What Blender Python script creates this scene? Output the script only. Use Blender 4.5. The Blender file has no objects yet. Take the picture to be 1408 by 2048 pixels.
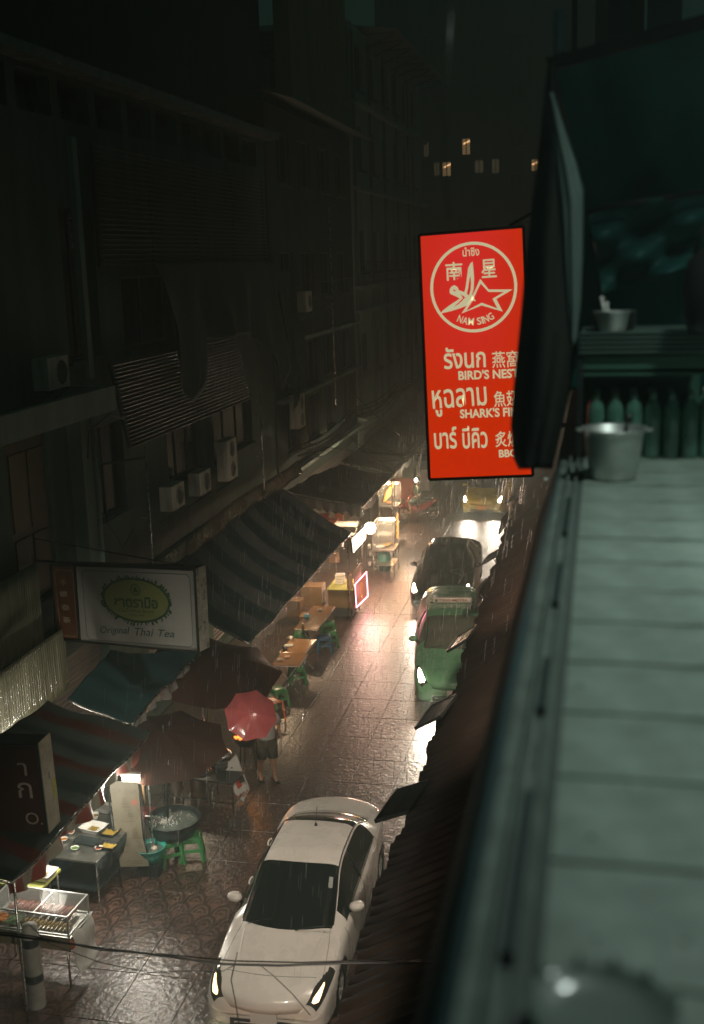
import bpy, bmesh, math, random
import numpy as np
from mathutils import Vector, Matrix
R = math.radians
random.seed(7)
rng = np.random.default_rng(7)
sc = bpy.context.scene
col = sc.collection
PI = math.pi

# ------------------------------------------------------------------ camera
F, CX, CY, CAMZ = 2300.0, 704.0, 1024.0, 10.1      # focal length in pixels of the 1408x2048 photograph
vy = Vector(((1205 - CX) / F, -(505 - CY) / F, -1.0)).normalized()
_a = 0.138
_b = -(1 + (1205 - CX) / F * _a) / ((CY - 505) / F)
up = -Vector((_a, _b, -1.0)).normalized()
# make the up vector exactly perpendicular to the street direction
up = (up - vy * up.dot(vy)).normalized()
xw = vy.cross(up)
Mw = Matrix((xw, vy, up))                           # camera axes -> world axes
cam = bpy.data.objects.new('camera', bpy.data.cameras.new('camera'))
col.objects.link(cam)
cam.matrix_world = Matrix.Translation((0, 0, CAMZ)) @ Mw.to_4x4()
cam.data.sensor_fit = 'VERTICAL'
cam.data.sensor_height = 36.0
cam.data.lens = F / 2048 * 36.0
cam.data.clip_end = 600
cam.data.clip_start = 0.05
cam.data.dof.use_dof = True
cam.data.dof.focus_distance = 22.0
cam.data.dof.aperture_fstop = 1.8
sc.camera = cam
CAM = Vector((0, 0, CAMZ))

def ray(px, py):
    return Mw @ Vector(((px - CX) / F, -(py - CY) / F, -1.0))
def oz(px, py, z):
    r = ray(px, py); return CAM + r * ((z - CAMZ) / r.z)
def ox(px, py, x):
    r = ray(px, py); return CAM + r * (x / r.x)
def oy(px, py, y):
    r = ray(px, py); return CAM + r * (y / r.y)

# ------------------------------------------------------------------ world, exposure
w = bpy.data.worlds.new('World'); sc.world = w; w.use_nodes = True
bg = w.node_tree.nodes['Background']
bg.inputs[0].default_value = (0.25, 0.70, 0.56, 1)
bg.inputs[1].default_value = 0.028
sc.view_settings.view_transform = 'Standard'
sc.view_settings.look = 'None'
sc.view_settings.exposure = 0.0
sc.view_settings.gamma = 1.0
sc.view_settings.use_curve_mapping = False
sc.render.engine = 'CYCLES'
sc.cycles.use_denoising = True
sc.cycles.max_bounces = 6
sc.cycles.volume_bounces = 0
sc.cycles.sample_clamp_indirect = 4.0
sc.cycles.sample_clamp_direct = 60.0
sc.cycles.caustics_reflective = False
sc.cycles.caustics_refractive = False

# ------------------------------------------------------------------ materials
MATS = {}
def mat(name, color, rough=0.6, metal=0.0, emit=0.0, ecol=None, var=0.0, vscale=3.0, bump=0.0, bscale=30.0,
        streak=False, alpha=1.0, coat=0.0, trans=0.0, col2=None, spec=0.5, thin=0.0):
    if name in MATS: return MATS[name]
    m = bpy.data.materials.new(name); m.use_nodes = True
    nt = m.node_tree; b = nt.nodes['Principled BSDF']
    c = tuple(color) + (1,)
    b.inputs['Base Color'].default_value = c
    b.inputs['Roughness'].default_value = rough
    b.inputs['Metallic'].default_value = metal
    b.inputs['Specular IOR Level'].default_value = spec
    b.inputs['Alpha'].default_value = alpha
    b.inputs['Coat Weight'].default_value = coat
    b.inputs['Coat Roughness'].default_value = 0.06
    b.inputs['Transmission Weight'].default_value = trans
    if emit:
        b.inputs['Emission Color'].default_value = tuple(ecol or color) + (1,)
        b.inputs['Emission Strength'].default_value = emit
    if var or bump:
        tc = nt.nodes.new('ShaderNodeTexCoord'); mp = nt.nodes.new('ShaderNodeMapping')
        nt.links.new(tc.outputs['Object'], mp.inputs[0])
        if streak: mp.inputs['Scale'].default_value = (1, 1, 0.12)
    if var:
        n = nt.nodes.new('ShaderNodeTexNoise'); n.inputs['Scale'].default_value = vscale
        n.inputs['Detail'].default_value = 8; n.inputs['Roughness'].default_value = 0.65
        nt.links.new(mp.outputs[0], n.inputs['Vector'])
        cr = nt.nodes.new('ShaderNodeValToRGB')
        cr.color_ramp.elements[0].position = 0.32; cr.color_ramp.elements[1].position = 0.68
        lo = col2 or tuple(x * (1 - var) for x in color)
        cr.color_ramp.elements[0].color = tuple(lo) + (1,)
        cr.color_ramp.elements[1].color = tuple(min(1, x * (1 + var * 0.4)) for x in color) + (1,)
        nt.links.new(n.outputs['Fac'], cr.inputs[0]); nt.links.new(cr.outputs[0], b.inputs['Base Color'])
        mr = nt.nodes.new('ShaderNodeMapRange')
        mr.inputs['To Min'].default_value = max(0.03, rough - 0.15); mr.inputs['To Max'].default_value = min(1, rough + 0.15)
        nt.links.new(n.outputs['Fac'], mr.inputs['Value']); nt.links.new(mr.outputs[0], b.inputs['Roughness'])
    if bump:
        n2 = nt.nodes.new('ShaderNodeTexNoise'); n2.inputs['Scale'].default_value = bscale
        n2.inputs['Detail'].default_value = 5
        nt.links.new(mp.outputs[0], n2.inputs['Vector'])
        bp = nt.nodes.new('ShaderNodeBump'); bp.inputs['Strength'].default_value = bump; bp.inputs['Distance'].default_value = 0.02
        nt.links.new(n2.outputs['Fac'], bp.inputs['Height']); nt.links.new(bp.outputs[0], b.inputs['Normal']); nt.links.new(bp.outputs[0], b.inputs['Coat Normal'])
    MATS[name] = m
    return m

def drops(m, scale=120.0, strength=0.5):
    """raised water beads: voronoi bumps on a wet surface"""
    nt = m.node_tree; b = nt.nodes['Principled BSDF']
    tc = nt.nodes.new('ShaderNodeTexCoord')
    v = nt.nodes.new('ShaderNodeTexVoronoi'); v.inputs['Scale'].default_value = scale
    nt.links.new(tc.outputs['Object'], v.inputs['Vector'])
    mr = nt.nodes.new('ShaderNodeMapRange'); mr.inputs['From Min'].default_value = 0.0; mr.inputs['From Max'].default_value = 0.35
    mr.inputs['To Min'].default_value = 1.0; mr.inputs['To Max'].default_value = 0.0
    nt.links.new(v.outputs['Distance'], mr.inputs['Value'])
    bp = nt.nodes.new('ShaderNodeBump'); bp.inputs['Strength'].default_value = strength; bp.inputs['Distance'].default_value = 0.004
    nt.links.new(mr.outputs[0], bp.inputs['Height'])
    old = b.inputs['Normal'].links
    if old: nt.links.new(old[0].from_socket, bp.inputs['Normal'])
    nt.links.new(bp.outputs[0], b.inputs['Normal']); nt.links.new(bp.outputs[0], b.inputs['Coat Normal'])
    return m

conc = mat('old_concrete', (.09, .145, .12), .75, var=.55, vscale=1.6, bump=.3, bscale=9, streak=True)
conc_pale = mat('pale_render', (.30, .42, .36), .7, var=.45, vscale=1.3, bump=.25, bscale=9, streak=True)
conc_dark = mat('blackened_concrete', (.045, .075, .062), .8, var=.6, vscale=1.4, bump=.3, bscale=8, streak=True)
ochre = mat('ochre_render', (.34, .30, .15), .75, var=.5, vscale=1.3, streak=True, bump=.2)
glass_dark = mat('dark_window_glass', (.012, .016, .015), .12, var=.2, vscale=2)
frame_m = mat('window_frame_paint', (.10, .11, .10), .45)
metal_dark = mat('dark_painted_metal', (.03, .035, .033), .35, metal=.3, bump=.1)
steel = mat('stainless_steel', (.55, .55, .52), .28, metal=1.0, var=.15, vscale=8)
alu = mat('brushed_aluminium', (.62, .64, .61), .42, metal=.7, var=.2, vscale=14)
rubber = mat('black_rubber', (.012, .012, .012), .55)
chrome = mat('chrome', (.75, .75, .75), .10, metal=1.0)
black_plastic = mat('black_plastic', (.014, .015, .015), .3)
white_plastic = mat('white_plastic', (.70, .70, .66), .35, var=.08)
ac_m = mat('aged_white_casing', (.72, .71, .62), .5, var=.35, vscale=5, streak=True)
wire_m = mat('cable_sheath', (.010, .011, .011), .35)
rust = mat('rusty_iron', (.09, .05, .03), .55, var=.5, vscale=9)

# ------------------------------------------------------------------ mesh kit
class MB:
    def __init__(s): s.v = []; s.f = []; s.mi = []; s.sm = []
    def add(s, vs, fs, mi=0, smooth=False):
        o = len(s.v); s.v += [tuple(p) for p in vs]
        s.f += [tuple(i + o for i in f) for f in fs]; s.mi += [mi] * len(fs); s.sm += [smooth] * len(fs)
        return s
    def box(s, c, d, rz=0.0, mi=0, mtx=None):
        x, y, z = (k / 2 for k in d)
        vs = [Vector((sx * x, sy * y, sz * z)) for sz in (-1, 1) for sy in (-1, 1) for sx in (-1, 1)]
        m = (mtx or Matrix.Rotation(rz, 3, 'Z'))
        vs = [m @ p + Vector(c) for p in vs]
        return s.add(vs, [(0, 2, 3, 1), (4, 5, 7, 6), (0, 1, 5, 4), (2, 6, 7, 3), (0, 4, 6, 2), (1, 3, 7, 5)], mi)
    def box2(s, a, b, mi=0):
        return s.box([(p + q) / 2 for p, q in zip(a, b)], [abs(q - p) for p, q in zip(a, b)], mi=mi)
    def bar(s, a, b, w_, h_=None, mi=0):
        a = Vector(a); b = Vector(b); d = b - a; L = d.length
        q = d.to_track_quat('X', 'Z').to_matrix()
        return s.box((a + b) / 2, (L, w_, h_ or w_), mtx=q, mi=mi)
    def tube(s, pts, r, n=8, mi=0, caps=True, close=False):
        pts = [Vector(p) for p in pts]; N = len(pts); rings = []
        rr = r if hasattr(r, '__len__') else [r] * N
        ref = None
        for i, p in enumerate(pts):
            if close: t = pts[(i + 1) % N] - pts[i - 1]
            else: t = pts[min(i + 1, N - 1)] - pts[max(i - 1, 0)]
            t.normalize()
            if ref is None: ref = t.orthogonal().normalized()
            ref = (ref - t * ref.dot(t));
            if ref.length < 1e-6: ref = t.orthogonal()
            ref.normalize(); bn = t.cross(ref)
            rings.append([p + (ref * math.cos(2 * PI * k / n) + bn * math.sin(2 * PI * k / n)) * rr[i] for k in range(n)])
        vs = [q for rg in rings for q in rg]; fs = []
        for i in range(N if close else N - 1):
            j = (i + 1) % N
            for k in range(n): fs.append((i * n + k, i * n + (k + 1) % n, j * n + (k + 1) % n, j * n + k))
        if caps and not close: fs += [tuple(range(n - 1, -1, -1)), tuple((N - 1) * n + k for k in range(n))]
        return s.add(vs, fs, mi, True)
    def lathe(s, prof, c=(0, 0, 0), n=24, mi=0, axis='Z', sx=1, sy=1):
        vs = []; fs = []; c = Vector(c)
        for (r, z) in prof:
            for k in range(n):
                a = 2 * PI * k / n; p = Vector((r * math.cos(a) * sx, r * math.sin(a) * sy, z))
                if axis == 'X': p = Vector((p.z, p.x, p.y))
                if axis == 'Y': p = Vector((p.x, p.z, p.y))
                vs.append(c + p)
        for i in range(len(prof) - 1):
            for k in range(n): fs.append((i * n + k, i * n + (k + 1) % n, (i + 1) * n + (k + 1) % n, (i + 1) * n + k))
        return s.add(vs, fs, mi, True)
    def grid(s, fn, nu, nv, mi=0, smooth=True):
        vs = [fn(i / nu, j / nv) for i in range(nu + 1) for j in range(nv + 1)]
        fs = [(i * (nv + 1) + j, (i + 1) * (nv + 1) + j, (i + 1) * (nv + 1) + j + 1, i * (nv + 1) + j + 1) for i in range(nu) for j in range(nv)]
        return s.add(vs, fs, mi, smooth)
    def prism(s, poly, y0, y1, mi=0):
        """poly in XZ, extruded along Y"""
        n = len(poly)
        vs = [(p[0], y0, p[1]) for p in poly] + [(p[0], y1, p[1]) for p in poly]
        fs = [tuple(range(n)), tuple(range(2 * n - 1, n - 1, -1))] + [(i, i + n, (i + 1) % n + n, (i + 1) % n) for i in range(n)]
        return s.add(vs, fs, mi)
    def build(s, name, m, parent=None, thick=0.0, label=None, bevel=0.0):
        me = bpy.data.meshes.new(name); me.from_pydata([tuple(p) for p in s.v], [], s.f)
        for k in (m if isinstance(m, (list, tuple)) else [m]): me.materials.append(k)
        me.polygons.foreach_set('material_index', s.mi); me.polygons.foreach_set('use_smooth', s.sm)
        me.update()
        o = bpy.data.objects.new(name, me); col.objects.link(o)
        if parent: o.parent = parent
        if thick:
            md = o.modifiers.new('thick', 'SOLIDIFY'); md.thickness = thick; md.offset = 0
        if bevel:
            md = o.modifiers.new('bevel', 'BEVEL'); md.width = bevel; md.segments = 2; md.limit_method = 'ANGLE'
        if label: o['label'] = label
        return o
def tag(o, label=None, cat=None, group=None, kind=None):
    if label: o['label'] = label
    if cat: o['category'] = cat
    if group: o['group'] = group
    if kind: o['kind'] = kind
    return o
def thing(name, label, cat, loc=(0, 0, 0), rz=0.0, group=None):
    o = bpy.data.objects.new(name, None); col.objects.link(o)
    o.empty_display_size = .1
    o.location = loc; o.rotation_euler = (0, 0, rz)
    return tag(o, label, cat, group)
def kids(o): return [c for c in bpy.data.objects if c.parent == o]
def dup(o, loc=None, rz=None, label=None, parent=None):
    c = o.copy(); col.objects.link(c)
    if parent: c.parent = parent
    if loc is not None: c.location = loc
    if rz is not None: c.rotation_euler = (0, 0, rz)
    if label: c['label'] = label
    for k in kids(o): dup(k, parent=c)
    return c
def share(o, n_loc, parent=None):
    """alike pieces sharing one mesh"""
    for l in n_loc:
        c = bpy.data.objects.new(o.name.split('.')[0], o.data); col.objects.link(c)
        c.parent = parent or o.parent; c.location = l
def struct(o): o['kind'] = 'structure'; return o
def lamp(kind, loc, energy, color, size=.1, parent=None, rot=None, spot=None, blend=.5):
    l = bpy.data.lights.new('lamp_light', kind); l.energy = energy; l.color = color
    if kind in ('POINT', 'SPOT'): l.shadow_soft_size = size
    if kind == 'AREA': l.shape = 'RECTANGLE'; l.size = size[0]; l.size_y = size[1]
    if spot: l.spot_size = spot; l.spot_blend = blend
    o = bpy.data.objects.new('lamp_light', l); col.objects.link(o)
    o.location = loc
    if rot: o.rotation_euler = rot
    if parent: o.parent = parent
    return o
def aim(o, target):
    o.rotation_euler = (Vector(target) - Vector(o.location)).to_track_quat('-Z', 'Y').to_euler()
def text_mesh(s, bold=0.0, shear=0.0):
    cu = bpy.data.curves.new('t', 'FONT'); cu.body = s; cu.offset = bold; cu.shear = shear; cu.resolution_u = 4
    o = bpy.data.objects.new('t', cu); col.objects.link(o)
    bpy.context.view_layer.update()
    me = bpy.data.meshes.new_from_object(o.evaluated_get(bpy.context.evaluated_depsgraph_get()))
    bpy.data.objects.remove(o); bpy.data.curves.remove(cu)
    n = len(me.vertices); a = np.empty(n * 3); me.vertices.foreach_get('co', a); a = a.reshape(-1, 3)
    f = [tuple(p.vertices) for p in me.polygons]
    bpy.data.meshes.remove(me)
    return a[:, :2], f
def text_on(mb, s, p0, p1, h, bold=0.02, y=-.003, shear=0.0, mi=0, vertical=False):
    """write s on a panel that lies in local XZ (facing -Y), from p0 to p1 along its bottom, h tall"""
    a, f = text_mesh(s, bold, shear)
    mn = a.min(0); mx = a.max(0); a = (a - mn) / (mx - mn)
    p0 = Vector((p0[0], p0[1])); p1 = Vector((p1[0], p1[1])); d = (p1 - p0); L = d.length; d.normalize(); nn = Vector((-d.y, d.x))
    vs = [(p0.x + d.x * q[0] * L + nn.x * q[1] * h, y, p0.y + d.y * q[0] * L + nn.y * q[1] * h) for q in a]
    mb.add(vs, f, mi)
def flat_poly(mb, pts, y=-.003, holes=(), mi=0):
    """filled outline with holes in local XZ"""
    from mathutils.geometry import tessellate_polygon
    loops = [[Vector((p[0], p[1], 0)) for p in pts]] + [[Vector((p[0], p[1], 0)) for p in h] for h in holes]
    tris = tessellate_polygon(loops); flat = [p for l in loops for p in l]
    fs = []
    for t in tris:
        a_, b_, c_ = (flat[i] for i in t)
        cr = (b_ - a_).cross(c_ - a_).z
        fs.append(t if cr > 0 else (t[0], t[2], t[1]))
    mb.add([(p.x, y, p.y) for p in flat], fs, mi)
def ringpts(cx, cz, rx, rz, n=48, rot=0.0):
    return [(cx + rx * math.cos(2 * PI * k / n) * math.cos(rot) - rz * math.sin(2 * PI * k / n) * math.sin(rot),
             cz + rx * math.cos(2 * PI * k / n) * math.sin(rot) + rz * math.sin(2 * PI * k / n) * math.cos(rot)) for k in range(n)]
def hexcol(r, g, b_):
    f_ = lambda c: (c / 255 / 12.92) if c / 255 < .04045 else ((c / 255 + .055) / 1.055) ** 2.4
    return (f_(r), f_(g), f_(b_))

# ------------------------------------------------------------------ lamp colours
WHITE = (1.0, .90, .76); WARM = (1.0, .66, .38); COOL = (.80, 1.0, .90)
# ================================================================== THE SETTING
# wet stamped paving: one base sheet and slabs with fan shaped stamping
def paving_mat():
    m = bpy.data.materials.new('wet_stamped_paving'); m.use_nodes = True
    nt = m.node_tree; b = nt.nodes['Principled BSDF']; L = nt.links.new; N = nt.nodes.new
    def math_(op, a, c=None, d=None):
        n = N('ShaderNodeMath'); n.operation = op
        for i, q in enumerate((a, c, d)):
            if q is None: continue
            if isinstance(q, (int, float)): n.inputs[i].default_value = q
            else: L(q, n.inputs[i])
        return n.outputs[0]
    geo = N('ShaderNodeNewGeometry'); sep = N('ShaderNodeSeparateXYZ'); L(geo.outputs['Position'], sep.inputs[0])
    nz = N('ShaderNodeTexNoise'); nz.inputs['Scale'].default_value = 1.1; nz.inputs['Detail'].default_value = 4
    L(geo.outputs['Position'], nz.inputs['Vector'])
    c = .36
    x = math_('DIVIDE', sep.outputs[0], c); y = math_('DIVIDE', sep.outputs[1], c * .85)
    def fan(dx, dy):
        u = math_('SUBTRACT', math_('FRACT', math_('ADD', x, dx)), .5)
        v = math_('MULTIPLY', math_('FRACT', math_('ADD', math_('MULTIPLY', y, .5), dy)), 1.0)
        d = math_('SQRT', math_('ADD', math_('MULTIPLY', u, u), math_('MULTIPLY', v, v)))
        r1 = math_('LESS_THAN', math_('ABSOLUTE', math_('SUBTRACT', d, .44)), .06)
        r2 = math_('LESS_THAN', math_('ABSOLUTE', math_('SUBTRACT', d, .25)), .05)
        r3 = math_('LESS_THAN', math_('ABSOLUTE', math_('SUBTRACT', d, .08)), .04)
        return math_('MAXIMUM', r1, math_('MAXIMUM', r2, r3)), math_('LESS_THAN', d, .5)
    a1, in1 = fan(0, 0); a2, in2 = fan(.5, .5)
    arcs = math_('MAXIMUM', math_('MULTIPLY', a1, in1), math_('MULTIPLY', a2, math_('SUBTRACT', 1.0, in1)))
    fine = N('ShaderNodeTexNoise'); fine.inputs['Scale'].default_value = 9; fine.inputs['Detail'].default_value = 6
    L(geo.outputs['Position'], fine.inputs['Vector'])
    rip = N('ShaderNodeTexNoise'); rip.inputs['Scale'].default_value = 60; rip.inputs['Detail'].default_value = 2
    L(geo.outputs['Position'], rip.inputs['Vector'])
    # splash rings of falling rain
    vor = N('ShaderNodeTexVoronoi'); vor.inputs['Scale'].default_value = 7.0; L(geo.outputs['Position'], vor.inputs['Vector'])
    ring = math_('LESS_THAN', math_('ABSOLUTE', math_('SUBTRACT', vor.outputs['Distance'], .13)), .035)
    h = math_('ADD', math_('MULTIPLY', arcs, -1.5), math_('MULTIPLY', fine.outputs['Fac'], .66))
    h = math_('ADD', h, math_('MULTIPLY', rip.outputs['Fac'], .04))
    h = math_('ADD', h, math_('MULTIPLY', ring, .18))
    bp = N('ShaderNodeBump'); bp.inputs['Strength'].default_value = .9; bp.inputs['Distance'].default_value = .030
    L(h, bp.inputs['Height']); L(bp.outputs[0], b.inputs['Normal']); L(bp.outputs[0], b.inputs['Coat Normal'])
    cr = N('ShaderNodeValToRGB'); cr.color_ramp.elements[0].position = .2; cr.color_ramp.elements[1].position = .9
    cr.color_ramp.elements[0].color = (.050, .028, .021, 1); cr.color_ramp.elements[1].color = (.155, .085, .062, 1)
    oi = N('ShaderNodeObjectInfo')
    tone = math_('ADD', nz.outputs['Fac'], math_('MULTIPLY', math_('SUBTRACT', oi.outputs['Random'], .5), .22))
    L(tone, cr.inputs[0])
    mx = N('ShaderNodeMixRGB'); mx.blend_type = 'MULTIPLY'; mx.inputs[0].default_value = 1.0
    L(cr.outputs[0], mx.inputs[1]); L(math_('SUBTRACT', 1.0, math_('MULTIPLY', arcs, .7)), mx.inputs[2])
    L(mx.outputs[0], b.inputs['Base Color'])
    mr = N('ShaderNodeMapRange'); mr.inputs['From Min'].default_value = .2; mr.inputs['From Max'].default_value = .8
    mr.inputs['To Min'].default_value = .24; mr.inputs['To Max'].default_value = .46
    L(nz.outputs['Fac'], mr.inputs['Value']); L(mr.outputs[0], b.inputs['Roughness'])
    b.inputs['Coat Weight'].default_value = 1.0; b.inputs['Coat Roughness'].default_value = .34; b.inputs['Coat Weight'].default_value = .8; b.inputs['Specular IOR Level'].default_value = .8
    return m
pave = paving_mat()
wet_dark = mat('wet_joint_mortar', (.03, .026, .022), .3)
m = MB(); m.box2((-40, -12, -.30), (40, 125, -.012))
ground = struct(m.build('ground', wet_dark))
m = MB()                                            # road bed under the slabs
m.grid(lambda u, v: (-9.75 + u * 9.2, 5 + v * 100, -.008), 1, 1)
road = struct(m.build('road', pave))
SW, SL = .88, 1.1
m = MB()
bw = .006
hx, hy = SW / 2 - .002, SL / 2 - .002
m.add([(-hx, -hy, -.005), (hx, -hy, -.005), (hx, hy, -.005), (-hx, hy, -.005),
       (-hx + bw, -hy + bw, .004), (hx - bw, -hy + bw, .004), (hx - bw, hy - bw, .004), (-hx + bw, hy - bw, .004)],
      [(4, 5, 6, 7), (0, 1, 5, 4), (1, 2, 6, 5), (2, 3, 7, 6), (3, 0, 4, 7)])
xs = [-1.62 - SW * i for i in range(7)]
slab = None
for j in range(42):
    for i, x in enumerate(xs):
        yy = 12.3 + SL * j
        if slab is None:
            slab = m.build('paving_slab', pave, road); slab.location = (x, yy, 0)
        else:
            c = bpy.data.objects.new('paving_slab', slab.data); col.objects.link(c); c.parent = road
            c.location = (x, yy, random.uniform(-.0015, .0015)); c.rotation_euler = (random.uniform(-.002, .002), random.uniform(-.002, .002), 0)
m2 = MB()                                           # slabs too far, too near or under the stalls
def slabs_block(cols, y0, n):
    for j in range(n):
        for x in cols:
            yy = y0 + SL * j
            m2.add([(v[0] + x, v[1] + yy, v[2]) for v in m.v[:8]], m.f[:5])
slabs_block([-1.62 + SW, -1.62 + 2 * SW] + xs, 12.3 + SL * 42, 42)
slabs_block([-1.62 + SW, -1.62 + 2 * SW], 4.6, 49)
slabs_block(xs, 4.6, 7)
slabs_block([xs[-1] - SW, xs[-1] - 2 * SW], 4.6, 91)
far_slabs = m2.build('paving_slabs', pave, road); far_slabs['kind'] = 'stuff'

# ------------------------------------------------------------------ left row of shophouses
def wall_with_openings(mb, x, y0, y1, z0, z1, ops, t=.25, mi=0):
    ys = sorted({y0, y1, *[o[0] for o in ops], *[o[1] for o in ops]}); zs = sorted({z0, z1, *[o[2] for o in ops], *[o[3] for o in ops]})
    for a_, b_ in zip(ys, ys[1:]):
        for c_, d_ in zip(zs, zs[1:]):
            my, mz = (a_ + b_) / 2, (c_ + d_) / 2
            if any(o[0] < my < o[1] and o[2] < mz < o[3] for o in ops): continue
            if a_ < y0 or b_ > y1: continue
            mb.box2((x - t, a_, c_), (x, b_, d_), mi)
def window(parent, x, y0, y1, z0, z1, bars=1, inset=.14, pane_mat=None, fm=None):
    fm = fm or frame_m; f_ = MB(); t = .05; xi = x - inset
    f_.box2((xi - .03, y0, z0), (xi + .03, y1, z0 + t)); f_.box2((xi - .03, y0, z1 - t), (xi + .03, y1, z1))
    f_.box2((xi - .03, y0, z0 + t), (xi + .03, y0 + t, z1 - t)); f_.box2((xi - .03, y1 - t, z0 + t), (xi + .03, y1, z1 - t))
    for k in range(bars):
        yy = y0 + (y1 - y0) * (k + 1) / (bars + 1); f_.box2((xi - .025, yy - t / 2, z0 + t), (xi + .028, yy + t / 2, z1 - t))
    fr = f_.build('window', fm, parent)
    p = MB(); p.box2((xi - .012, y0 + t, z0 + t), (xi - .004, y1 - t, z1 - t)); p.build('pane', pane_mat or glass_dark, fr)
    s = MB(); s.box2((x + .002, y0 - .06, z0 - .10), (x + .09, y1 + .06, z0 - .03)); s.build('sill', conc, fr)
    return fr
XF = -9.8
# building A, nearest: louvred fronts
A = thing('shophouse', 'nearest dark shophouse with two louvred screens and open bays under its wet parapet', 'building', (0, 0, 0), group='shophouses on the left side')
opsA = [(20.25, 21.7, 8.4, 11.2), (22.9, 25.7, 8.4, 9.9), (26.6, 29.5, 8.4, 9.9), (20.8, 22.4, 5.1, 7.0), (24.9, 27.3, 5.1, 6.5), (28.2, 31.6, 5.1, 6.5), (17.5, 19.0, 4.3, 7.3)]
bays = [(15.75 + 1.62 * k, 17.05 + 1.62 * k, 12.8, 13.5) for k in range(11)]
opsA += bays
m = MB(); wall_with_openings(m, XF, 12, 34, 0, 13.6, opsA + [(23.0, 26.4, .2, 2.9), (27.3, 33.2, .2, 2.9), (13, 21, .2, 2.9)])
m.box2((XF - 5, 12, 0), (XF - .26, 12.25, 20)); m.box2((XF - 5, 12.26, 12.3), (XF - .26, 34, 12.6)); m.box2((XF - 5, 12.26, 7.6), (XF - .26, 34, 7.8)); m.box2((XF - 5, 12.26, 3.4), (XF - .26, 34, 3.6))
m.box2((XF - 5.2, 12, 0), (XF - 5, 34, 20))
m.build('wall', conc, A)
m = MB(); m.box2((XF - .3, 12, 13.602), (XF + .45, 34.2, 13.78)); m.build('parapet', drops(mat('wet_parapet', (.18, .19, .18), .22, var=.4, bump=.6, bscale=8), 9, .9), A)
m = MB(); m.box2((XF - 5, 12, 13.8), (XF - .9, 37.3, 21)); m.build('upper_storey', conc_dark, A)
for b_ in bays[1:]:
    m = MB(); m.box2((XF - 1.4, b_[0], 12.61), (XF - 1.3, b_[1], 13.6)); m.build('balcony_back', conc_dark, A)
for o in opsA[3:7]: window(A, XF, *o, bars=2 if o[1] - o[0] > 2 else 1)
for o in opsA[0:3]: window(A, XF, *o, bars=1, inset=.2)
# door leaf with panels, far left
m = MB(); m.box2((XF - .10, 17.55, 4.35), (XF - .05, 18.95, 7.2)); dr = m.build('door', mat('brown_door_paint', (.12, .085, .045), .5, var=.4, vscale=4), A)
for z0_, z1_ in ((4.5, 5.5), (5.65, 7.0)):
    for y0_ in (17.65, 18.3):
        m = MB(); m.box2((XF - .048, y0_, z0_), (XF - .025, y0_ + .55, z1_)); m.build('panel', MATS['brown_door_paint'], dr)
# columns on facade
m = MB(); m.box2((XF, 19.85, 3.6), (XF + .28, 20.3, 7.5)); m.box2((XF, 20.8, 8.0), (XF + .12, 21.0, 12.5)); m.build('pilaster', conc_pale, A)
m = MB(); m.box2((XF, 12, 7.5), (XF + .95, 20.05, 7.65)); m.box2((XF + .80, 12, 7.652), (XF + .95, 20.05, 7.95)); m.box2((XF, 19.9, 7.652), (XF + .798, 20.05, 7.95)); m.build('balcony_ledge', conc_pale, A)
m = MB(); m.box2((XF, 12, 3.42), (XF + .12, 34, 3.6)); m.build('floor_band', conc, A)
# gutter fascia clad in wet sheet
fasc = drops(mat('wet_plastic_fascia', (.17, .15, .10), .2, var=.5, vscale=4, bump=1.0, bscale=5, coat=.6), 25, .8)
fm_ = MB(); fm_.grid(lambda u, v: (XF + .52 + .10 * math.sin(u * 40) * v * .3 + v * .12, 22.2 + u * 12.4, 4.02 - .42 * v - .05 * math.sin(u * 9)), 60, 4)
g_ = fm_.build('gutter_fascia', fasc, A, thick=.01)
# louvred screens, every slat its own piece
slat_m = mat('louvre_slat_metal', (.085, .11, .10), .4, metal=.3, var=.3)
def louvre(label, x, y0, y1, z0, z1, n, lean=0.0):
    t = thing('louvre_screen', label, 'louvre screen', (x, y0, z0), group='louvre screens on the nearest shophouse')
    L_ = y1 - y0; H_ = z1 - z0
    s_ = MB(); q = Matrix.Rotation(R(28), 3, 'Y'); s_.box((0, L_ / 2, 0), (.075, L_, .012), mtx=q)
    base = None
    for k in range(n):
        z_ = H_ * (k + .5) / n; x_ = lean * (1 - (k + .5) / n)
        if base is None: base = s_.build('slat', slat_m, t); base.location = (x_, 0, z_)
        else: share(base, [(x_, 0, z_)])
    for k in range(5):
        yy = L_ * k / 4; f_ = MB(); f_.bar((lean - .06, yy, 0), (-.06, yy, H_), .05); f_.build('upright', metal_dark, t)
    return t
louvre('upper louvred screen of thin metal slats below the row of dark bays', XF + .35, 21.25, 32.7, 10.12, 12.42, 24)
louvre('lower louvred screen of wet slats above the windows with air conditioners', XF + .35, 21.35, 29.4, 6.55, 8.25, 22, .30)
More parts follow.
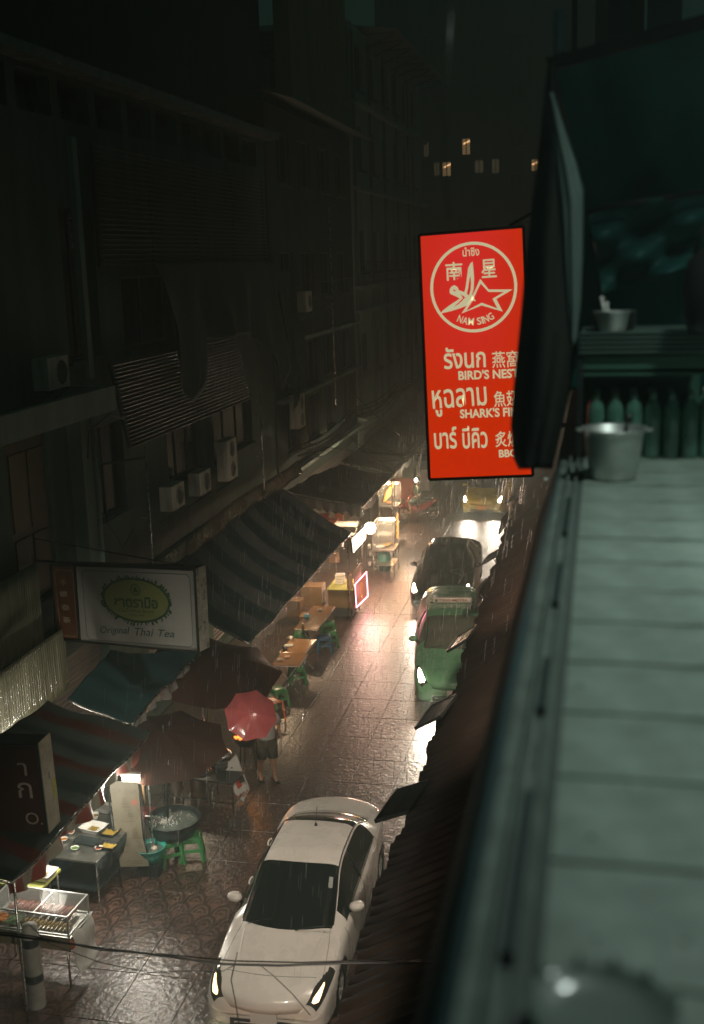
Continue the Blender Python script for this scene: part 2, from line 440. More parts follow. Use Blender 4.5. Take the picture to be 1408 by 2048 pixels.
# building B
B = thing('shophouse', 'middle shophouse with a pale projecting eave, above the street canopies', 'building', group='shophouses on the left side')
opsB = [(35.2 + 2.7 * k, 36.8 + 2.7 * k, z, z + 1.5) for z in (4.1, 5.95, 8.9, 12.5) for k in range(4)]
m = MB(); wall_with_openings(m, XF + .05, 34.02, 46, 0, 14.7, opsB + [(34.6, 45.4, .2, 2.9)])
m.box2((XF - 5, 34.02, 0), (XF - 4.8, 46, 14.7)); m.build('wall', conc_dark, B)
for o in opsB: window(B, XF + .05, *o)
eave_m = mat('eave_sheet', (.26, .28, .26), .5, var=.4, vscale=4)
m = MB(); m.grid(lambda u, v: (XF - .3 + 1.25 * v, 34.3 + u * 12.1, 15.15 - .40 * v - .1 * u + .02 * math.cos(u * 12.1 * 2 * PI / .2)), 420, 1); m.build('eave', eave_m, B, thick=.02)
m = MB(); m.box2((XF - .5, 37.5, 15.2), (XF + .02, 46, 24)); m.build('upper_storey', ochre, B)
for z_ in (7.58, 5.8, 3.4):
    m = MB(); m.box2((XF + .052, 34.1, z_), (XF + .30, 45.9, z_ + .12)); m.build('floor_band', conc_pale, B)
for o in opsB[::3]:
    m = MB()
    for k in range(7):
        yy = o[0] + (o[1] - o[0]) * k / 6; m.tube([(XF + .25, yy, o[2] - .05), (XF + .25, yy, o[3] + .05)], .012, 5)
    for zz in (o[2], (o[2] + o[3]) / 2, o[3]): m.tube([(XF + .25, o[0], zz), (XF + .25, o[1], zz)], .012, 5)
    m.build('window_grille', rust, B)
# building C, taller
Cc = thing('apartment_block', 'tall pale apartment block at the far end of the left row', 'building', group='shophouses on the left side')
opsC = [(47.2 + 2.8 * k, 48.7 + 2.8 * k, z, z + 1.7) for z in (5.4, 9.6, 13.7, 16.8) for k in range(6)]
m = MB(); wall_with_openings(m, XF + .1, 46.02, 64.5, 0, 19.1, opsC + [(47, 63.5, .2, 2.9)])
m.box2((XF - 5, 64.25, 0), (XF - .16, 64.5, 19.1)); m.box2((XF - 5, 46.02, 18.9), (XF - .16, 64.2, 19.1)); m.box2((XF - 5, 46.02, 0), (XF - 4.8, 64.2, 18.9))
m.build('wall', conc_pale, Cc)
for i, o in enumerate(opsC): window(Cc, XF + .1, *o, bars=2)
for z_ in (16.1, 12.8, 8.93, 7.95, 3.6):
    m = MB(); m.box2((XF + .102, 46.1, z_), (XF + .42, 64.6, z_ + .14)); m.build('floor_band', conc_pale, Cc)
m = MB(); m.grid(lambda u, v: (XF - .4 + 1.9 * v, 49 + u * 16, 19.45 - .25 * v), 2, 1); m.build('roof_edge', eave_m, Cc, thick=.05)
for k in range(8):
    yy = 49.5 + 2 * k; m = MB(); m.bar((XF + .1, yy, 18.6), (XF + 1.35, yy, 19.1), .05); m.bar((XF + .1, yy, 19.13), (XF + 1.35, yy, 19.16), .05); m.build('roof_bracket', metal_dark, Cc)
for k in range(5):
    m = MB(); yy = 46.4 + 3.3 * k; m.tube([(XF + .16, yy, 3.7), (XF + .16, yy, 18.8)], .05, 6); m.build('drain_pipe', conc, Cc)
# railing balconies on C
m = MB()
for z_ in (9.2, 9.6, 10.0): m.tube([(XF + .40, 47, z_), (XF + .40, 63.8, z_)], .02, 5)
for k in range(36): m.tube([(XF + .40, 47 + k * .45, 9.08), (XF + .40, 47 + k * .45, 10.0)], .012, 4)
m.build('balcony_railing', rust, Cc)
# a shop front wall on the ground floor: shutters behind the stalls
shutter_m = mat('roller_shutter', (.22, .21, .19), .45, metal=.4, var=.3)
for y0_, y1_ in ((13, 21), (23.0, 26.4), (27.3, 33.2), (34.6, 45.4), (47, 63.5)):
    par = A if y0_ < 34 else (B if y0_ < 46 else Cc)
    m = MB(); n_ = 26
    m.grid(lambda u, v: (XF - .2 + .015 * math.cos(v * n_ * 2 * PI), y0_ + (y1_ - y0_) * u, .2 + 2.7 * v), 1, n_ * 4)
    m.build('roller_shutter', shutter_m, par)
# row D beyond the gap and the buildings closing the street
D = thing('shophouse', 'low building beyond the pale block at the end of the row', 'building', group='shophouses on the left side')
opsD = [(66.0 + 3 * k, 67.5 + 3 * k, z, z + 1.5) for z in (5, 8.5) for k in range(4)]
m = MB(); wall_with_openings(m, XF + .3, 65, 79, 0, 12.6, opsD); m.box2((XF - 5, 65, 12.6), (XF + .5, 79, 12.85)); m.box2((XF - 5, 78.7, 0), (XF, 79, 12.6)); m.box2((XF - 5, 65, 0), (XF, 65.2, 12.6)); m.build('wall', conc, D)
for o in opsD: window(D, XF + .3, *o)
lit = mat('lit_window_pane', (.5, .33, .15), .5, emit=.24, ecol=(1.0, .62, .30))
lit2 = mat('dimly_lit_pane', (.3, .22, .14), .5, emit=.06, ecol=(1.0, .75, .45))
litb = mat('bright_room_lamp', (1, .6, .3), .5, emit=2.2, ecol=(1.0, .6, .28))
def end_block(label, x0, x1, y, z1, wins, mt):
    t = thing('distant_building', label, 'building', (0, y, 0), group='buildings closing the far end of the street')
    ops = []
    for (px, py, w_, h_, k_) in wins:
        p = oy(px, py, y); ops.append((p.x - w_ / 2, p.x + w_ / 2, p.z - h_ / 2, p.z + h_ / 2, k_))
    dark = []
    n_x = int((x1 - x0) / 3.2)
    for i in range(n_x):
        for zz in (4.5, 8, 11.5, 15, 18.5, 22, 25.5, 29):
            xx = x0 + 1.6 + 3.2 * i
            if zz + 1.5 < z1 and not any(o[0] - .9 < xx < o[1] + .9 and o[2] - 1 < zz + .7 < o[3] + 1 for o in ops): dark.append((xx - .6, xx + .6, zz, zz + 1.5, 0))
    allo = ops + dark
    xs_ = sorted({x0, x1, *[o[0] for o in allo], *[o[1] for o in allo]}); zs_ = sorted({0, z1, *[o[2] for o in allo], *[o[3] for o in allo]})
    m = MB()
    for a_, b_ in zip(xs_, xs_[1:]):
        for c_, d_ in zip(zs_, zs_[1:]):
            mx_, mz_ = (a_ + b_) / 2, (c_ + d_) / 2
            if any(o[0] < mx_ < o[1] and o[2] < mz_ < o[3] for o in allo): continue
            m.box2((a_, 0, c_), (b_, .3, d_))
    m.box2((x0, .5, 0), (x1, 8, z1 - .02)); m.build('wall', mt, t)
    for o in allo:
        f_ = MB(); tt = .07
        f_.box2((o[0], .1, o[2]), (o[1], .18, o[2] + tt)); f_.box2((o[0], .1, o[3] - tt), (o[1], .18, o[3]))
        f_.box2((o[0], .1, o[2] + tt), (o[0] + tt, .18, o[3] - tt)); f_.box2((o[1] - tt, .1, o[2] + tt), (o[1], .18, o[3] - tt))
        cx_ = (o[0] + o[1]) / 2; f_.box2((cx_ - .03, .1, o[2] + tt), (cx_ + .03, .17, o[3] - tt))
        fr = f_.build('window', frame_m, t)
        p_ = MB(); p_.box2((o[0] + tt, .19, o[2] + tt), (o[1] - tt, .2, o[3] - tt)); p_.build('pane', [glass_dark, lit, lit2][o[4]], fr)
        if o[4] == 1:
            q_ = MB(); q_.box((cx_ + .1, .15, o[3] - .32), (.7, .05, .10), mtx=Matrix.Rotation(R(-22), 3, 'Y')); q_.build('room_lamp', litb, fr)
    return t
end_block('hazy block across the end of the street with several lit windows', -18, 1.5, 96, 34,
          [(932, 293, .75, 1.35, 1), (893, 338, .8, 1.2, 1), (873, 338, .55, 1.1, 2), (958, 333, .8, 1.1, 2), (991, 332, .7, 1.2, 2), (1070, 330, .7, 1.0, 1), (852, 298, .5, 1.3, 2)], conc_dark)
end_block('low dark house with a flat roof standing before the hazy block', -9, -4.2, 86, 9.2, [], conc)
end_block('second low house with pale front before the hazy block', -4.1, 2.2, 88, 10.6, [], conc_pale)

# ------------------------------------------------------------------ right side: facade, corrugated canopy
XR = -.22
Rt = thing('shophouse', 'dark shophouse row on the right behind the corrugated canopy', 'building', group='shophouses on the right side')
m = MB(); m.box2((XR, 5.2, 3.2), (XR + .3, 95, 9.0)); m.box2((XR + .1, 14, 9.0), (XR + .4, 95, 14)); m.box2((XR - .5, 5.2, 0), (XR + .1, 95, .12)); m.box2((XR, 5.2, .12), (XR + .3, 95, 3.18)); m.build('wall', conc_dark, Rt)
can_m = mat('dark_corrugated_canopy', (.026, .017, .012), .7, var=.4, vscale=2.2, bump=.2, bscale=30, spec=.2)
cn = thing('corrugated_canopy', 'long dark brown corrugated canopy running down the right side over the shop fronts', 'canopy', (0, 0, 0))
pitch = .18
def can(u, v, y0, y1, n):
    y_ = y0 + (y1 - y0) * u; edge = -2.03 + .03 * math.sin(y_ * 1.7) + .025 * math.sin(y_ * 7.3)
    return (edge + (XR - .02 - edge) * v, y_, 4.0 + 1.0 * v + .022 * math.cos(y_ * 2 * PI / pitch))
k0 = 0; ya = 4.6
while ya < 70:
    yb = ya + 3.6; m = MB(); m.grid(lambda u, v: can(u, v, ya, yb, 0), 160, 3)
    s_ = m.build('roof_sheet', can_m, cn, thick=.012); s_.location = (random.uniform(-.035, .035), 0, .005 * (k0 % 2)); ya = yb - .06; k0 += 1
m = MB()
for k in range(16): m.bar((-2.0, 6 + 4 * k, 3.9), (XR - .02, 6 + 4 * k, 4.86), .05)
m.bar((-1.92, 4.6, 3.92), (-1.92, 69, 3.92), .06); m.build('canopy_rafters', metal_dark, cn)
# solar panels on brackets along the canopy edge
sol_m = mat('dark_solar_glass', (.012, .02, .022), .18, var=.3, vscale=9)
def solar(label, px, py, ang, tilt, size=(.62, .42)):
    p = oz(px, py, 4.15)
    t = thing('solar_panel', label, 'solar panel', p, ang, group='solar panels along the canopy edge')
    mm = Matrix.Rotation(tilt, 3, 'Y')
    m = MB(); m.box((0, 0, 0), (size[1], size[0], .03), mtx=mm); m.build('panel_face', sol_m, t)
    m = MB()
    for s_ in (-1, 1):
        m.box(mm @ Vector((s_ * size[1] / 2, 0, .004)), (.02, size[0] + .02, .042), mtx=mm); m.box(mm @ Vector((0, s_ * size[0] / 2, .004)), (size[1], .02, .042), mtx=mm)
    m.box(mm @ Vector((0, 0, .017)), (.008, size[0] - .02, .004), mtx=mm); m.build('panel_frame', alu if False else metal_dark, t)
    m = MB(); m.tube([(0, 0, -.03), (.08, .02, -.16), (.30, .05, -.18)], .014, 6); m.build('bracket', metal_dark, t)
    m = MB(); m.tube([(.05, .12, -.05), (.12, .1, -.17), (.3, .07, -.18)], .012, 6); m.build('bracket', metal_dark, t)
solar('black solar panel beside the white car\'s tail, nearest along the canopy', 806, 1602, R(-8), R(-24), (.78, .42))
solar('black solar panel just past the green taxi\'s bumper', 873, 1423, R(-8), R(-30), (.8, .40))
solar('black solar panel over the green taxi\'s windscreen with wet glints', 925, 1277, R(-6), R(-34), (.75, .38))
solar('thin solar panel seen on edge beside the green taxi\'s roof', 961, 1186, R(-6), R(-76), (.7, .36))
solar('black solar panel beside the dark car', 985, 1112, R(-6), R(-32), (.72, .36))
solar('thin solar panel seen on edge past the dark car', 1008, 1045, R(-6), R(-76), (.75, .36))
solar('farthest black solar panel, beside the yellow taxi', 1029, 995, R(-6), R(-30), (.7, .36))
# ================================================================== VEHICLES
KEYS = np.array([
 # y     zc    zr    xr    zb    xb    w     zs   bow
 [0.00, .50, .49, .46, .46, .54, .60, .32, .10],
 [0.03, .62, .60, .56, .56, .66, .74, .24, .11],
 [0.10, .70, .68, .61, .64, .73, .80, .21, .12],
 [0.28, .78, .755, .64, .71, .78, .845, .20, .10],
 [0.60, .86, .825, .66, .77, .81, .87, .20, .05],
 [1.00, .93, .89, .67, .84, .82, .875, .20, .11],
 [1.25, .985, .93, .67, .885, .815, .875, .20, .20],
 [1.70, 1.21, 1.14, .635, .905, .815, .875, .20, .13],
 [2.15, 1.42, 1.355, .585, .92, .815, .875, .20, .06],
 [2.50, 1.465, 1.40, .57, .935, .82, .875, .20, .02],
 [3.15, 1.455, 1.385, .57, .96, .82, .875, .20, .00],
 [3.45, 1.40, 1.33, .58, .975, .82, .875, .20, -.05],
 [3.80, 1.24, 1.18, .61, .99, .815, .87, .20, -.09],
 [4.12, 1.10, 1.06, .65, 1.00, .81, .865, .21, -.12],
 [4.45, 1.085, 1.05, .67, 1.00, .77, .83, .22, -.14],
 [4.66, 1.06, 1.03, .63, .98, .71, .77, .24, -.18],
 [4.80, .95, .93, .58, .88, .66, .72, .26, -.18],
 [4.90, .62, .60, .54, .56, .60, .66, .30, -.14]])
MPV = KEYS.copy()
MPV[9:, 1] = [1.475, 1.48, 1.475, 1.465, 1.44, 1.40, 1.10, .92, .62]; MPV[9:, 2] = [1.41, 1.415, 1.41, 1.40, 1.375, 1.33, 1.04, .90, .60]
MPV[9:, 3] = [.60, .61, .61, .61, .60, .59, .64, .62, .58]; MPV[8, 3] = .60; MPV[7, 3] = .59; MPV[9:, 8] = [.02, .0, -.01, -.02, -.03, -.05, -.05, 0, 0]
MPV[9:, 4] = [.94, .95, .955, .96, .965, .97, .96, .86, .56]
CK = [KEYS]
def kinterp(s):
    k = CK[0]; y = k[:, 0]; i = int(np.clip(np.searchsorted(y, s, 'right') - 1, 0, len(y) - 2))
    h = y[i + 1] - y[i]; t = (s - y[i]) / h
    def slope(j):
        if j <= 0: return (k[1] - k[0]) / (y[1] - y[0])
        if j >= len(y) - 1: return (k[-1] - k[-2]) / (y[-1] - y[-2])
        a = (k[j] - k[j - 1]) / (y[j] - y[j - 1]); b = (k[j + 1] - k[j]) / (y[j + 1] - y[j])
        m_ = np.where(a * b > 0, 2 * a * b / (a + b + 1e-12), 0); return m_
    m0, m1 = slope(i), slope(i + 1)
    return ((2*t**3 - 3*t**2 + 1) * k[i] + (t**3 - 2*t**2 + t) * h * m0 + (-2*t**3 + 3*t**2) * k[i + 1] + (t**3 - t**2) * h * m1)
def car_point(s, j, side=1, kl=1.0, kw=1.0, kh=1.0, off=0.0):
    y, zc, zr, xr, zb, xb, w_, zs, bow = kinterp(s)
    sh = max(0.0, min(1.0, (zr - zb) / .25))
    P = [(0, zc), (.5 * xr, zc - .10 * (zc - zr)), (.82 * xr, zr + .62 * (zc - zr)), (xr, zr),
         (xr + (xb - xr) * .5 + .014 * sh, zr + (zb - zr) * .5 + (0 if sh > .2 else .012)), (xb, zb), (w_ - .012, zb - .09), (w_, zb * .5 + .16),
         (w_ - .008, .36), (w_ - .04, zs), (w_ - .22, zs - .03)]
    j = max(0, min(10, j)); i = min(9, int(j)); t = j - i
    def pt(q): q = max(0, min(10, q)); return np.array(P[q])
    p0, p1, p2, p3 = pt(i - 1) if i > 0 else np.array([-P[1][0], P[1][1]]), pt(i), pt(i + 1), pt(i + 2)
    # softened corners except at the rail and the belt
    m1 = (p2 - p0) * .5; m2 = (p3 - p1) * .5
    if i in (3, 5) and sh > .2: m1 = (p2 - p1)
    if i + 1 in (3, 5) and sh > .2: m2 = (p2 - p1)
    q = (2*t**3 - 3*t**2 + 1) * p1 + (t**3 - 2*t**2 + t) * m1 + (-2*t**3 + 3*t**2) * p2 + (t**3 - t**2) * m2
    x, z = q
    by = y - bow * (1 - min(1, (x / max(xr, .1))) ** 2) if x < xr else y
    v = Vector((x * side * kw, (by - 2.45) * kl, z * kh))
    if off:
        e = .01
        a = car_point(min(4.9, s + e), j, side, kl, kw, kh) - car_point(max(0, s - e), j, side, kl, kw, kh)
        b = car_point(s, min(10, j + e * 3), side, kl, kw, kh) - car_point(s, max(0, j - e * 3), side, kl, kw, kh)
        n = a.cross(b) * (-1 if side > 0 else 1)
        if n.length > 1e-9:
            n.normalize(); v = v + n * (off if n.z > -.3 or True else off)
    return v
def make_car(name, label, paint, loc, rz, kl=1.0, kw=1.0, kh=1.0, cat='car', lights='warm', glassm=None, plate=None, antenna='whip', taxi=None, wiper=True, grille='bar', keys=None):
    CK[0] = KEYS if keys is None else keys; mpv = keys is not None
    t = thing(name, label, cat, loc, rz, group='cars queueing along the wet street')
    S = sorted(set([round(x, 4) for x in np.arange(0, 4.9001, .05)] + [.015, .03, .07, 1.25, 1.52, 2.15, 3.28, 3.62, 4.06, 4.10, 2.52, 2.60, 3.42, 4.87, 4.9]))
    J = sorted(set([round(x, 4) for x in np.arange(0, 10.01, .25)] + [2.88, 3.14, 4.82, 2.94, 3.07]))
    glass = glassm or car_glass
    parts = {}
    for side in (1, -1):
        pts = [[car_point(s, j, side, kl, kw, kh) for j in J] for s in S]
        for a in range(len(S) - 1):
            for b in range(len(J) - 1):
                s = (S[a] + S[a + 1]) / 2; j = (J[b] + J[b + 1]) / 2
                v = [pts[a][b], pts[a][b + 1], pts[a + 1][b + 1], pts[a + 1][b]]
                if side < 0: v.reverse()
                c = sum(v, Vector()) / 4
                yl = c.y / kl + 2.45
                if j > 5.4 and any((yl - wc) ** 2 + (c.z / kh - .33) ** 2 < .365 ** 2 for wc in (.86, 3.98)): continue
                key = ('body', 0)
                if 1.25 < s < 2.15 and j < 2.88: key = ('windscreen', 0)
                elif (4.47 if mpv else 3.28) < s < (4.72 if mpv else 4.10) and j < 2.88: key = ('rear_window', 0)
                elif 1.52 < s < 2.52 and 3.14 < j < 4.82: key = ('side_window', side)
                elif 2.60 < s < (4.35 if mpv else 3.70) and 3.14 < j < 4.82: key = ('side_window', side * 2)
                elif s < .62 and 3.0 < j < 5.5 and (j - 3.0) > (s - .20) * 3.6 and s > .03: key = ('headlight', side)
                elif s > 4.50 and 3.4 < j < 6.2: key = ('tail_light', side)
                parts.setdefault(key, []).append(v)
        # close the nose and the tail
        for si, rev in ((0, side > 0), (len(S) - 1, side < 0)):
            ring = pts[si]
            for b in range(len(J) - 1):
                q = [ring[b], ring[b + 1], Vector((0, ring[b + 1].y, ring[b + 1].z)), Vector((0, ring[b].y, ring[b].z))]
                if rev: q.reverse()
                parts.setdefault(('body', 0), []).append(q)
    objs = {}
    for key, fl in parts.items():
        m = MB(); idx = {}; fs = []
        for v in fl:
            f = []
            for p in v:
                kx = (round(p.x, 4), round(p.y, 4), round(p.z, 4))
                if kx not in idx: idx[kx] = len(m.v); m.v.append(kx)
                if idx[kx] not in f: f.append(idx[kx])
            if len(f) > 2: fs.append(tuple(f))
        m.f = fs; m.mi = [0] * len(fs); m.sm = [True] * len(fs)
        mt = {'body': paint, 'windscreen': glass, 'rear_window': glass, 'side_window': glass, 'headlight': lens_m, 'tail_light': tail_m}[key[0]]
        objs[key] = m.build(key[0], mt, t)
    P = lambda s, j, sd=1, off=0.0: car_point(s, j, sd, kl, kw, kh, off)
    body = objs[('body', 0)]
    # seams, trims
    for sd in (1, -1):
        m = MB(); m.tube([P(s, 2.93, sd, .002) for s in np.arange(1.3, 4.1, .1)], .011, 5)       # roof ditch
        m.build('roof_trim', black_plastic, t)
    def line(pts, r_=.0035):
        m = MB(); m.tube(pts, r_, 4); m.build('shut_line', black_plastic, t)
    for sd in (1, -1):
        line([P(1.26 - .9 * u, 2.6 + 1.3 * u, sd, .0005) for u in np.linspace(0, 1, 14)])
        line([P(1.35, j, sd, .0005) for j in np.arange(4.9, 9.0, .3)])
        line([P(2.56, j, sd, .0005) for j in np.arange(4.9, 9.0, .3)])
        line([P(3.66 + .1 * max(0, 7 - j) * .3, j, sd, .0005) for j in np.arange(4.9, 7.5, .3)])
    line([P(.36, j, 1, .0005) for j in np.arange(2.9, -.01, -.3)] + [P(.36, j, -1, .0005) for j in np.arange(0, 2.91, .3)])
    line([P(4.14, j, 1, .0005) for j in np.arange(2.9, -.01, -.3)] + [P(4.14, j, -1, .0005) for j in np.arange(0, 2.91, .3)], .004)
    for sd in (1, -1):                                                               # raised bonnet creases
        m = MB(); m.tube([P(1.2 - .85 * u, 2.15 - .55 * u, sd, -.020) for u in np.linspace(0, 1, 12)], [.022] * 2 + [.026] * 8 + [.02] * 2, 10)
        m.build('bonnet_crease', paint, t)
    for sd in (1, -1):
        m = MB(); m.tube([P(2.55, j, sd, -.004) for j in np.arange(3.14, 4.9, .15)], .03, 6)
        m.tube([P(s, 4.88, sd, .002) for s in np.arange(1.5, 3.8, .1)], .009, 5)
        m.build('window_trim', black_plastic, t)
    for sd in (1, -1):
        for s_ in (2.35, 3.42):
            m = MB(); m.tube([P(s_ - .09, 5.55, sd, .012), P(s_ - .05, 5.55, sd, .03), P(s_ + .05, 5.55, sd, .03), P(s_ + .09, 5.55, sd, .012)], .014, 7); m.build('door_handle', paint, t)
        m = MB(); c = P(1.72, 4.95, sd, .055)
        m.lathe([(0.001, -.075), (.05, -.068), (.085, -.03), (.092, .02), (.08, .065), (.05, .085), (.001, .088)], (0, 0, 0), 16, axis='Y', sx=1.25, sy=.78)
        mo = m.build('mirror', paint, t); mo.location = c + Vector((sd * .06, 0, .06)); mo.rotation_euler = (0, R(-6) * sd, R(10) * sd)
        m = MB(); m.tube([P(1.72, 4.9, sd, -.01), c + Vector((sd * .04, .01, .05))], .026, 6); m.build('mirror_stalk', black_plastic, t)
        m = MB(); m.lathe([(.001, .0), (.062, .0), (.070, -.006)], (0, 0, 0), 16, axis='Y', sx=1.2, sy=.75); g = m.build('mirror_glass', chrome, mo); g.location = (0, .086, 0)
    # wheels
    tyre = MB(); tyre.lathe([(.20, -.10), (.29, -.105), (.318, -.08), (.325, 0), (.318, .08), (.29, .105), (.20, .10)], (0, 0, 0), 28, axis='X')
    rim = MB(); rim.lathe([(.205, .07), (.20, .085), (.185, .08), (.175, .05), (.18, -.02)], (0, 0, 0), 28, axis='X'); rim.lathe([(.001, .085), (.035, .08), (.045, .04)], (0, 0, 0), 14, axis='X')
    for k in range(5):
        a = 2 * PI * k / 5; d = Vector((0, math.cos(a), math.sin(a))); e = Vector((0, -math.sin(a), math.cos(a)))
        rim.bar(Vector((.066, 0, 0)) + d * .03, Vector((.062, 0, 0)) + d * .19, .035, .02)
    rim.lathe([(.001, 0.0), (.18, 0.0)], (0, 0, 0), 20, axis='X', mi=1)
    first = None
    for wy in (.86, 3.98):
        for sd in (1, -1):
            if first is None:
                first = tyre.build('wheel', rubber, t); r_ = rim.build('rim', [alu, metal_dark], first); wobj = first
            else:
                wobj = dup(first, parent=t)
            wobj.location = (sd * (.76 * kw), (wy - 2.45) * kl, .325); wobj.rotation_euler = (0, 0, 0 if sd > 0 else PI)
    m = MB()
    m.box((0, 0, .42 * kh), (1.30 * kw, 4.3 * kl, .30)); m.build('underbody', black_plastic, t)
    # face
    m = MB()
    if grille == 'bar':
        m.grid(lambda u, v: P(.035 + .0 * v, 3.4 + 1.3 * v, 1 if u > .5 else -1, .012) * 1.0 if False else Vector(((u - .5) * 1.02 * kw, (-2.47 + .10 * (2 * u - 1) ** 2) * kl, (.52 + .14 * v) * kh)), 12, 2)
    m.build('grille', black_plastic, t, thick=.02)
    for k in range(4):
        m = MB(); zz = (.535 + .035 * k) * kh
        m.tube([Vector(((u - .5) * 1.0 * kw, (-2.485 + .10 * (2 * u - 1) ** 2) * kl, zz)) for u in np.linspace(0, 1, 9)], .009, 5); m.build('grille_bar', chrome, t)
    m = MB(); m.box((0, -2.50 * kl, .40 * kh), (.36, .015, .15)); m.build('number_plate', plate or white_plastic, t)
    m = MB(); m.box((0, -2.455 * kl, .27 * kh), (.95 * kw, .03, .12)); m.build('lower_intake', black_plastic, t)
    if wiper:
        for x_ in (-.45, .12):
            m = MB(); a = P(1.22, 1.9 if x_ < 0 else .5, -1 if x_ < 0 else 1, .02); b_ = a + Vector((.50, .10, .06))
            m.tube([a, (a + b_) / 2 + Vector((0, 0, .02)), b_], .007, 5); m.build('wiper', black_plastic, t)
    if antenna == 'whip':
        m = MB(); a = P(3.12, 0, 1, .0); m.lathe([(.001, .05), (.018, .03), (.03, 0)], a, 10); m.tube([a + Vector((0, 0, .03)), a + Vector((0, .12, .26))], .005, 5); m.build('antenna', black_plastic, t)
    elif antenna == 'fin':
        m = MB(); a = P(3.14, 0, 1, 0); m.tube([a + Vector((0, -.08, 0)), a + Vector((0, 0, .035)), a + Vector((0, .05, .06))], [.02, .018, .008], 8); m.build('antenna', black_plastic, t)
    # lamps
    lc = {'warm': (1.0, .74, .46), 'white': (1.0, .86, .68), 'cool': (1.0, .92, .80)}[lights]
    for sd in (1, -1):
        m = MB(); c = P(.16, 4.1, sd, -.02)
        em = {'warm': beam_warm, 'white': beam_white, 'cool': beam_white}[lights]
        def lensf(u, v): 
            return P(.05 + (.27 if kl == 1.04 else .42) * v * (1 - .5 * abs(2 * u - 1) ** 2) + .03 * abs(2 * u - 1) ** 2, (3.75 if kl == 1.04 else 3.35) + (1.25 if kl == 1.04 else 2.0) * u * (1 - .25 * v) + .45 * v * (1 - u), sd, .008)
        m.grid(lensf, 14, 14); m.build('headlight_lamp', em, objs[('headlight', sd)])  # glowing patch larger than the lamp, its glare put into the shape
        c = P(.0, 4.6, sd) + Vector((-sd * .0, -.10, .05))
        lo = lamp('SPOT', c, 480 if lights != 'warm' else 700, lc, .06, t, (0, 0, 0), R(76), .9)
        lo.rotation_euler = Vector((0, -1, -.36)).to_track_quat('-Z', 'Y').to_euler()
    return t, P
car_glass = mat('tinted_car_glass', (.010, .014, .013), .06, coat=.5)
lens_m = mat('headlamp_cover', (.06, .06, .055), .10, metal=.4, coat=1)
tail_m = mat('red_tail_lens', (.45, .03, .015), .15, coat=1, emit=.15, ecol=(1, .06, .02))
beam_warm = mat('warm_headlamp_glow', (1, .8, .55), .3, emit=6, ecol=(1.0, .58, .24))
beam_white = mat('white_headlamp_glow', (1, .9, .75), .3, emit=50, ecol=(1.0, .82, .58))
def paint(name, c, **k): return drops(mat(name, c, k.get('rough', .28), coat=.8, metal=k.get('metal', 0), var=.05, vscale=2), 55, .22)
white_p = paint('white_car_paint', (.78, .74, .68)); green_p = paint('green_taxi_paint', (.15, .42, .23)); black_p = paint('black_car_paint', (.010, .011, .010), rough=.15)
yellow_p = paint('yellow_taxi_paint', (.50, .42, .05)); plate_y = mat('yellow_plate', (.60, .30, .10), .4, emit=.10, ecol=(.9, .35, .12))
Cw = (-4.24, 15.35, 0)
wc, PW = make_car('parked_car', 'white sedan with lit headlights and dark tinted windscreen in the foreground of the street', white_p, Cw, R(1.0), 1.04, 1.0, 1.0, lights='warm')
m = MB(); a = PW(1.95, 2.3, 1, .003); b = PW(1.95, 1.9, 1, .003); c = PW(1.80, 2.3, 1, .003); d = PW(1.80, 1.9, 1, .003)
m.add([a, b, d, c], [(0, 1, 2, 3)]); m.build('windscreen_sticker', mat('pale_paper', (.35, .37, .34), .6, var=.3, vscale=40), wc)
gc, PG = make_car('taxi', 'green taxi with a lettered sign bar on its roof and one headlight showing', green_p, (-3.50, 27.25, 0), R(8), 1.12, 1.07, 1.08, 'taxi', 'white', glassm=mat('clear_car_glass', (.13, .16, .12), .12, var=.4, vscale=3, coat=.4), antenna=None, keys=MPV)
sg = MB(); a = PG(2.85, 0, 1, .0); sg.box(a + Vector((0, 0, .075)), (.98, .12, .12)); sgo = sg.build('roof_sign', mat('taxi_sign_white', (.55, .52, .44), .4, emit=.05, ecol=(1, .85, .6)), gc, bevel=.02)
m = MB(); text_on(m, 'TAXI-METER', (-.34, a.z + .045), (.40, a.z + .045), .065, .02, y=a.y - .0625); m.build('lettering', mat('dark_red_print', (.20, .035, .02), .5), sgo)
m = MB(); m.box2((-.43, a.y - .066, a.z + .04), (-.36, a.y - .062, a.z + .11)); m.build('sign_emblem', mat('green_print', (.03, .14, .07), .5), sgo)
m = MB(); m.box((0, a.y, a.z + .01), (1.10, .06, .025)); m.build('roof_bar', metal_dark, gc)
for x_ in (-.36, .36):
    m = MB(); m.box((x_, -.35, .78), (.46, .45, .55)); m.box((x_, -.14, 1.12), (.24, .10, .22)); m.build('seat', mat('dark_seat_cloth', (.05, .05, .04), .8), gc, bevel=.05)
bc, PB = make_car('parked_car', 'black car queueing directly behind the green taxi', black_p, (-4.50, 34.15, 0), R(1.5), 1.02, 1.06, 1.04, 'car', 'white', antenna='fin')
yc, PY = make_car('taxi', 'yellow taxi with both headlights on and an orange number plate, below the red sign', yellow_p, (-4.45, 46.9, 0), R(-1), 1.0, .97, 1.0, 'taxi', 'white', plate=plate_y, antenna=None)

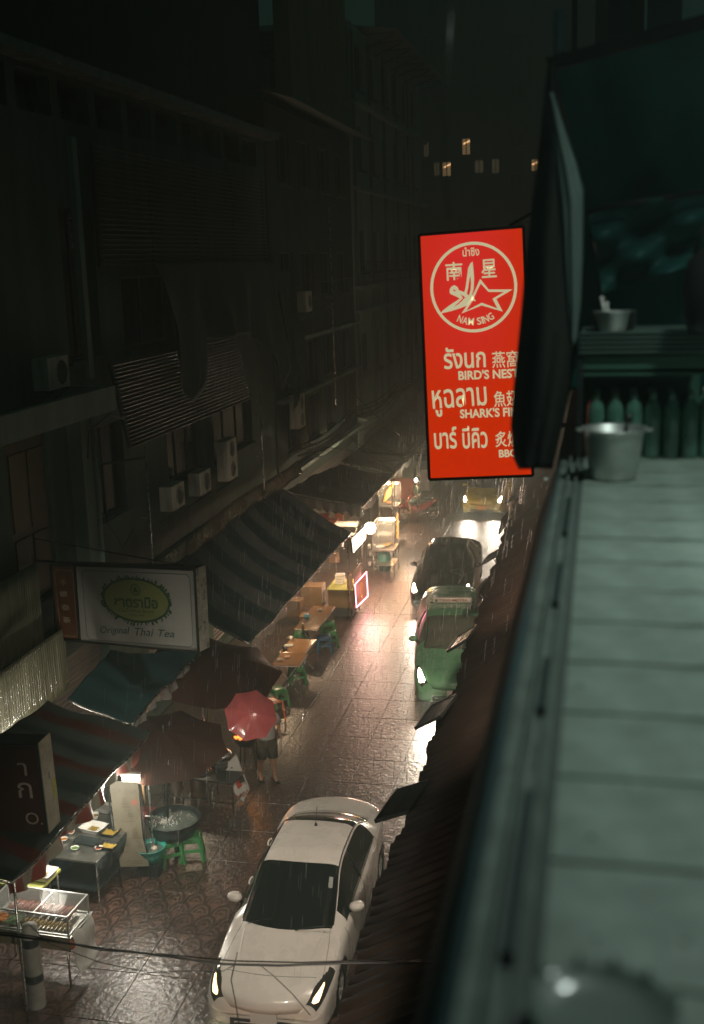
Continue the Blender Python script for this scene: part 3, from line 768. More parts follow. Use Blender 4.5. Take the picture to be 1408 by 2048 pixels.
# ================================================================== PEOPLE
def skin_obj(name, verts, edges, radii, m, parent, sub=2, root=0):
    me = bpy.data.meshes.new(name); me.from_pydata(verts, edges, []); me.materials.append(m)
    o = bpy.data.objects.new(name, me); col.objects.link(o)
    if parent: o.parent = parent
    md = o.modifiers.new('skin', 'SKIN'); md.use_smooth_shade = True
    if not me.skin_vertices: me.attributes
    bpy.context.view_layer.update()
    sv = me.skin_vertices
    if not sv:
        bm_ = bmesh.new(); bm_.from_mesh(me); bm_.verts.layers.skin.verify(); bm_.to_mesh(me); bm_.free(); sv = me.skin_vertices
    for i, r_ in enumerate(radii):
        sv[0].data[i].radius = (r_ if isinstance(r_, tuple) else (r_, r_)); sv[0].data[i].use_root = (i == root)
    s_ = o.modifiers.new('sub', 'SUBSURF'); s_.levels = sub; s_.render_levels = sub
    return o
skin_m = mat('tan_skin', (.42, .23, .13), .5, var=.1, vscale=6)
hair_m = mat('black_hair', (.012, .010, .009), .45)
def person(label, loc, rz, top_m, short_m, cat='person', arm_fwd=True, holding=None, seated=False, hood=None, shorts_len=.45):
    t = thing('person', label, cat, loc, rz)
    if not seated:
        hipz = .90; kn = [(.10, -.03, .48), (-.11, .05, .48)]; an = [(.11, .02, .09), (-.13, .20, .09)]; toe = [(.12, -.15, .035), (-.15, .02, .035)]
        heel = [(.11, .06, .05), (-.13, .24, .05)]
    else:
        hipz = .78; kn = [(.17, -.42, .72), (-.17, -.42, .72)]; an = [(.15, -.34, .32), (-.15, -.34, .32)]; toe = [(.15, -.52, .27), (-.15, -.52, .27)]; heel = [(.15, -.30, .28), (-.15, -.30, .28)]
    V = [(0, 0, hipz), (0, -.01, hipz + .18), (0, 0, hipz + .36), (0, .02, hipz + .50), (0, .0, hipz + .60), (0, -.02, hipz + .70), (0, -.03, hipz + .80)]
    Rr = [(.15, .11), (.13, .095), (.155, .10), (.12, .075), (.05, .05), (.08, .092), (.072, .085)]
    E_ = [(i, i + 1) for i in range(6)]
    for sd, k, a_, to, he in zip((1, -1), kn, an, toe, heel):
        n = len(V); V += [(sd * .09, 0, hipz - .06), k, (a_[0] * .5 + k[0] * .5 + .005 * sd, a_[1] * .5 + k[1] * .5 + .03, a_[2] * .45 + k[2] * .55), a_, to]
        Rr += [.092, .058, .056, .036, (.042, .025)]; E_ += [(0, n), (n, n + 1), (n + 1, n + 2), (n + 2, n + 3), (n + 3, n + 4)]
        V.append(he); Rr.append((.032, .03)); E_.append((n + 3, n + 5))
    hands = []
    for sd in (1, -1):
        n = len(V)
        if sd == 1: arm = [(.19, 0, hipz + .50), (.25, .02, hipz + .26), (.20, -.20, hipz + .14), (.19, -.27, hipz + .14)] if arm_fwd else [(.19, 0, hipz + .50), (.27, .02, hipz + .24), (.28, -.06, hipz), (.28, -.08, hipz - .07)]
        else: arm = [(-.19, 0, hipz + .50), (-.25, -.04, hipz + .27), (-.14, -.17, hipz + .44), (-.11, -.20, hipz + .49)]
        V += arm; Rr += [.055, .042, .030, (.035, .022)]; E_ += [(3, n), (n, n + 1), (n + 1, n + 2), (n + 2, n + 3)]; hands.append(Vector(arm[3]))
    body = skin_obj('body', V, E_, Rr, skin_m, t, 2)
    # fingers closed round the held handle
    for hi, h in enumerate(hands):
        for k in range(5):
            off = Vector((.0, -.015, .03 - .015 * k)) if k < 4 else Vector((.02, .02, .03))
            a = h + off; ln = (.030, .036, .032, .025, .026)[k]; sd = 1 if hi == 0 else -1
            pts = [tuple(a + Vector((.018 * sd, 0, 0))), tuple(a + Vector((.006 * sd, -ln, 0))), tuple(a + Vector((-.018 * sd, -ln * .8, -.002))), tuple(a + Vector((-.024 * sd, -.004, -.002)))]
            f_ = MB(); f_.tube(pts, [.009, .0085, .008, .006], 6); f_.build('finger', skin_m, t)
    # clothes
    m = MB()
    m.lathe([(.13, hipz - .04), (.172, hipz), (.165, hipz + .12), (.172, hipz + .30), (.178, hipz + .44), (.14, hipz + .55), (.065, hipz + .60)], (0, 0, 0), 24, sy=.72)
    for sd in (1, -1):
        n = 7 + 0; 
        a = Vector((sd * .17, 0, hipz + .50)); b_ = Vector((sd * .245, 0, hipz + .30)); m.tube([a, b_], [.078, .070], 12)
    m.build('shirt', top_m, t)
    m = MB(); m.lathe([(.175, hipz + .03), (.185, hipz - .05), (.18, hipz - .12)], (0, 0, 0), 24, sy=.74)
    for sd, k in zip((1, -1), kn):
        a = Vector((sd * .09, 0, hipz - .04)); b_ = a + (Vector(k) - a) * (shorts_len / .45 * .98); m.tube([a, (a + b_) / 2, b_], [.115, .108, .10], 14)
    m.build('shorts', short_m, t)
    for sd, to, he in zip((1, -1), toe, heel):
        m = MB(); a = Vector(to) + Vector((0, -.05, 0)); b_ = Vector(he) + Vector((0, .03, 0)); a.z = b_.z = min(to[2], he[2]) - .022
        m.bar(a, b_, .10, .018); m.tube([a + Vector((-.045, .07, .015)), (a + b_) / 2 + Vector((0, -.03, .055)), a + Vector((.045, .07, .015))], .007, 5); m.build('sandal', black_plastic, t)
    hz = hipz + .76
    m = MB(); m.lathe([(.001, .135), (.06, .12), (.092, .07), (.098, .01), (.088, -.05), (.06, -.08)], (0, .015, hz), 18, sx=.9, sy=1.05); m.build('hair', hood or hair_m, t)
    m = MB(); m.lathe([(.001, .012), (.009, .006), (.010, -.004), (.001, -.012)], (0, -.113, hz - .01), 8); m.lathe([(.008, .006), (.008, -.006)], (0, -.108, hz - .055), 8, sx=2)
    for sd in (1, -1):
        m.lathe([(.001, .009), (.009, 0), (.001, -.009)], (sd * .032, -.098, hz + .022), 8, sx=1.3); m.lathe([(.001, .026), (.013, .01), (.012, -.012), (.001, -.022)], (sd * .086, 0, hz - .005), 8, sx=.5)
    m.build('face_features', mat('dark_features', (.06, .03, .02), .5), t)
    return t, hands
brown_cloth = mat('olive_brown_cloth', (.075, .065, .045), .85, var=.2)
pf = oz(528, 1561, 0.02)
pers, hnd = person('person in dark shorts and sandals standing under the pink umbrella by the street', (pf.x + .10, pf.y + .02, 0), R(35), mat('pale_shirt_cloth', (.42, .40, .36), .8, var=.2), brown_cloth, shorts_len=.42)
m = MB(); m.box((0, 0, 0), (.004, .16, .28)); 
bag = m.build('plastic_bag', mat('white_plastic_film', (.6, .62, .60), .3, trans=.4, bump=1, bscale=30), None, thick=.004)
# handheld umbrella
def umbrella(label, c, rad, drop, mt, n=8, pole=2.0, tilt=(0, 0), rz=0, group=None, cat='umbrella', name='umbrella', rim_w=0.0):
    t = thing(name, label, cat, c, rz, group=group); t.rotation_euler = (tilt[0], tilt[1], rz)
    m = MB(); nr = 8; per = 6
    def pt(r_, k):
        a = 2 * PI * k / (n * per); ph = (k % per) / per; sag = 1 - .060 * math.sin(ph * PI) * 1.0
        rr = rad * r_ * (1 - .10 * math.sin(ph * PI) * r_ ** 2)
        return Vector((rr * math.cos(a), rr * math.sin(a), -drop * (r_ ** 1.8) - .03 * rad * math.sin(ph * PI) * r_))
    vs = [Vector((0, 0, 0))]; fs = []
    for i in range(1, nr + 1): vs += [pt(i / nr, k) for k in range(n * per)]
    N_ = n * per
    for k in range(N_): fs.append((0, 1 + k, 1 + (k + 1) % N_))
    for i in range(nr - 1):
        for k in range(N_): fs.append((1 + i * N_ + k, 1 + (i + 1) * N_ + k, 1 + (i + 1) * N_ + (k + 1) % N_, 1 + i * N_ + (k + 1) % N_))
    m.add(vs, fs, 0, True); 
    if rim_w:
        m.grid(lambda u, v: pt(1, int(round(u * N_)) % N_) - Vector((0, 0, rim_w * v)), N_, 1)
    m.build('canopy', mt, t)
    for k in range(n):
        r_ = MB(); r_.tube([pt(i / 6, k * per) - Vector((0, 0, .008)) for i in range(7)], .004 + .002 * (rad > .8), 5); r_.build('rib', steel if rad < .8 else metal_dark, t)
    p_ = MB(); p_.tube([(0, 0, .06 if rad < .8 else .12), (0, 0, -pole)], .007 if rad < .8 else .022, 8); p_.build('pole', steel if rad < .8 else metal_dark, t)
    if rad < .8:
        h_ = MB(); h_.tube([(0, 0, -pole), (0, 0, -pole - .06), (.02, 0, -pole - .10), (.05, 0, -pole - .10)], .013, 8); h_.build('handle', black_plastic, t)
    return t
uc = oz(503, 1425, 2.0)
hw = Matrix.Rotation(R(35), 4, 'Z') @ hnd[1] + pers.location
pink = mat('pink_umbrella_nylon', (.58, .13, .13), .22, var=.15, vscale=5, coat=.6, bump=.2, bscale=14)
umbrella('pink red umbrella open over the standing person', uc, .50, .17, pink, 8, pole=.55, tilt=(R(50), R(14)), rz=R(12))
umb_pos = uc
bag.location = Matrix.Rotation(R(35), 4, 'Z') @ (hnd[0] + Vector((.0, -.01, -.20))) + pers.location; bag.rotation_euler = (0, 0, R(20)); tag(bag, 'white plastic carrier bag hanging beside the person under the pink umbrella', 'bag')
# motorcycle and rider
def motorcycle(label, loc, rz, c, grp='motorcycles down the street'):
    t = thing('motorcycle', label, 'motorcycle', loc, rz, group=grp)
    w_ = MB(); w_.lathe([(.22, -.045), (.27, -.05), (.295, 0), (.27, .05), (.22, .045)], (0, 0, 0), 24, axis='X')
    h_ = MB(); h_.lathe([(.225, .03), (.215, 0), (.225, -.03)], (0, 0, 0), 24, axis='X'); h_.lathe([(.001, .05), (.04, .04), (.04, -.04), (.001, -.05)], (0, 0, 0), 10, axis='X')
    for k in range(6): a = PI * k / 3; h_.bar((0, 0, 0), (0, .22 * math.cos(a), .22 * math.sin(a)), .018)
    wo = w_.build('wheel', rubber, t); h_.build('rim', alu, wo); wo.location = (0, -.62, .29); w2 = dup(wo, (0, .62, .29), parent=t)
    pm = mat('body_' + c[0], c[1], .25, coat=.7, var=.1)
    m = MB(); m.tube([(0, -.50, .55), (0, -.35, .78), (0, -.28, .95)], [.10, .13, .07], 12); m.tube([(0, -.30, .55), (0, 0, .42), (0, .35, .58), (0, .72, .78)], [.12, .13, .15, .06], 12); m.build('fairing', pm, t)
    m = MB(); m.tube([(0, -.02, .74), (0, .25, .79), (0, .60, .84)], [.10, .14, .09], 12); m.build('seat', black_plastic, t)
    m = MB(); m.tube([(-.33, -.22, 1.02), (-.15, -.30, 1.0), (.15, -.30, 1.0), (.33, -.22, 1.02)], .014, 7); m.build('handlebar', metal_dark, t)
    m = MB(); m.tube([(0, -.62, .29), (0, -.40, .80)], .03, 8); m.tube([(0, -.80, .52), (0, -.62, .60), (0, -.42, .55)], [.05, .07, .05], 8); m.build('front_fork', pm, t)
    m = MB(); m.tube([(.13, .10, .25), (.15, .75, .38)], [.03, .045], 10); m.build('exhaust', chrome, t)
    m = MB(); m.lathe([(.001, -.03), (.07, -.02), (.075, .02)], (0, -.43, .86), 12, axis='Y'); m.build('headlamp', chrome, t)
    m = MB(); m.tube([(-.10, .70, .78), (.10, .70, .78)], .03, 8); m.build('tail_light', tail_m, t)
    for sd in (1, -1):
        m = MB(); m.tube([(sd * .24, -.26, 1.01), (sd * .30, -.28, 1.15)], .006, 5); m.lathe([(.001, -.01), (.05, -.005), (.05, .01), (.001, .012)], (sd * .30, -.28, 1.17), 10, axis='Y'); m.build('mirror', black_plastic, t)
    return t
mp = oz(836, 1040, 0)
motorcycle('red motorcycle with a chrome side strip beyond the food carts', (mp.x, mp.y, 0), R(-68), ('red', (.30, .03, .015)))
person('person in a green raincoat sitting on the red motorcycle', (mp.x, mp.y + .05, 0.03), R(-68), mat('green_raincoat', (.06, .13, .09), .3, var=.2, coat=.5, bump=.3), mat('green_raincoat_trousers', (.05, .10, .075), .4), seated=True, hood=mat('helmet_black', (.015, .015, .016), .15, coat=1), arm_fwd=True)
mq = oz(858, 985, 0)
motorcycle('dark motorcycle parked beyond the rider in green', (mq.x - .1, mq.y + 3, 0), R(-80), ('dark', (.03, .03, .035)))
mq = oz(808, 975, 0)
motorcycle('maroon motorcycle parked against the far stalls', (mq.x, mq.y, 0), R(-80), ('maroon', (.12, .02, .02)))
import mathutils.noise as mnoise
# ================================================================== CANOPIES OVER THE STALLS
def cloth(fn_, ff, bn, bf, sag=.12, wr=.015, seed=0, nu=36, nv=20):
    fn_, ff, bn, bf = map(Vector, (fn_, ff, bn, bf)); ph = seed * 1.7
    def f(u, v):
        p = (fn_ * (1 - u) + ff * u) * (1 - v) + (bn * (1 - u) + bf * u) * v
        z = -sag * 4 * v * (1 - v) * (.6 + .4 * math.sin(u * PI)) - .06 * math.sin(u * PI * 3) ** 2 * (1 - v) * .6
        z += .055 * mnoise.noise(Vector((p.x * 1.3, p.y * 1.1, ph))) + .025 * mnoise.noise(Vector((p.x * 4, p.y * 3.3, ph)))
        z += wr * math.sin(9 * u + 7 * v + ph) + wr * .6 * math.sin(23 * u - 6 * v + ph)
        return p + Vector((0, 0, z))
    return f
def stripes_mat(name, c1, c2, n, c3=None, every=0):
    m = bpy.data.materials.new(name); m.use_nodes = True; nt = m.node_tree; b = nt.nodes['Principled BSDF']; L = nt.links.new; N = nt.nodes.new
    uv = N('ShaderNodeUVMap'); sep = N('ShaderNodeSeparateXYZ'); L(uv.outputs[0], sep.inputs[0])
    mu = N('ShaderNodeMath'); mu.operation = 'MULTIPLY'; mu.inputs[1].default_value = n; L(sep.outputs[0], mu.inputs[0])
    fr = N('ShaderNodeMath'); fr.operation = 'FRACT'; L(mu.outputs[0], fr.inputs[0])
    cr = N('ShaderNodeValToRGB'); cr.color_ramp.interpolation = 'CONSTANT'; e = cr.color_ramp.elements
    if c3:
        e[0].position = 0; e[0].color = (*c1, 1); e[1].position = .25; e[1].color = (*c2, 1)
        q = e.new(.5); q.color = (*c3, 1); q = e.new(.75); q.color = (*c2, 1)
    else:
        e[0].position = 0; e[0].color = (*c1, 1); e[1].position = .5; e[1].color = (*c2, 1)
    L(fr.outputs[0], cr.inputs[0])
    nz = N('ShaderNodeTexNoise'); nz.inputs['Scale'].default_value = 2.5; nz.inputs['Detail'].default_value = 6
    tc = N('ShaderNodeTexCoord'); L(tc.outputs['Object'], nz.inputs['Vector'])
    mx = N('ShaderNodeMixRGB'); mx.blend_type = 'MULTIPLY'; mx.inputs[0].default_value = .7; L(cr.outputs[0], mx.inputs[1]); L(nz.outputs['Fac'], mx.inputs[2])
    L(mx.outputs[0], b.inputs['Base Color']); b.inputs['Roughness'].default_value = .42
    bp = N('ShaderNodeBump'); bp.inputs['Strength'].default_value = .35; bp.inputs['Distance'].default_value = .02; L(nz.outputs['Fac'], bp.inputs['Height']); L(bp.outputs[0], b.inputs['Normal'])
    MATS[name] = m; return m
def cloth_obj(name, f, nu, nv, mt, parent, thick=.006, label=None):
    m = MB(); m.grid(f, nu, nv); o = m.build(name, mt, parent, thick=thick, label=label)
    uvl = o.data.uv_layers.new(name='UVMap')
    for lp in o.data.loops:
        i, j = divmod(lp.vertex_index, nv + 1); uvl.data[lp.index].uv = (i / nu, j / nv)
    return o
film = mat('clear_plastic_film', (.62, .66, .62), .16, trans=.0, alpha=.20, coat=1, bump=1.2, bscale=7, spec=1.0)
film2 = mat('wet_silver_film', (.42, .43, .40), .16, alpha=.55, coat=1, bump=1.6, bscale=9, spec=1.0)
def canopy(label, P4, mt, seed, sag=.12, hang=.35, hang_mat=None, posts=True, group='canopies over the food stalls', near_hang=None, split=None):
    t = thing('canopy', label, 'canopy', (0, 0, 0), group=group)
    f = cloth(*P4, sag=sag, seed=seed)
    cloth_obj('roof_cloth', f, 90, 40, mt, t)
    m = MB(); m.tube([f(u, 0) + Vector((0, 0, -.03)) for u in np.linspace(0, 1, 25)], .022, 7); m.tube([f(0, v) + Vector((0, 0, -.03)) for v in np.linspace(0, 1, 13)], .018, 6); m.tube([f(1, v) + Vector((0, 0, -.03)) for v in np.linspace(0, 1, 13)], .018, 6); m.build('canopy_frame', steel, t)
    if hang:
        def h(u, v):
            p = f(u, 0); return p + Vector((-.04 - .06 * math.sin(u * 61) * v + .03 * math.sin(u * 23 + 2) * v, .02 * math.sin(u * 90), -.03 - hang * v * (1 + .25 * math.sin(u * 17 + seed))))
        cloth_obj('hanging_film', h, 120, 6, hang_mat or film, t, 0)
    if near_hang:
        def h2(u, v):
            p = f(0, u); return p + Vector((0, -.02 + .03 * math.sin(u * 40) * v, -.02 - near_hang * v * (1 + .1 * math.sin(u * 60))))
        cloth_obj('valance', h2, 60, 4, mt if near_hang < .5 else film, t, 0.004)
    if posts:
        for u, v in ((.03, .02), (.97, .02)):
            p = f(u, v); m = MB(); m.tube([(p.x, p.y, .0), (p.x, p.y, p.z - .04)], .02, 7); m.build('post', steel, t)
    return t, f
teal_stripe = stripes_mat('grey_teal_striped_cloth', (.040, .078, .088), (.15, .19, .185), 7)
dark_cloth = mat('dark_wet_tarpaulin', (.085, .09, .08), .40, var=.4, vscale=2.5, bump=.4, bscale=12)
teal_cloth = mat('deep_teal_tarpaulin', (.03, .085, .09), .42, var=.35, vscale=2, bump=.3, bscale=10)
red_stripe = stripes_mat('dark_striped_awning_cloth', (.018, .034, .031), (.055, .072, .065), 4, c3=(.085, .021, .011))
canopy('large grey teal striped canopy over the dining tables, in the middle of the stall row',
       (oz(497, 1285, 2.6), oz(702, 1063, 2.6), (-9.32, 22.3, 3.72), (-9.25, 32.4, 3.62)), teal_stripe, 1, sag=.22, hang=.32)
canopy('dark tarpaulin canopy with a hanging scalloped edge, before the panel of clear sheets',
       (oz(722, 1012, 2.9), oz(787, 947, 2.9), (-9.3, 33.1, 3.35), (-8.6, 37.6, 3.35)), dark_cloth, 2, sag=.12, hang=.30, near_hang=.34)
tr_m = mat('yellowed_translucent_sheet', (.25, .26, .17), .35, alpha=.75, bump=.5, bscale=6, spec=.6, var=.3)
trp = (oz(788, 946, 2.9), oz(836, 896, 2.9), (-8.55, 37.7, 3.42), (-8.5, 42.4, 3.45))
t, f = canopy('canopy of yellowish translucent sheets on crossed battens with cables over it', trp, tr_m, 3, sag=.05, hang=.25)
for a_, b_ in (((0, 0), (.55, 1)), ((.5, 0), (0, 1)), ((.45, 0), (1, 1)), ((.08, 0), (1, .15)), ((.0, .06), (1, .06))):
    m = MB(); m.bar(f(*a_) + Vector((0, 0, .03)), f(*b_) + Vector((0, 0, .03)), .035); m.build('batten', metal_dark, t)
canopy('farthest dim canopy touching the left edge of the red sign', (oz(838, 894, 2.9), oz(880, 845, 2.9), (-8.7, 42.8, 3.4), (-8.7, 52, 3.4)), dark_cloth, 4, hang=.25)
canopy('near awning with dark, grey and red stripes over the food trays',
       (oz(20, 1765, 2.5), oz(300, 1460, 2.5), oz(-230, 1640, 3.3), oz(95, 1398, 3.3)), red_stripe, 5, sag=.10, hang=.26, hang_mat=stripes_mat('red_white_striped_valance', (.28, .06, .04), (.36, .36, .28), 7))
canopy('plain deep teal canopy below the framed tea sign', (oz(262, 1442, 2.72), oz(405, 1292, 2.72), oz(135, 1395, 3.2), oz(222, 1303, 3.4)), teal_cloth, 6, sag=.10, hang=.22, hang_mat=film2)
brown_umb = mat('dark_maroon_umbrella_cloth', (.06, .024, .016), .5, var=.35, vscale=1.5, bump=.3, bscale=20)
brown_umb2 = mat('dark_brown_umbrella_cloth', (.07, .03, .02), .5, var=.35, vscale=1.5, bump=.3, bscale=20)
umbrella('big dark maroon market umbrella with a sagging rim, behind the pink umbrella', oz(424, 1312, 2.62), 1.42, .34, brown_umb, 8, pole=2.5, tilt=(R(10), R(6)), rz=R(22), group='market umbrellas beside the stalls', cat='market umbrella', name='market_umbrella')
umbrella('second dark brown market umbrella, above the steamer pots and the big tub', oz(326, 1462, 2.45), 1.12, .30, brown_umb2, 8, pole=2.36, tilt=(R(10), R(4)), rz=R(5), group='market umbrellas beside the stalls', cat='market umbrella', name='market_umbrella')

# hanging nets and tarpaulins on the facade
net = mat('dark_green_netting', (.022, .055, .042), .75, var=.45, vscale=3, streak=True, bump=.5, bscale=15)
def drape(label, y0, y1, z1, pts, xoff, seed, name='net_tarpaulin'):
    """cloth hung from z1 whose lower rim follows pts [(u, z)]"""
    us = [p[0] for p in pts]; zs = [p[1] for p in pts]
    m = MB()
    def f(u, v):
        zb = float(np.interp(u, us, zs)); y_ = y0 + (y1 - y0) * u
        return Vector((XF + xoff + .12 * math.sin(u * 31 + seed) * v + .10 * math.sin(u * 13 + v * 2) * v + .25 * v, y_ + .12 * math.sin(v * 5 + u * 9), z1 + (zb - z1) * v))
    m.grid(f, 90, 24); o = m.build(name, net, None, thick=.01)
    return tag(o, label, 'netting', 'netting on the left facade')
drape('dark green net tarpaulin hanging in two points from the upper louvred screen', 23.6, 33.0, 10.2, [(0, 9.1), (.08, 7.9), (.15, 6.9), (.22, 7.3), (.28, 8.35), (.62, 8.3), (.76, 8.0), (.87, 7.2), (.94, 6.4), (1, 7.0)], .45, 1)
drape('narrow dark net hanging beside the middle shophouse windows', 33.2, 35.2, 9.9, [(0, 7.8), (.5, 5.6), (1, 7.2)], .35, 2)
# clear corrugated sheets at the lower left
strip = drops(mat('wet_corrugated_plastic', (.20, .20, .13), .20, var=.45, vscale=5, streak=True, bump=.6, bscale=9, coat=.8), 30, .5)
for i, (y0_, y1_, z0_, z1_, xx, lb) in enumerate(((15.2, 17.9, 3.0, 5.1, -9.6, 'wet corrugated plastic sheet with golden glints below the left end of the tea sign'),
                                               (14.8, 18.1, 2.7, 3.85, -9.3, 'lower corrugated plastic sheet at the picture\'s left edge with a dark emblem'))):
    m = MB(); m.grid(lambda u, v: (xx + .02 * math.cos(u * (y1_ - y0_) / .076 * 2 * PI), y0_ + (y1_ - y0_) * u, z0_ + (z1_ - z0_) * v), 190, 6)
    tag(m.build('plastic_sheet', strip, None, thick=.005), lb, 'plastic sheet', 'corrugated plastic sheets')

# air conditioners
def aircon(label, px, py, x=XF + .5, h=.56, w_=.82, fans=1, rz=0):
    p = ox(px, py, x)
    t = thing('air_conditioner', label, 'air conditioner', (p.x, p.y, p.z - h / 2), rz, group='air conditioner units on the left facades')
    m = MB(); m.box((-.15, 0, h / 2), (.30, w_, h)); m.build('casing', ac_m, t, bevel=.015)
    hs = h / fans; r_ = min(.22, hs * .40)
    for k in range(fans):
        zc_ = hs * (k + .5); yc_ = .10 if fans == 1 else 0
        m = MB(); m.lathe([(r_ + .015, .0), (r_ + .012, .015), (r_, .018), (r_ * .98, .004)], (0, yc_, zc_), 24, axis='X')
        m.lathe([(.001, .003), (r_ * .98, .003)], (0, yc_, zc_), 20, axis='X', mi=1)
        g = m.build('fan_grille', [ac_m, black_plastic], t)
        b_ = MB(); b_.lathe([(.001, .014), (.05, .012), (.055, .005)], (0, yc_, zc_), 12, axis='X')
        for q in range(3):
            a = 2 * PI * q / 3; b_.bar((.006, yc_, zc_), (.006, yc_ + r_ * .9 * math.cos(a), zc_ + r_ * .9 * math.sin(a)), .07, .004)
        b_.build('fan', mat('fan_grey', (.22, .22, .2), .5), g)
        b2 = MB()
        for q in range(4): b2.tube([(.02, yc_ + r_ * (.25 + .22 * q) * math.cos(a2), zc_ + r_ * (.25 + .22 * q) * math.sin(a2)) for a2 in np.linspace(0, 2 * PI, 17)], .003, 4)
        b2.build('fan_guard', ac_m, g)
    m = MB()
    for s_ in (-1, 1): m.bar((-.30, s_ * w_ * .35, -.02), (.02, s_ * w_ * .35, -.02), .03); m.bar((-.38, s_ * w_ * .35, -.30), (0, s_ * w_ * .35, -.03), .025)
    m.build('bracket', metal_dark, t)
    return t
aircon('air conditioner sitting on the concrete ledge at the far left', 118, 745, XF + .55)
aircon('nearest of the three air conditioners in a row above the gutter, below the lower louvres', 357, 992)
aircon('middle air conditioner above the gutter, sunk in shadow', 411, 964)
aircon('tall air conditioner with two fans above the gutter', 465, 918, h=1.05, fans=2)
aircon('small lone air conditioner on the middle shophouse beside the long pipe', 618, 603, w_=.80, h=.66)
aircon('tall air conditioner with two fans on the middle shophouse, low above the cables', 604, 822, h=1.05, fans=2)
# drain pipes and poles
for (x_, y_, z0_, z1_, r_, lb) in ((XF + .36, 20.2, 3.6, 7.45, .05, 'pale rain pipe beside the brown door'), (XF + .9, 21.4, 3.6, 6.6, .018, 'thin wet iron pole in front of the lower louvres, catching glints'),
                             (XF + .75, 30.0, 3.2, 6.6, .018, 'thin rod hanging between the air conditioners'), (XF + .45, 40.4, 5.0, 12.0, .03, 'long thin rain pipe on the middle shophouse'),):
    m = MB(); m.tube([(x_, y_, z0_), (x_, y_ + .02, (z0_ + z1_) / 2), (x_, y_, z1_)], r_, 7)
    for q in range(3): zz = z0_ + (z1_ - z0_) * (q + .5) / 3; m.bar((x_, y_, zz), (x_ - .2, y_, zz), .02)
    tag(m.build('rain_pipe', conc_pale if r_ > .04 else steel, None), lb, 'pipe')
m = MB(); m.tube([(XF + .1, 20.4, 6.35), (XF + .9, 21.4, 6.35)], .025, 6); tag(m.build('iron_rail', metal_dark, None), 'short iron rail running out from the wall below the louvres', 'rail')
m = MB(); m.tube([(XF + .1, 34.4, 9.4), (XF + .5, 39.9, 9.4), (XF + .5, 43.8, 9.45)], .02, 5)
tag(m.build('iron_rail', metal_dark, None), 'long thin rail along the middle shophouse above its windows', 'rail')

# ================================================================== WIRES
def cable(label, pts, r_=.02, sag=.4, n=16, name='cable', grp=None, cat='cable'):
    m = MB(); P_ = []
    for a, b in zip(pts, pts[1:]):
        a = Vector(a); b = Vector(b)
        for k in range(n + 1):
            u = k / n; p = a.lerp(b, u); p.z -= sag * 4 * u * (1 - u); 
            if not P_ or (p - P_[-1]).length > 1e-4: P_.append(p)
    m.tube(P_, r_, 6); return tag(m.build(name, wire_m, None), label, cat, grp)
yb = 8.0
def cb(lst, r_, lb, grp=None, cat='cable'):
    m = MB(); m.tube([oy(a, b, yb + c) for a, b, c in lst], r_, 7); return tag(m.build('cable', wire_m, None), lb, cat, grp)
cb([(-60, 1862, 0), (65, 1877, 0), (180, 1893, 0), (330, 1912, 0), (440, 1928, 0), (560, 1931, 0), (700, 1926, 0), (870, 1925, 0), (1010, 1915, 0)], .010, 'thickest black cable crossing the bottom of the picture over the white car\'s bonnet')
cb([(-60, 1858, .1), (65, 1872, .1), (200, 1900, .1), (340, 1910, .1), (470, 1922, .1), (600, 1925, .1), (760, 1920, .1), (870, 1922, .1), (1010, 1910, .1)], .006, 'thinner cable twined with the thick one across the bottom')
cb([(60, 1850, .05), (95, 1885, .05), (200, 1925, .05), (300, 1945, .05), (380, 1942, .05), (440, 1945, .05), (470, 1930, .05)], .004, 'slack thin wire looping over the wet road at the lower left')
cb([(475, 1905, .0), (470, 1925, .0), (462, 1960, .0), (470, 2000, .0), (480, 2060, 0)], .005, 'short cut cable end standing up over the white car\'s headlight')
cb([(520, 1930, .0), (545, 1950, .0), (585, 1988, .0), (620, 2030, 0)], .004, 'wire running down over the white car\'s bonnet to the right')
# bundle along the left facade over the canopies
for k in range(9):
    r_ = .014 + .012 * (k % 3 == 0); dz = .11 * (k % 4); dx = .12 * (k // 4)
    cable('one of the black cables strung along the left facade above the canopies', [(-9.0 + dx, 33.6, 4.3 + dz), (-8.9 + dx, 41, 4.5 + dz), (-8.8 + dx, 50, 4.4 + dz), (-8.9 + dx, 62, 4.5 + dz)], r_, .25 + .13 * (k % 3), grp='cables along the left facade')
for k, (a, b) in enumerate((((745, 892), (860, 898)), ((700, 880), (862, 908)), ((640, 700), (800, 870)), ((720, 900), (860, 888)), ((540, 865), (835, 905)), ((560, 905), (760, 840)))):
    pa = oy(a[0], a[1], 36.0); pb = oy(b[0], b[1], 38.0); cable('thin slack cable crossing over the translucent canopy', [pa, pb], .014, .25, grp='slack cables over the translucent canopy')
m = MB(); rr_ = random.Random(4)
for k in range(16):
    a0 = oy(70 + rr_.uniform(-10, 10), 1095 + rr_.uniform(-12, 14), 19.6); a1 = oy(160 + rr_.uniform(-20, 20), 1060 + rr_.uniform(-15, 25), 20.4); a2 = oy(190 + rr_.uniform(-20, 25), 1085 + rr_.uniform(-20, 25), 20.8)
    m.tube([a0, a0.lerp(a1, .5) + Vector((0, 0, .05 * rr_.uniform(-1, 1))), a1, a2], .010, 5)
tag(m.build('cable_bundle', wire_m, None), 'tangled bundle of black cables on a bracket above the tea sign', 'cables')['kind'] = 'stuff'
m = MB(); m.tube([(XF + .36, 19.9, 6.6), (XF + .4, 19.95, 7.1), (XF + .6, 20.5, 7.35), (XF + .7, 20.9, 7.2)], .015, 6); m.tube([(XF + .32, 20.35, 7.0), (XF + .34, 20.6, 5.2), (XF + .5, 20.9, 4.6), (XF + .6, 21.2, 4.9)], .010, 5)
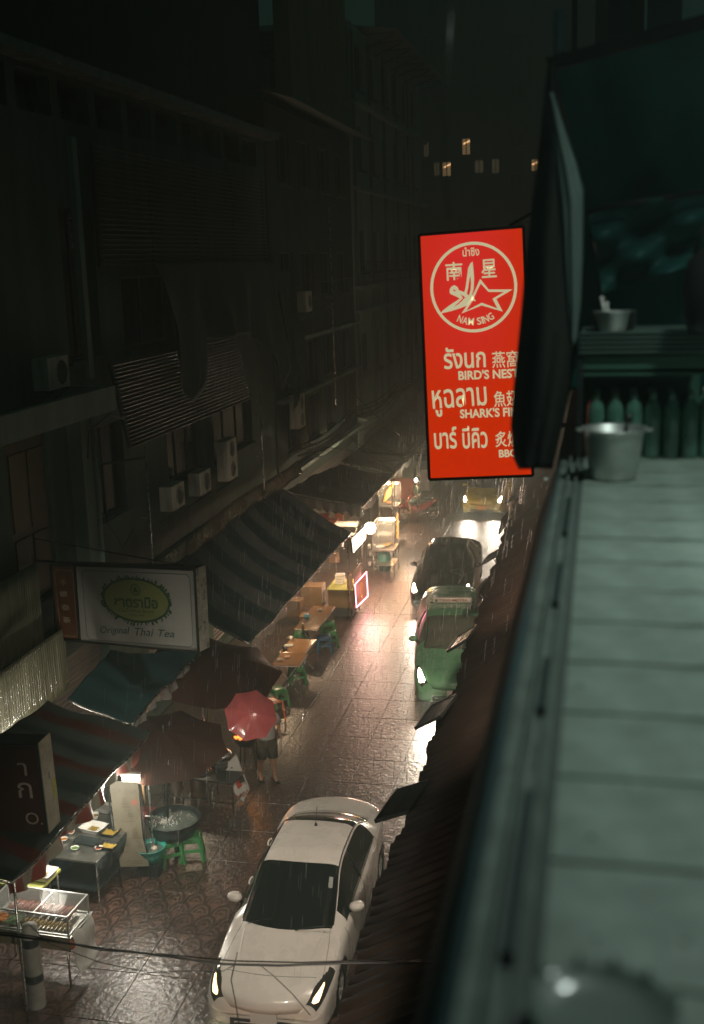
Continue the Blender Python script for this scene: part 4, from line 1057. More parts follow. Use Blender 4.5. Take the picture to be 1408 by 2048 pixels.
tag(m.build('wall_cable', wire_m, None), 'bent cable hooked over the pale pilaster', 'cable')
# utility pole far down the street
m = MB(); m.tube([(-6.2, 66, 0), (-6.2, 66, 10.5)], [.16, .10], 10); tp = m.build('utility_pole', conc, None); tag(tp, 'concrete utility pole with cross arms where the left row ends', 'utility pole')
for z_ in (8.2, 9.4, 10.0):
    m = MB(); m.bar((-7.3, 65.88, z_), (-5.1, 65.88, z_), .10); m.build('cross_arm', rust, tp)
m = MB(); m.lathe([(.001, .5), (.22, .45), (.22, -.45), (.001, -.5)], (-6.6, 65.8, 8.8), 14); m.build('transformer', metal_dark, tp)

# ================================================================== SIGNS
red_bg = mat('lit_red_acrylic', (.55, .02, .01), .4, emit=.0)
def sign_red_mat():
    m = bpy.data.materials.new('backlit_red_acrylic'); m.use_nodes = True; nt = m.node_tree; b = nt.nodes['Principled BSDF']; L = nt.links.new; N = nt.nodes.new
    tc = N('ShaderNodeTexCoord'); mp = N('ShaderNodeMapping'); mp.inputs['Location'].default_value = (-.62, 0, -1.35); mp.inputs['Scale'].default_value = (1.25, 1, .62)
    L(tc.outputs['Object'], mp.inputs[0])
    vl = N('ShaderNodeVectorMath'); vl.operation = 'LENGTH'; L(mp.outputs[0], vl.inputs[0])
    nz = N('ShaderNodeTexNoise'); nz.inputs['Scale'].default_value = 1.2; L(tc.outputs['Object'], nz.inputs['Vector'])
    ad = N('ShaderNodeMath'); ad.operation = 'MULTIPLY_ADD'; ad.inputs[1].default_value = .25; L(nz.outputs['Fac'], ad.inputs[0]); L(vl.outputs['Value'], ad.inputs[2])
    cr = N('ShaderNodeValToRGB'); cr.color_ramp.elements[0].position = .15; cr.color_ramp.elements[1].position = 1.0
    cr.color_ramp.elements[0].color = (*hexcol(222, 44, 42), 1); cr.color_ramp.elements[1].color = (*hexcol(206, 44, 0), 1)
    L(ad.outputs[0], cr.inputs[0]); L(cr.outputs[0], b.inputs['Emission Color']); b.inputs['Emission Strength'].default_value = .92
    b.inputs['Base Color'].default_value = (.12, .01, .005, 1); b.inputs['Roughness'].default_value = .35
    return m
SY = 12.0
O_ = oy(859, 959, SY); TL = oy(838, 470, SY); TR = oy(1047, 453, SY)
ux = (TR - TL).normalized(); uz = Vector((-ux.z, 0, ux.x))
sx_ = thing('hanging_sign', 'tall backlit red restaurant sign with cream lettering and a bird and star emblem', 'sign', O_); sx_.rotation_euler = (0, math.atan2(-ux.z, ux.x), 0)
SWd = (TR - TL).dot(ux) ; SHt = (TL - O_).dot(uz); sk = (TL - O_).dot(ux)
def S2(px, py):
    p = oy(px, py, SY) - O_; return (p.dot(ux), p.dot(uz))
def C2(cx, cy): return S2(820 + cx * 260 / 1408, 440 + cy * 260 / 1408)
def C3(cx, cy): return S2(840 + cx * 260 / 1408, 680 + cy * 260 / 1408)
BRp = S2(1066, 951); TRp = S2(1047, 453); TLp = S2(838, 470); BLp = (0, 0)
red_l = sign_red_mat()
m = MB(); flat_poly(m, [BLp, BRp, TRp, TLp], 0); m.build('lit_face', red_l, sx_)
m = MB()
q = [BLp, BRp, TRp, TLp]; m.prism(q[::-1], .004, .22); m.build('sign_box', metal_dark, sx_)
m = MB()
for a, b in zip(q, q[1:] + q[:1]): m.bar((a[0], .0, a[1]), (b[0], .0, b[1]), .028, .03)
m.build('sign_frame', metal_dark, sx_)
cream = mat('backlit_cream_lettering', (.6, .55, .4), .4, emit=.70, ecol=hexcol(232, 222, 176))
def arc_text(mb, s, cc, rad, a0, a1, h, bold, inward=False):
    wds = [{'M': 1.0, 'N': .82, 'G': .86, 'I': .26, ' ': .35, 'A': .9}.get(c, .74) for c in s]; tot = sum(wds) + .16 * (len(s) - 1); cur = 0
    for i, ch in enumerate(s):
        wq = wds[i]; mid = (cur + wq / 2) / tot; cur += wq + .16
        if ch == ' ': continue
        a = a0 + (a1 - a0) * mid; unit = abs(a1 - a0) * rad / tot; d = Vector((math.cos(a), math.sin(a))); tn = Vector((-d.y, d.x)) * (1 if inward else -1)
        wd = unit * wq; base = Vector(cc) + d * rad - tn * wd / 2
        text_on(mb, ch, base, base + tn * wd, h, bold)
m = MB()
c0 = C2(687, 730); e1 = C2(1163, 730); rx = e1[0] - c0[0]; rt = C2(687, 1218); rz_ = c0[1] - rt[1]
flat_poly(m, ringpts(*c0, rx, rz_), holes=[ringpts(*c0, rx - .030, rz_ - .030)]); 
m.build('emblem_ring', cream, sx_)
m = MB(); text_on(m, 'นำซิง', C2(572, 398), C2(752, 384), .092, .015); m.build('lettering', cream, sx_)
m = MB(); text_on(m, '南', C2(390, 660), C2(573, 648), .185, .012); m.build('lettering', cream, sx_)
m = MB(); text_on(m, '星', C2(775, 630), C2(942, 618), .185, .012); m.build('lettering', cream, sx_)
m = MB(); arc_text(m, 'NAM SING', c0, rx * .86, R(-120), R(-58), .075, .014, inward=True); m.build('lettering', cream, sx_)
# star outline and bird
so = [(760, 637), (855, 752), (1112, 752), (937, 856), (1007, 993), (777, 925), (560, 1013), (665, 870), (715, 880), (690, 820), (685, 780)]
si = [(765, 690), (850, 778), (1010, 778), (893, 856), (947, 960), (777, 893), (612, 980), (668, 900), (722, 880), (695, 800), (715, 778)]
m = MB(); flat_poly(m, [C2(760, 637), C2(852, 752), C2(1112, 752), C2(935, 856), C2(1007, 993), C2(777, 925), C2(557, 1013), C2(655, 868), C2(690, 790), C2(700, 770)], holes=[[C2(766, 688), C2(850, 779), C2(1020, 779), C2(893, 853), C2(947, 958), C2(777, 895), C2(610, 983), C2(676, 880), C2(715, 795), C2(722, 775)]]); m.build('star_emblem', cream, sx_)
m = MB(); flat_poly(m, [C2(*p) for p in ((678, 448), (690, 560), (695, 640), (690, 740), (672, 810), (716, 880), (660, 870), (620, 925), (560, 950), (450, 985), (335, 1012), (350, 985), (420, 930), (520, 865), (540, 850), (505, 830), (445, 805), (430, 790), (430, 750), (450, 720), (480, 705), (515, 725), (530, 760), (590, 780), (600, 740), (608, 690), (620, 600), (630, 520), (655, 470))],
    holes=[[C2(*p) for p in ((655, 600), (662, 690), (655, 760), (640, 815), (615, 800), (630, 740), (640, 660))], [C2(*p) for p in ((470, 745), (505, 772), (470, 770))], [C2(*p) for p in ((545, 800), (600, 838), (560, 880), (520, 915), (470, 945), (530, 890), (575, 845))]]); m.build('bird_emblem', cream, sx_)
for s, a, b, h, bd in (('รังนก', (262, 318), (715, 296), .225, .018), ('燕窩', (783, 305), (1075, 292), .175, .006), ("BIRD'S NEST", (418, 435), (1072, 408), .098, .03),
                     ('หูฉลาม', (145, 765), (732, 722), .215, .012), ('魚翅', (803, 728), (1075, 712), .168, .008), ("SHARK'S FIN", (436, 850), (1065, 824), .098, .03),
                     ('บาร์', (160, 1185), (405, 1175), .235, .018), ('บีคิว', (465, 1178), (735, 1168), .24, .018), ('炙燒', (818, 1162), (1082, 1150), .168, .01), ('BBQ', (858, 1288), (1062, 1278), .098, .03)):
    m = MB(); pa = C3(*a); pb = C3(*b)
    if s == 'หูฉลาม': pa = (pa[0], pa[1] - .07); pb = (pb[0], pb[1] - .07); h = .285
    text_on(m, s, pa, pb, h, bd); m.build('lettering', cream, sx_)
for q_ in (((SWd + .02, .11, SHt * .82), (SWd + .62, .11, SHt * .82), .05), ((SWd + .04, .11, SHt * .2), (SWd + .62, .11, SHt * .2), .05), ((SWd * .9, .11, SHt + .02), (SWd + .62, .11, SHt + .35), .03)):
    m = MB(); m.bar(*q_); m.build('bracket', metal_dark, sx_)

# tea sign
def panel_frame(tl, tr, bl):
    u_ = (tr - tl).normalized(); n_ = u_.cross((tl - bl)).normalized(); z_ = n_.cross(u_).normalized() * 1
    if z_.z < 0: z_ = -z_; 
    y_ = z_.cross(u_); return Matrix((u_, y_, z_)).transposed()
A0 = oy(151, 1131, 17.9); A1 = oy(388, 1142, 17.06); A2 = oy(162, 1281, 17.9)
A0 = Vector((A0.x, A0.y, A0.z)); Mt = panel_frame(A0, A1, A2)
ts = thing('framed_sign', 'unlit framed tea shop sign, cream with a yellow green wreathed oval', 'sign', A2); ts.rotation_euler = Mt.to_euler()
def T2(px, py):
    r = ray(px, py); n_ = Mt.col[1]; tt = (A2 - CAM).dot(n_) / r.dot(n_); p = CAM + r * tt - A2
    return (p.dot(Mt.col[0]), p.dot(Mt.col[2]))
def T1(cx, cy): return T2(60 + cx * 400 / 1408, 1050 + cy * 400 / 1408)
face = [T1(360, 815), T1(1180, 885), T1(1150, 325), T1(320, 285)]
side = [T1(200, 795), T1(350, 808), T1(312, 290), T1(150, 290)]
boxp = [T1(196, 803), T1(1190, 893), T1(1160, 308), T1(146, 278)]
m = MB(); m.prism(boxp[::-1], .004, .26); m.build('sign_box', metal_dark, ts)
m = MB(); a, b = boxp[1], boxp[2]; m.add([(a[0] + .012, -.01, a[1]), (a[0] + .012, .27, a[1]), (b[0] + .012, .27, b[1]), (b[0] + .012, -.01, b[1])], [(0, 1, 2, 3)]); m.build('side_plate', drops(mat('wet_silver_plate', (.42, .42, .36), .3, metal=.6, var=.5, vscale=7, bump=.8), 30, .8), ts)
m = MB(); flat_poly(m, face, 0); m.build('cream_panel', mat('aged_cream_panel', (.42, .42, .39), .35, var=.12, vscale=2), ts)
m = MB(); flat_poly(m, side, -.002); m.build('brown_panel', mat('brown_sign_panel', (.14, .055, .026), .4, var=.15), ts)
m = MB()
for a, b in zip(boxp, boxp[1:] + boxp[:1]): m.bar((a[0], -.012, a[1]), (b[0], -.012, b[1]), .035, .03)
a, b = T1(355, 812), T1(318, 284); m.bar((a[0], -.012, a[1]), (b[0], -.012, b[1]), .035, .03)
m.build('sign_frame', metal_dark, ts)
dgreen = mat('dark_green_print', (.035, .10, .045), .5); ygreen = mat('yellow_green_print', (.26, .29, .10), .45, var=.1); pale_p = mat('pale_print', (.42, .36, .24), .5); dteal = mat('dark_teal_print', (.03, .09, .085), .5)
oc = T1(745, 530); ow = T1(975, 540)[0] - oc[0]; oh = oc[1] - T1(745, 675)[1]
m = MB(); flat_poly(m, ringpts(*oc, ow, oh), -.003); m.build('yellow_oval', ygreen, ts)
m = MB(); flat_poly(m, ringpts(*oc, ow + .035, oh + .03), -.0032, holes=[ringpts(*oc, ow - .01, oh - .01)])
rr2 = random.Random(3)
for k in range(64):
    a = 2 * PI * k / 64; p = Vector((oc[0] + (ow + .02) * math.cos(a), oc[1] + (oh + .015) * math.sin(a))); d = Vector((math.cos(a + rr2.uniform(-1, 1)), math.sin(a + rr2.uniform(-1, 1)))); nrm = Vector((-d.y, d.x)); L_ = rr2.uniform(.05, .085) * (1.2 if math.sin(a) < 0 else 1)
    flat_poly(m, [p, p + d * L_ * .5 + nrm * .022, p + d * L_, p + d * L_ * .5 - nrm * .022], -.0036)
m.build('leaf_wreath', dgreen, ts)
m = MB(); ec = T1(742, 455); flat_poly(m, ringpts(*ec, .105, .105, 32), -.004, holes=[ringpts(*ec, .083, .083, 32)]); 
flat_poly(m, [(ec[0] + x, ec[1] + z) for x, z in ((-.05, -.045), (.05, -.045), (.055, -.01), (.03, .0), (.035, .03), (.01, .065), (-.005, .03), (-.03, .03), (-.045, .0))], -.004); m.build('hand_emblem', dgreen, ts)
m = MB(); text_on(m, 'ชาตรามือ', T1(600, 575), T1(905, 592), .20, .03, shear=.1, y=-.0045); m.build('lettering', dgreen, ts)
m = MB(); text_on(m, 'ChaTraMue Brand', T1(628, 610), T1(872, 622), .062, .0, y=-.0045); m.build('lettering', dgreen, ts)
m = MB(); text_on(m, 'SINCE 1945', T1(702, 638), T1(802, 642), .030, .0, y=-.0045); m.build('lettering', dgreen, ts)
m = MB()
for s, a, b, h in (('Original', (500, 775), (712, 780), .16), ('Thai', (745, 778), (878, 784), .14), ('Tea', (908, 785), (1022, 792), .125)): text_on(m, s, T1(*a), T1(*b), h, .004, shear=.35, y=-.004)
m.build('lettering', dteal, ts)
m = MB()
def chamfer(ps, c=.06):
    out = []
    n = len(ps)
    for i in range(n):
        p = Vector(ps[i]); a = (Vector(ps[i - 1]) - p).normalized(); b = (Vector(ps[(i + 1) % n]) - p).normalized(); out += [p + a * c, p + b * c]
    return out
def outline(mb, ps, w_=.008, y=-.004):
    for a, b in zip(ps, ps[1:] + ps[:1]): mb.bar((a[0], y, a[1]), (b[0], y, b[1]), .002, w_)
outline(m, chamfer([T1(405, 805), T1(1150, 862), T1(1125, 350), T1(362, 318)])); m.build('border_line', dteal, ts)
m = MB(); outline(m, chamfer([T1(222, 778), T1(335, 786), T1(300, 322), T1(170, 314)], .04)); 
for ch, (a, b) in zip('手標泰茶', (((215, 425), (262, 428)), ((212, 508), (268, 512)), ((225, 600), (285, 604)), ((235, 688), (292, 693)))): text_on(m, ch, T1(*a), T1(*b), .118, .01, y=-.005)
m.build('lettering', pale_p, ts)
m = MB(); a = boxp[3]; b = boxp[0]; m.bar((a[0], .1, a[1] + .03), (a[0] - .6, .1, a[1] + .03), .045); m.build('bracket', metal_dark, ts); m = MB(); m.bar((b[0], .1, b[1] - .03), (b[0] - .5, .1, b[1] - .03), .045); m.build('bracket', metal_dark, ts); m = MB(); m.bar((boxp[2][0] - .3, .1, boxp[2][1] + .02), (a[0] - .5, .1, a[1] + .45), .015); m.build('stay_wire', metal_dark, ts)
# narrow red-brown vertical sign at the left edge
B2 = oy(98, 1668, 12.9); B0 = oy(80, 1488, 12.9)
vs_ = thing('box_sign', 'narrow dark red box sign with pale letters and a silver side at the left edge', 'sign', (B2.x, B2.y, B2.z)); vs_.rotation_euler = (0, R(-1.5), R(2))
H2 = (B0 - B2).length
m = MB(); m.box((-.42, .16, H2 / 2), (.84, .32, H2)); m.build('sign_box', metal_dark, vs_)
m = MB(); m.box((-.43, -.006, H2 / 2), (.76, .012, H2 - .06)); m.build('red_panel', mat('dark_red_panel', (.05, .016, .008), .35, var=.1), vs_)
m = MB(); m.box((.008, .16, H2 / 2 + .02), (.014, .36, H2)); sp = m.build('side_plate', drops(mat('wet_tin_plate', (.34, .33, .25), .35, metal=.5, var=.4, vscale=6, bump=.5), 40, .6), vs_)
m = MB(); m.box((.018, .27, H2 * .42), (.004, .10, .28)); m.build('yellow_sticker', mat('yellow_sticker', (.35, .34, .05), .5, var=.3, vscale=9), vs_)
m = MB()
for k in range(5): m.box((.018, .17, H2 * .56 + .022 * k), (.004, .06, .007))
m.build('vent_slots', black_plastic, vs_)
for s_, a_, b_, h_ in (('O.', (-.30, .14), (-.06, .14), .17), ('ก', (-.36, .52), (-.16, .52), .22), ('า', (-.33, .84), (-.2, .84), .18)):
    m = MB(); text_on(m, s_, a_, b_, h_, .0, y=-.014); m.build('lettering', mat('faded_pale_letters', (.38, .33, .27), .5), vs_)
m = MB(); m.bar((-.8, .16, H2 - .1), (-1.6, .16, H2 - .1), .05); m.build('bracket', metal_dark, vs_)
# ================================================================== STALLS
green_pl = mat('green_stool_plastic', (.05, .24, .075), .35, var=.12); blue_pl = mat('blue_stool_plastic', (.04, .12, .22), .35, var=.12)
orange_pl = mat('orange_plastic', (.62, .12, .02), .38, var=.1); red_pl = mat('red_plastic', (.55, .05, .035), .35); turq = mat('turquoise_plastic', (.04, .34, .27), .3)
tub_m = mat('dark_grey_tub_plastic', (.02, .028, .028), .35); tin = mat('galvanised_tin', (.42, .42, .38), .35, metal=.9, var=.25, vscale=7)
wood_top = mat('tan_laminate_tabletop', (.34, .19, .09), .18, var=.18, vscale=3, coat=.5); water = mat('rippling_water', (.10, .14, .12), .06, bump=1.0, bscale=22, coat=1)
foam = mat('white_foam_plastic', (.72, .71, .66), .5); card = mat('brown_cardboard', (.28, .18, .09), .8, var=.2)
def stool_meshes():
    s = MB(); s.lathe([(.001, .45), (.13, .45), (.155, .44), (.16, .42), (.165, .385)], (0, 0, 0), 4 * 6)
    for i in range(len(s.v)):                                     # squarish seat
        x, y, z = s.v[i]; r_ = math.hypot(x, y)
        if r_ > .01: k = 1 / max(abs(x / r_), abs(y / r_)) ** .7; s.v[i] = (x * k, y * k, z)
    l = MB()
    l.add([(-.055, -.006, 0), (.055, -.006, 0), (.042, .012, 0), (-.042, .012, 0)], [])
    leg = MB()
    leg.bar((.145, .145, .40), (.195, .195, 0), .055, .05); 
    ring = MB()
    for a, b in (((-1, -1), (1, -1)), ((1, -1), (1, 1)), ((1, 1), (-1, 1)), ((-1, 1), (-1, -1))): ring.bar((a[0] * .165, a[1] * .165, .20), (b[0] * .165, b[1] * .165, .20), .025, .05); ring.bar((a[0] * .15, a[1] * .15, .375), (b[0] * .15, b[1] * .15, .375), .02, .06)
    return s, leg, ring
def make_stool(label, mt, loc, rz=0.0):
    t = thing('plastic_stool', label, 'stool', loc, rz, group='plastic stools beside the stalls')
    s, leg, ring = stool_meshes(); s.build('seat', mt, t)
    l0 = leg.build('leg', mt, t)
    for k in (1, 2, 3): c = dup(l0, parent=t); c.rotation_euler = (0, 0, k * PI / 2)
    ring.build('stretcher', mt, t); return t
gs = make_stool('green stool carrying the big water tub, on the street side', green_pl, oz(384, 1702, .12), R(20)); gs.location.z = 0
def place_stool(label, px, py, rz, mt=None, zz=0.0, zp=0.0):
    p = oz(px, py, zp); 
    if mt is None: return dup(gs, (p.x, p.y, zz), rz, label)
    if mt not in _st:
        _st[mt] = make_stool(label, mt, (p.x, p.y, zz), rz); return _st[mt]
    return dup(_st[mt], (p.x, p.y, zz), rz, label)
_st = {}
place_stool('green stool under the big water tub, half hidden by the turquoise basin', 341, 1724, R(40))
place_stool('uppermost green stool of the leaning pile at the street side of the long table', 657, 1285, R(12), zz=.16)
place_stool('lower green stool of the pile beside the long table', 661, 1292, R(18), zz=0)
place_stool('blue stool at the near end of the long table', 650, 1302, R(15), blue_pl)
place_stool('green stool tucked under the near left corner of the long table', 602, 1295, R(5))
place_stool('green stool standing alone at the edge of the canopy', 595, 1366, R(25))
place_stool('green stool tipped beside the orange chair', 556, 1412, R(50))
def table(label, px, py, rz, L_=1.9, W_=.62, h=.75, mt=None, grp='folding tables under the striped canopy', zz=None):
    p = oz(px, py, h)
    t = thing('folding_table', label, 'table', (p.x, p.y, 0), rz, group=grp)
    m = MB(); m.box((0, 0, h - .012), (W_, L_, .024)); m.build('tabletop', mt or wood_top, t, bevel=.004)
    m = MB(); m.box((0, 0, h - .03), (W_ + .012, L_ + .012, .014)); m.build('table_edge', white_plastic, t)
    for s_ in (-1, 1):
        for q in (-1, 1):
            m = MB(); m.tube([(q * W_ * .4, s_ * L_ * .36, h - .04), (-q * W_ * .38, s_ * L_ * .36, 0)], .013, 6); m.build('leg', steel, t)
    return t
table('long tan table with a blue tissue box on it', 631, 1234, R(-.5), 2.0, .62)
table('second tan table covered with dishes, half under the canopy', 596, 1291, R(-2), 1.05, .66)
table('third tan table at the near end of the row of tables', 580, 1318, R(1), .85, .66)
p = oz(614, 1238, .76)
t = thing('tissue_box', 'blue tissue dispenser near the middle of the long tan table', 'tissue box', p, R(10))
m = MB(); m.box((0, 0, .07), (.12, .12, .14)); m.build('box', mat('sky_blue_plastic', (.05, .32, .48), .35), t, bevel=.008); m = MB(); m.box((0, -.061, .04), (.122, .004, .05)); m.box((0, 0, .142), (.02, .08, .006)); m.build('slot', black_plastic, t)
# crockery on second table
dish = mat('glazed_dish', (.55, .55, .50), .2, coat=.6)
def bowl(label, px, py, z, r_=.09, h=.06, mt=None, name='bowl', fill=None, cat='bowl', grp='bowls and dishes on the tables'):
    p = oz(px, py, z); t = thing(name, label, cat, (p.x, p.y, z), 0, group=grp)
    m = MB(); m.lathe([(.001, .0), (r_ * .45, .0), (r_ * .8, h * .5), (r_, h), (r_ * .96, h), (r_ * .75, h * .5), (r_ * .4, .012), (.001, .012)], (0, 0, 0), 22); m.build('shell', mt or dish, t)
    if fill: m = MB(); m.lathe([(.001, h * .72), (r_ * .5, h * .75), (r_ * .86, h * .66)], (0, 0, 0), 16); m.build('contents', fill, t)
    return t
food_br = mat('dark_stew', (.10, .05, .02), .3, var=.5, vscale=40); food_y = mat('yellow_food', (.34, .23, .04), .5, var=.5, vscale=30); food_r = mat('red_sausages', (.34, .07, .03), .35, var=.2)
food_g = mat('green_leaves', (.08, .20, .04), .5, var=.4, vscale=40); food_o = mat('orange_slices', (.6, .22, .04), .4, var=.3, vscale=30)
bowl('white bowl on the second table, farthest', 581, 1278, .752, .075, .05, fill=food_br); bowl('white plate on the second table beside the cup', 578, 1292, .752, .12, .025, name='plate', cat='plate'); bowl('dark bowl at the corner of the second table', 570, 1300, .752, .08, .06, mt=black_plastic)
p = oz(582, 1274, .86); t = thing('paper_cup', 'white paper cup standing on the second table', 'cup', (p.x, p.y, .752)); m = MB(); m.lathe([(.001, 0), (.03, 0), (.042, .12), (.038, .12), (.028, .01), (.001, .01)], (0, 0, 0), 16); m.build('cup_wall', foam, t); m = MB(); m.lathe([(.042, .118), (.046, .122), (.042, .126)], (0, 0, 0), 16); m.build('cup_rim', foam, t)
# orange chair by the pink umbrella
p = oz(544, 1440, 0); t = thing('plastic_chair', 'orange plastic chair partly hidden by the pink umbrella', 'chair', (p.x, p.y, 0), R(140))
m = MB(); m.grid(lambda u, v: ((u - .5) * .42, (v - .5) * .40, .44 + .02 * (2 * u - 1) ** 2), 8, 8); m.build('seat', orange_pl, t, thick=.012)
m = MB(); m.grid(lambda u, v: ((u - .5) * .42, .20 + .08 * v - .05 * (1 - (2 * u - 1) ** 2), .46 + .38 * v), 8, 8); m.build('backrest', orange_pl, t, thick=.012)
for a, b in ((1, 1), (1, -1), (-1, 1), (-1, -1)): m = MB(); m.bar((a * .19, b * .18, .44), (a * .22, b * .22, 0), .03); m.build('leg', orange_pl, t)
# yellow-topped drinks stall with pink neon
pa = oz(655, 1178, .92); pb = oz(706, 1178, .92)
ys = thing('drinks_stall', 'drinks stall with a yellow green counter top behind the pink neon frame', 'stall', ((pa.x + pb.x) / 2, pa.y + .55, 0))
Wd = pb.x - pa.x; yel = mat('yellow_green_laminate', (.50, .52, .16), .35, var=.08)
m = MB(); m.box((0, 0, .905), (Wd + .06, 1.15, .03)); m.build('counter_top', yel, ys, bevel=.006)
m = MB(); m.box((0, 0, .62), (Wd, 1.05, .52)); m.build('front_panel', mat('tan_cart_panel', (.30, .22, .11), .5, var=.25, vscale=3), ys)
m = MB(); m.box((0, 0, .22), (Wd - .1, .95, .26)); m.build('base_box', mat('grey_blue_panel', (.10, .12, .12), .5, var=.2), ys)
for a, b in ((1, 1), (1, -1), (-1, 1), (-1, -1)): m = MB(); m.tube([(a * Wd * .45, b * .48, 0), (a * Wd * .45, b * .48, 2.1 if b > 0 else .9)], .016, 6); m.build('leg', steel, ys)
m = MB(); m.box((Wd * .5 + .03, .05, 1.18), (.03, .95, .50)); m.box((Wd * .36, -.40, 1.12), (.14, .12, .40)); m.build('side_screen', mat('tan_side_screen', (.42, .32, .20), .45, var=.2), ys)
neon = mat('pink_neon_tube', (1, .5, .6), .4, emit=9, ecol=(1.0, .30, .42)); nx = ys.location.x + Wd / 2 + .10
q = [ox(710, 1169, nx), ox(733, 1144, nx), ox(736, 1192, nx), ox(713, 1215, nx)]
nb = thing('neon_sign', 'small menu board framed by a pink neon tube, facing the street at knee height', 'sign', q[3])
m = MB(); m.tube([p - q[3] for p in q], .014, 8, close=True); m.build('neon_tube', neon, nb)
m = MB(); m.add([p - q[3] - Vector((.02, 0, 0)) for p in q], [(0, 3, 2, 1)]); m.build('menu_board', mat('orange_brown_board', (.36, .16, .06), .5, var=.4, vscale=8, emit=.15, ecol=(.9, .35, .12)), nb, thick=.01)
m = MB(); c = (q[0] + q[1] + q[2] + q[3]) / 4 - q[3]; m.tube([c + Vector((-.006, .22 * math.cos(a) * .7, .22 * math.sin(a))) for a in np.linspace(.6, 5.2, 16)], .014, 5); m.build('board_print', mat('yellow_print', (.55, .4, .1), .5, emit=.2, ecol=(1, .7, .2)), nb)
lamp('POINT', q[0].lerp(q[2], .5) + Vector((.25, 0, 0)), 14, (1, .28, .38), .25)
for k in range(4):
    p = ys.location + Vector((-.12, .05, .92 + .075 * k)); t = thing('foam_box', ['lowest', 'second', 'third', 'topmost'][k] + ' white foam takeaway box in the stack on the yellow counter', 'box', p, R(4 * k - 5), group='foam boxes on the yellow counter')
    m = MB(); m.box((0, 0, .034), (.27, .25, .068)); m.build('shell', foam, t, bevel=.02)
p = ys.location + Vector((.12, .38, .92)); t = thing('bottle', 'pale squeeze bottle behind the foam boxes', 'bottle', p); m = MB(); m.lathe([(.001, 0), (.035, 0), (.037, .16), (.015, .20)], (0, 0, 0), 14); m.build('flask', dish, t); m = MB(); m.lathe([(.015, .20), (.014, .24), (.004, .27), (.001, .27)], (0, 0, 0), 12); m.build('cap', red_pl, t)
# cardboard panels and boxes behind the long table
for i, (px, py, s, hz, lb) in enumerate(((626, 1187, (.62, .5, .62), 0, 'large taped brown carton behind the long table'), (622, 1212, (.60, .45, .35), 0, 'lower brown carton in front of the large one'), (590, 1205, (.4, .4, .45), 0, 'small pale carton under the canopy edge'))):
    p = oz(px, py, .6); t = thing('carton', lb, 'carton', (p.x, p.y, .25 if i != 1 else 0), R(3 - 2 * i), group='cartons behind the long table')
    m = MB(); m.box((0, 0, s[2] / 2), s); m.build('carton_body', card, t); m = MB(); m.box((0, 0, s[2] + .003), (s[0] * .98, .05, .006)); m.box((0, -s[1] / 2 - .002, s[2] * .5), (s[0] * .1, .004, s[2])); m.build('tape', mat('packing_tape', (.30, .22, .12), .25), t)
    if i == 0: m = MB(); m.box((.34, -.1, .42), (.02, .5, .5)); m.build('flap', mat('pale_board', (.5, .45, .35), .6), t)
# heap of goods with warm tones under the canopy
# LED menu panel and bulb
qx = -6.85
q = [ox(704, 1078, qx), ox(731, 1052, qx), ox(731, 1078, qx), ox(707, 1106, qx)]
lp = thing('light_panel', 'glaring white light panel facing the street beside the bare bulb', 'light panel', q[3])
m = MB(); m.add([p - q[3] for p in q], [(0, 3, 2, 1)]); m.build('lit_face', mat('lit_white_panel', (1, .9, .7), .4, emit=5, ecol=(1.0, .80, .55)), lp, thick=.004)
m = MB(); m.add([p - q[3] - Vector((.04, 0, 0)) for p in q], [(0, 3, 2, 1)]); m.build('back', metal_dark, lp, thick=.05)
bp_ = oz(740, 1056, 2.2)
bb = thing('bare_bulb', 'bare glaring white bulb hanging over the drinks stalls', 'lamp', bp_)
m = MB(); m.lathe([(.001, -.18), (.09, -.16), (.155, -.10), (.18, .0), (.155, .10), (.08, .16), (.03, .18)], (0, 0, 0), 20); m.build('bulb', mat('bulb_glow', (1, .9, .7), .4, emit=14, ecol=(1.0, .84, .62)), bb)  # bulb drawn oversize to take in its glare
m = MB(); m.tube([(0, 0, .16), (0, 0, .26)], .03, 10); m.build('socket', black_plastic, bb); m = MB(); m.tube([(0, 0, .26), (0, 0, .5), (-.5, .2, .62)], .006, 5); m.build('cord', wire_m, bb)
lamp('POINT', (0, 0, -.22), 260, (1.0, .60, .44), .3, bb); lamp('SPOT', (0, 0, -.22), 1100, (1.0, .55, .40), .3, bb, (0, 0, 0), R(150), .5)
# white counter shelf unit behind the light panel
p = oz(700, 1047, 1.5); t = thing('display_counter', 'white topped counter with a lower shelf behind the glaring light panel', 'counter', (p.x - .15, p.y + .2, 0))
m = MB(); m.box((0, 0, 1.44), (.78, .34, .12)); m.box((0, -.22, 1.14), (.72, .3, .04)); m.build('counter_top', foam, t, bevel=.01)
for a in (-1, 1):
    for b in (-1, 1): m = MB(); m.tube([(a * .34, b * .14, 0), (a * .34, b * .14, 1.4)], .015, 6); m.build('leg', steel, t)
for px, py, lb, mt_ in ((150, 1700, 'small white bowl at the near edge of the steel table', food_g), (142, 1668, 'white bowl of red paste on the steel table', food_r), (172, 1628, 'white bowl behind the yellow food tray', food_o), (205, 1590, 'bowl of greens at the far end of the steel table', food_g), (560, 1322, 'small bowl on the third tan table', food_br), (128, 1682, 'deep bowl of orange food at the wall end of the steel table', food_o), (160, 1612, 'bowl of yellow food under the striped awning', food_y), (198, 1700, 'small bowl at the street corner of the steel table', food_r), (574, 1316, 'second small bowl on the third tan table', food_o), (640, 1222, 'single dish at the far end of the long tan table', food_br)):
    bowl(lb, px, py, .852 if px < 300 else .752, .07, .05, fill=mt_)
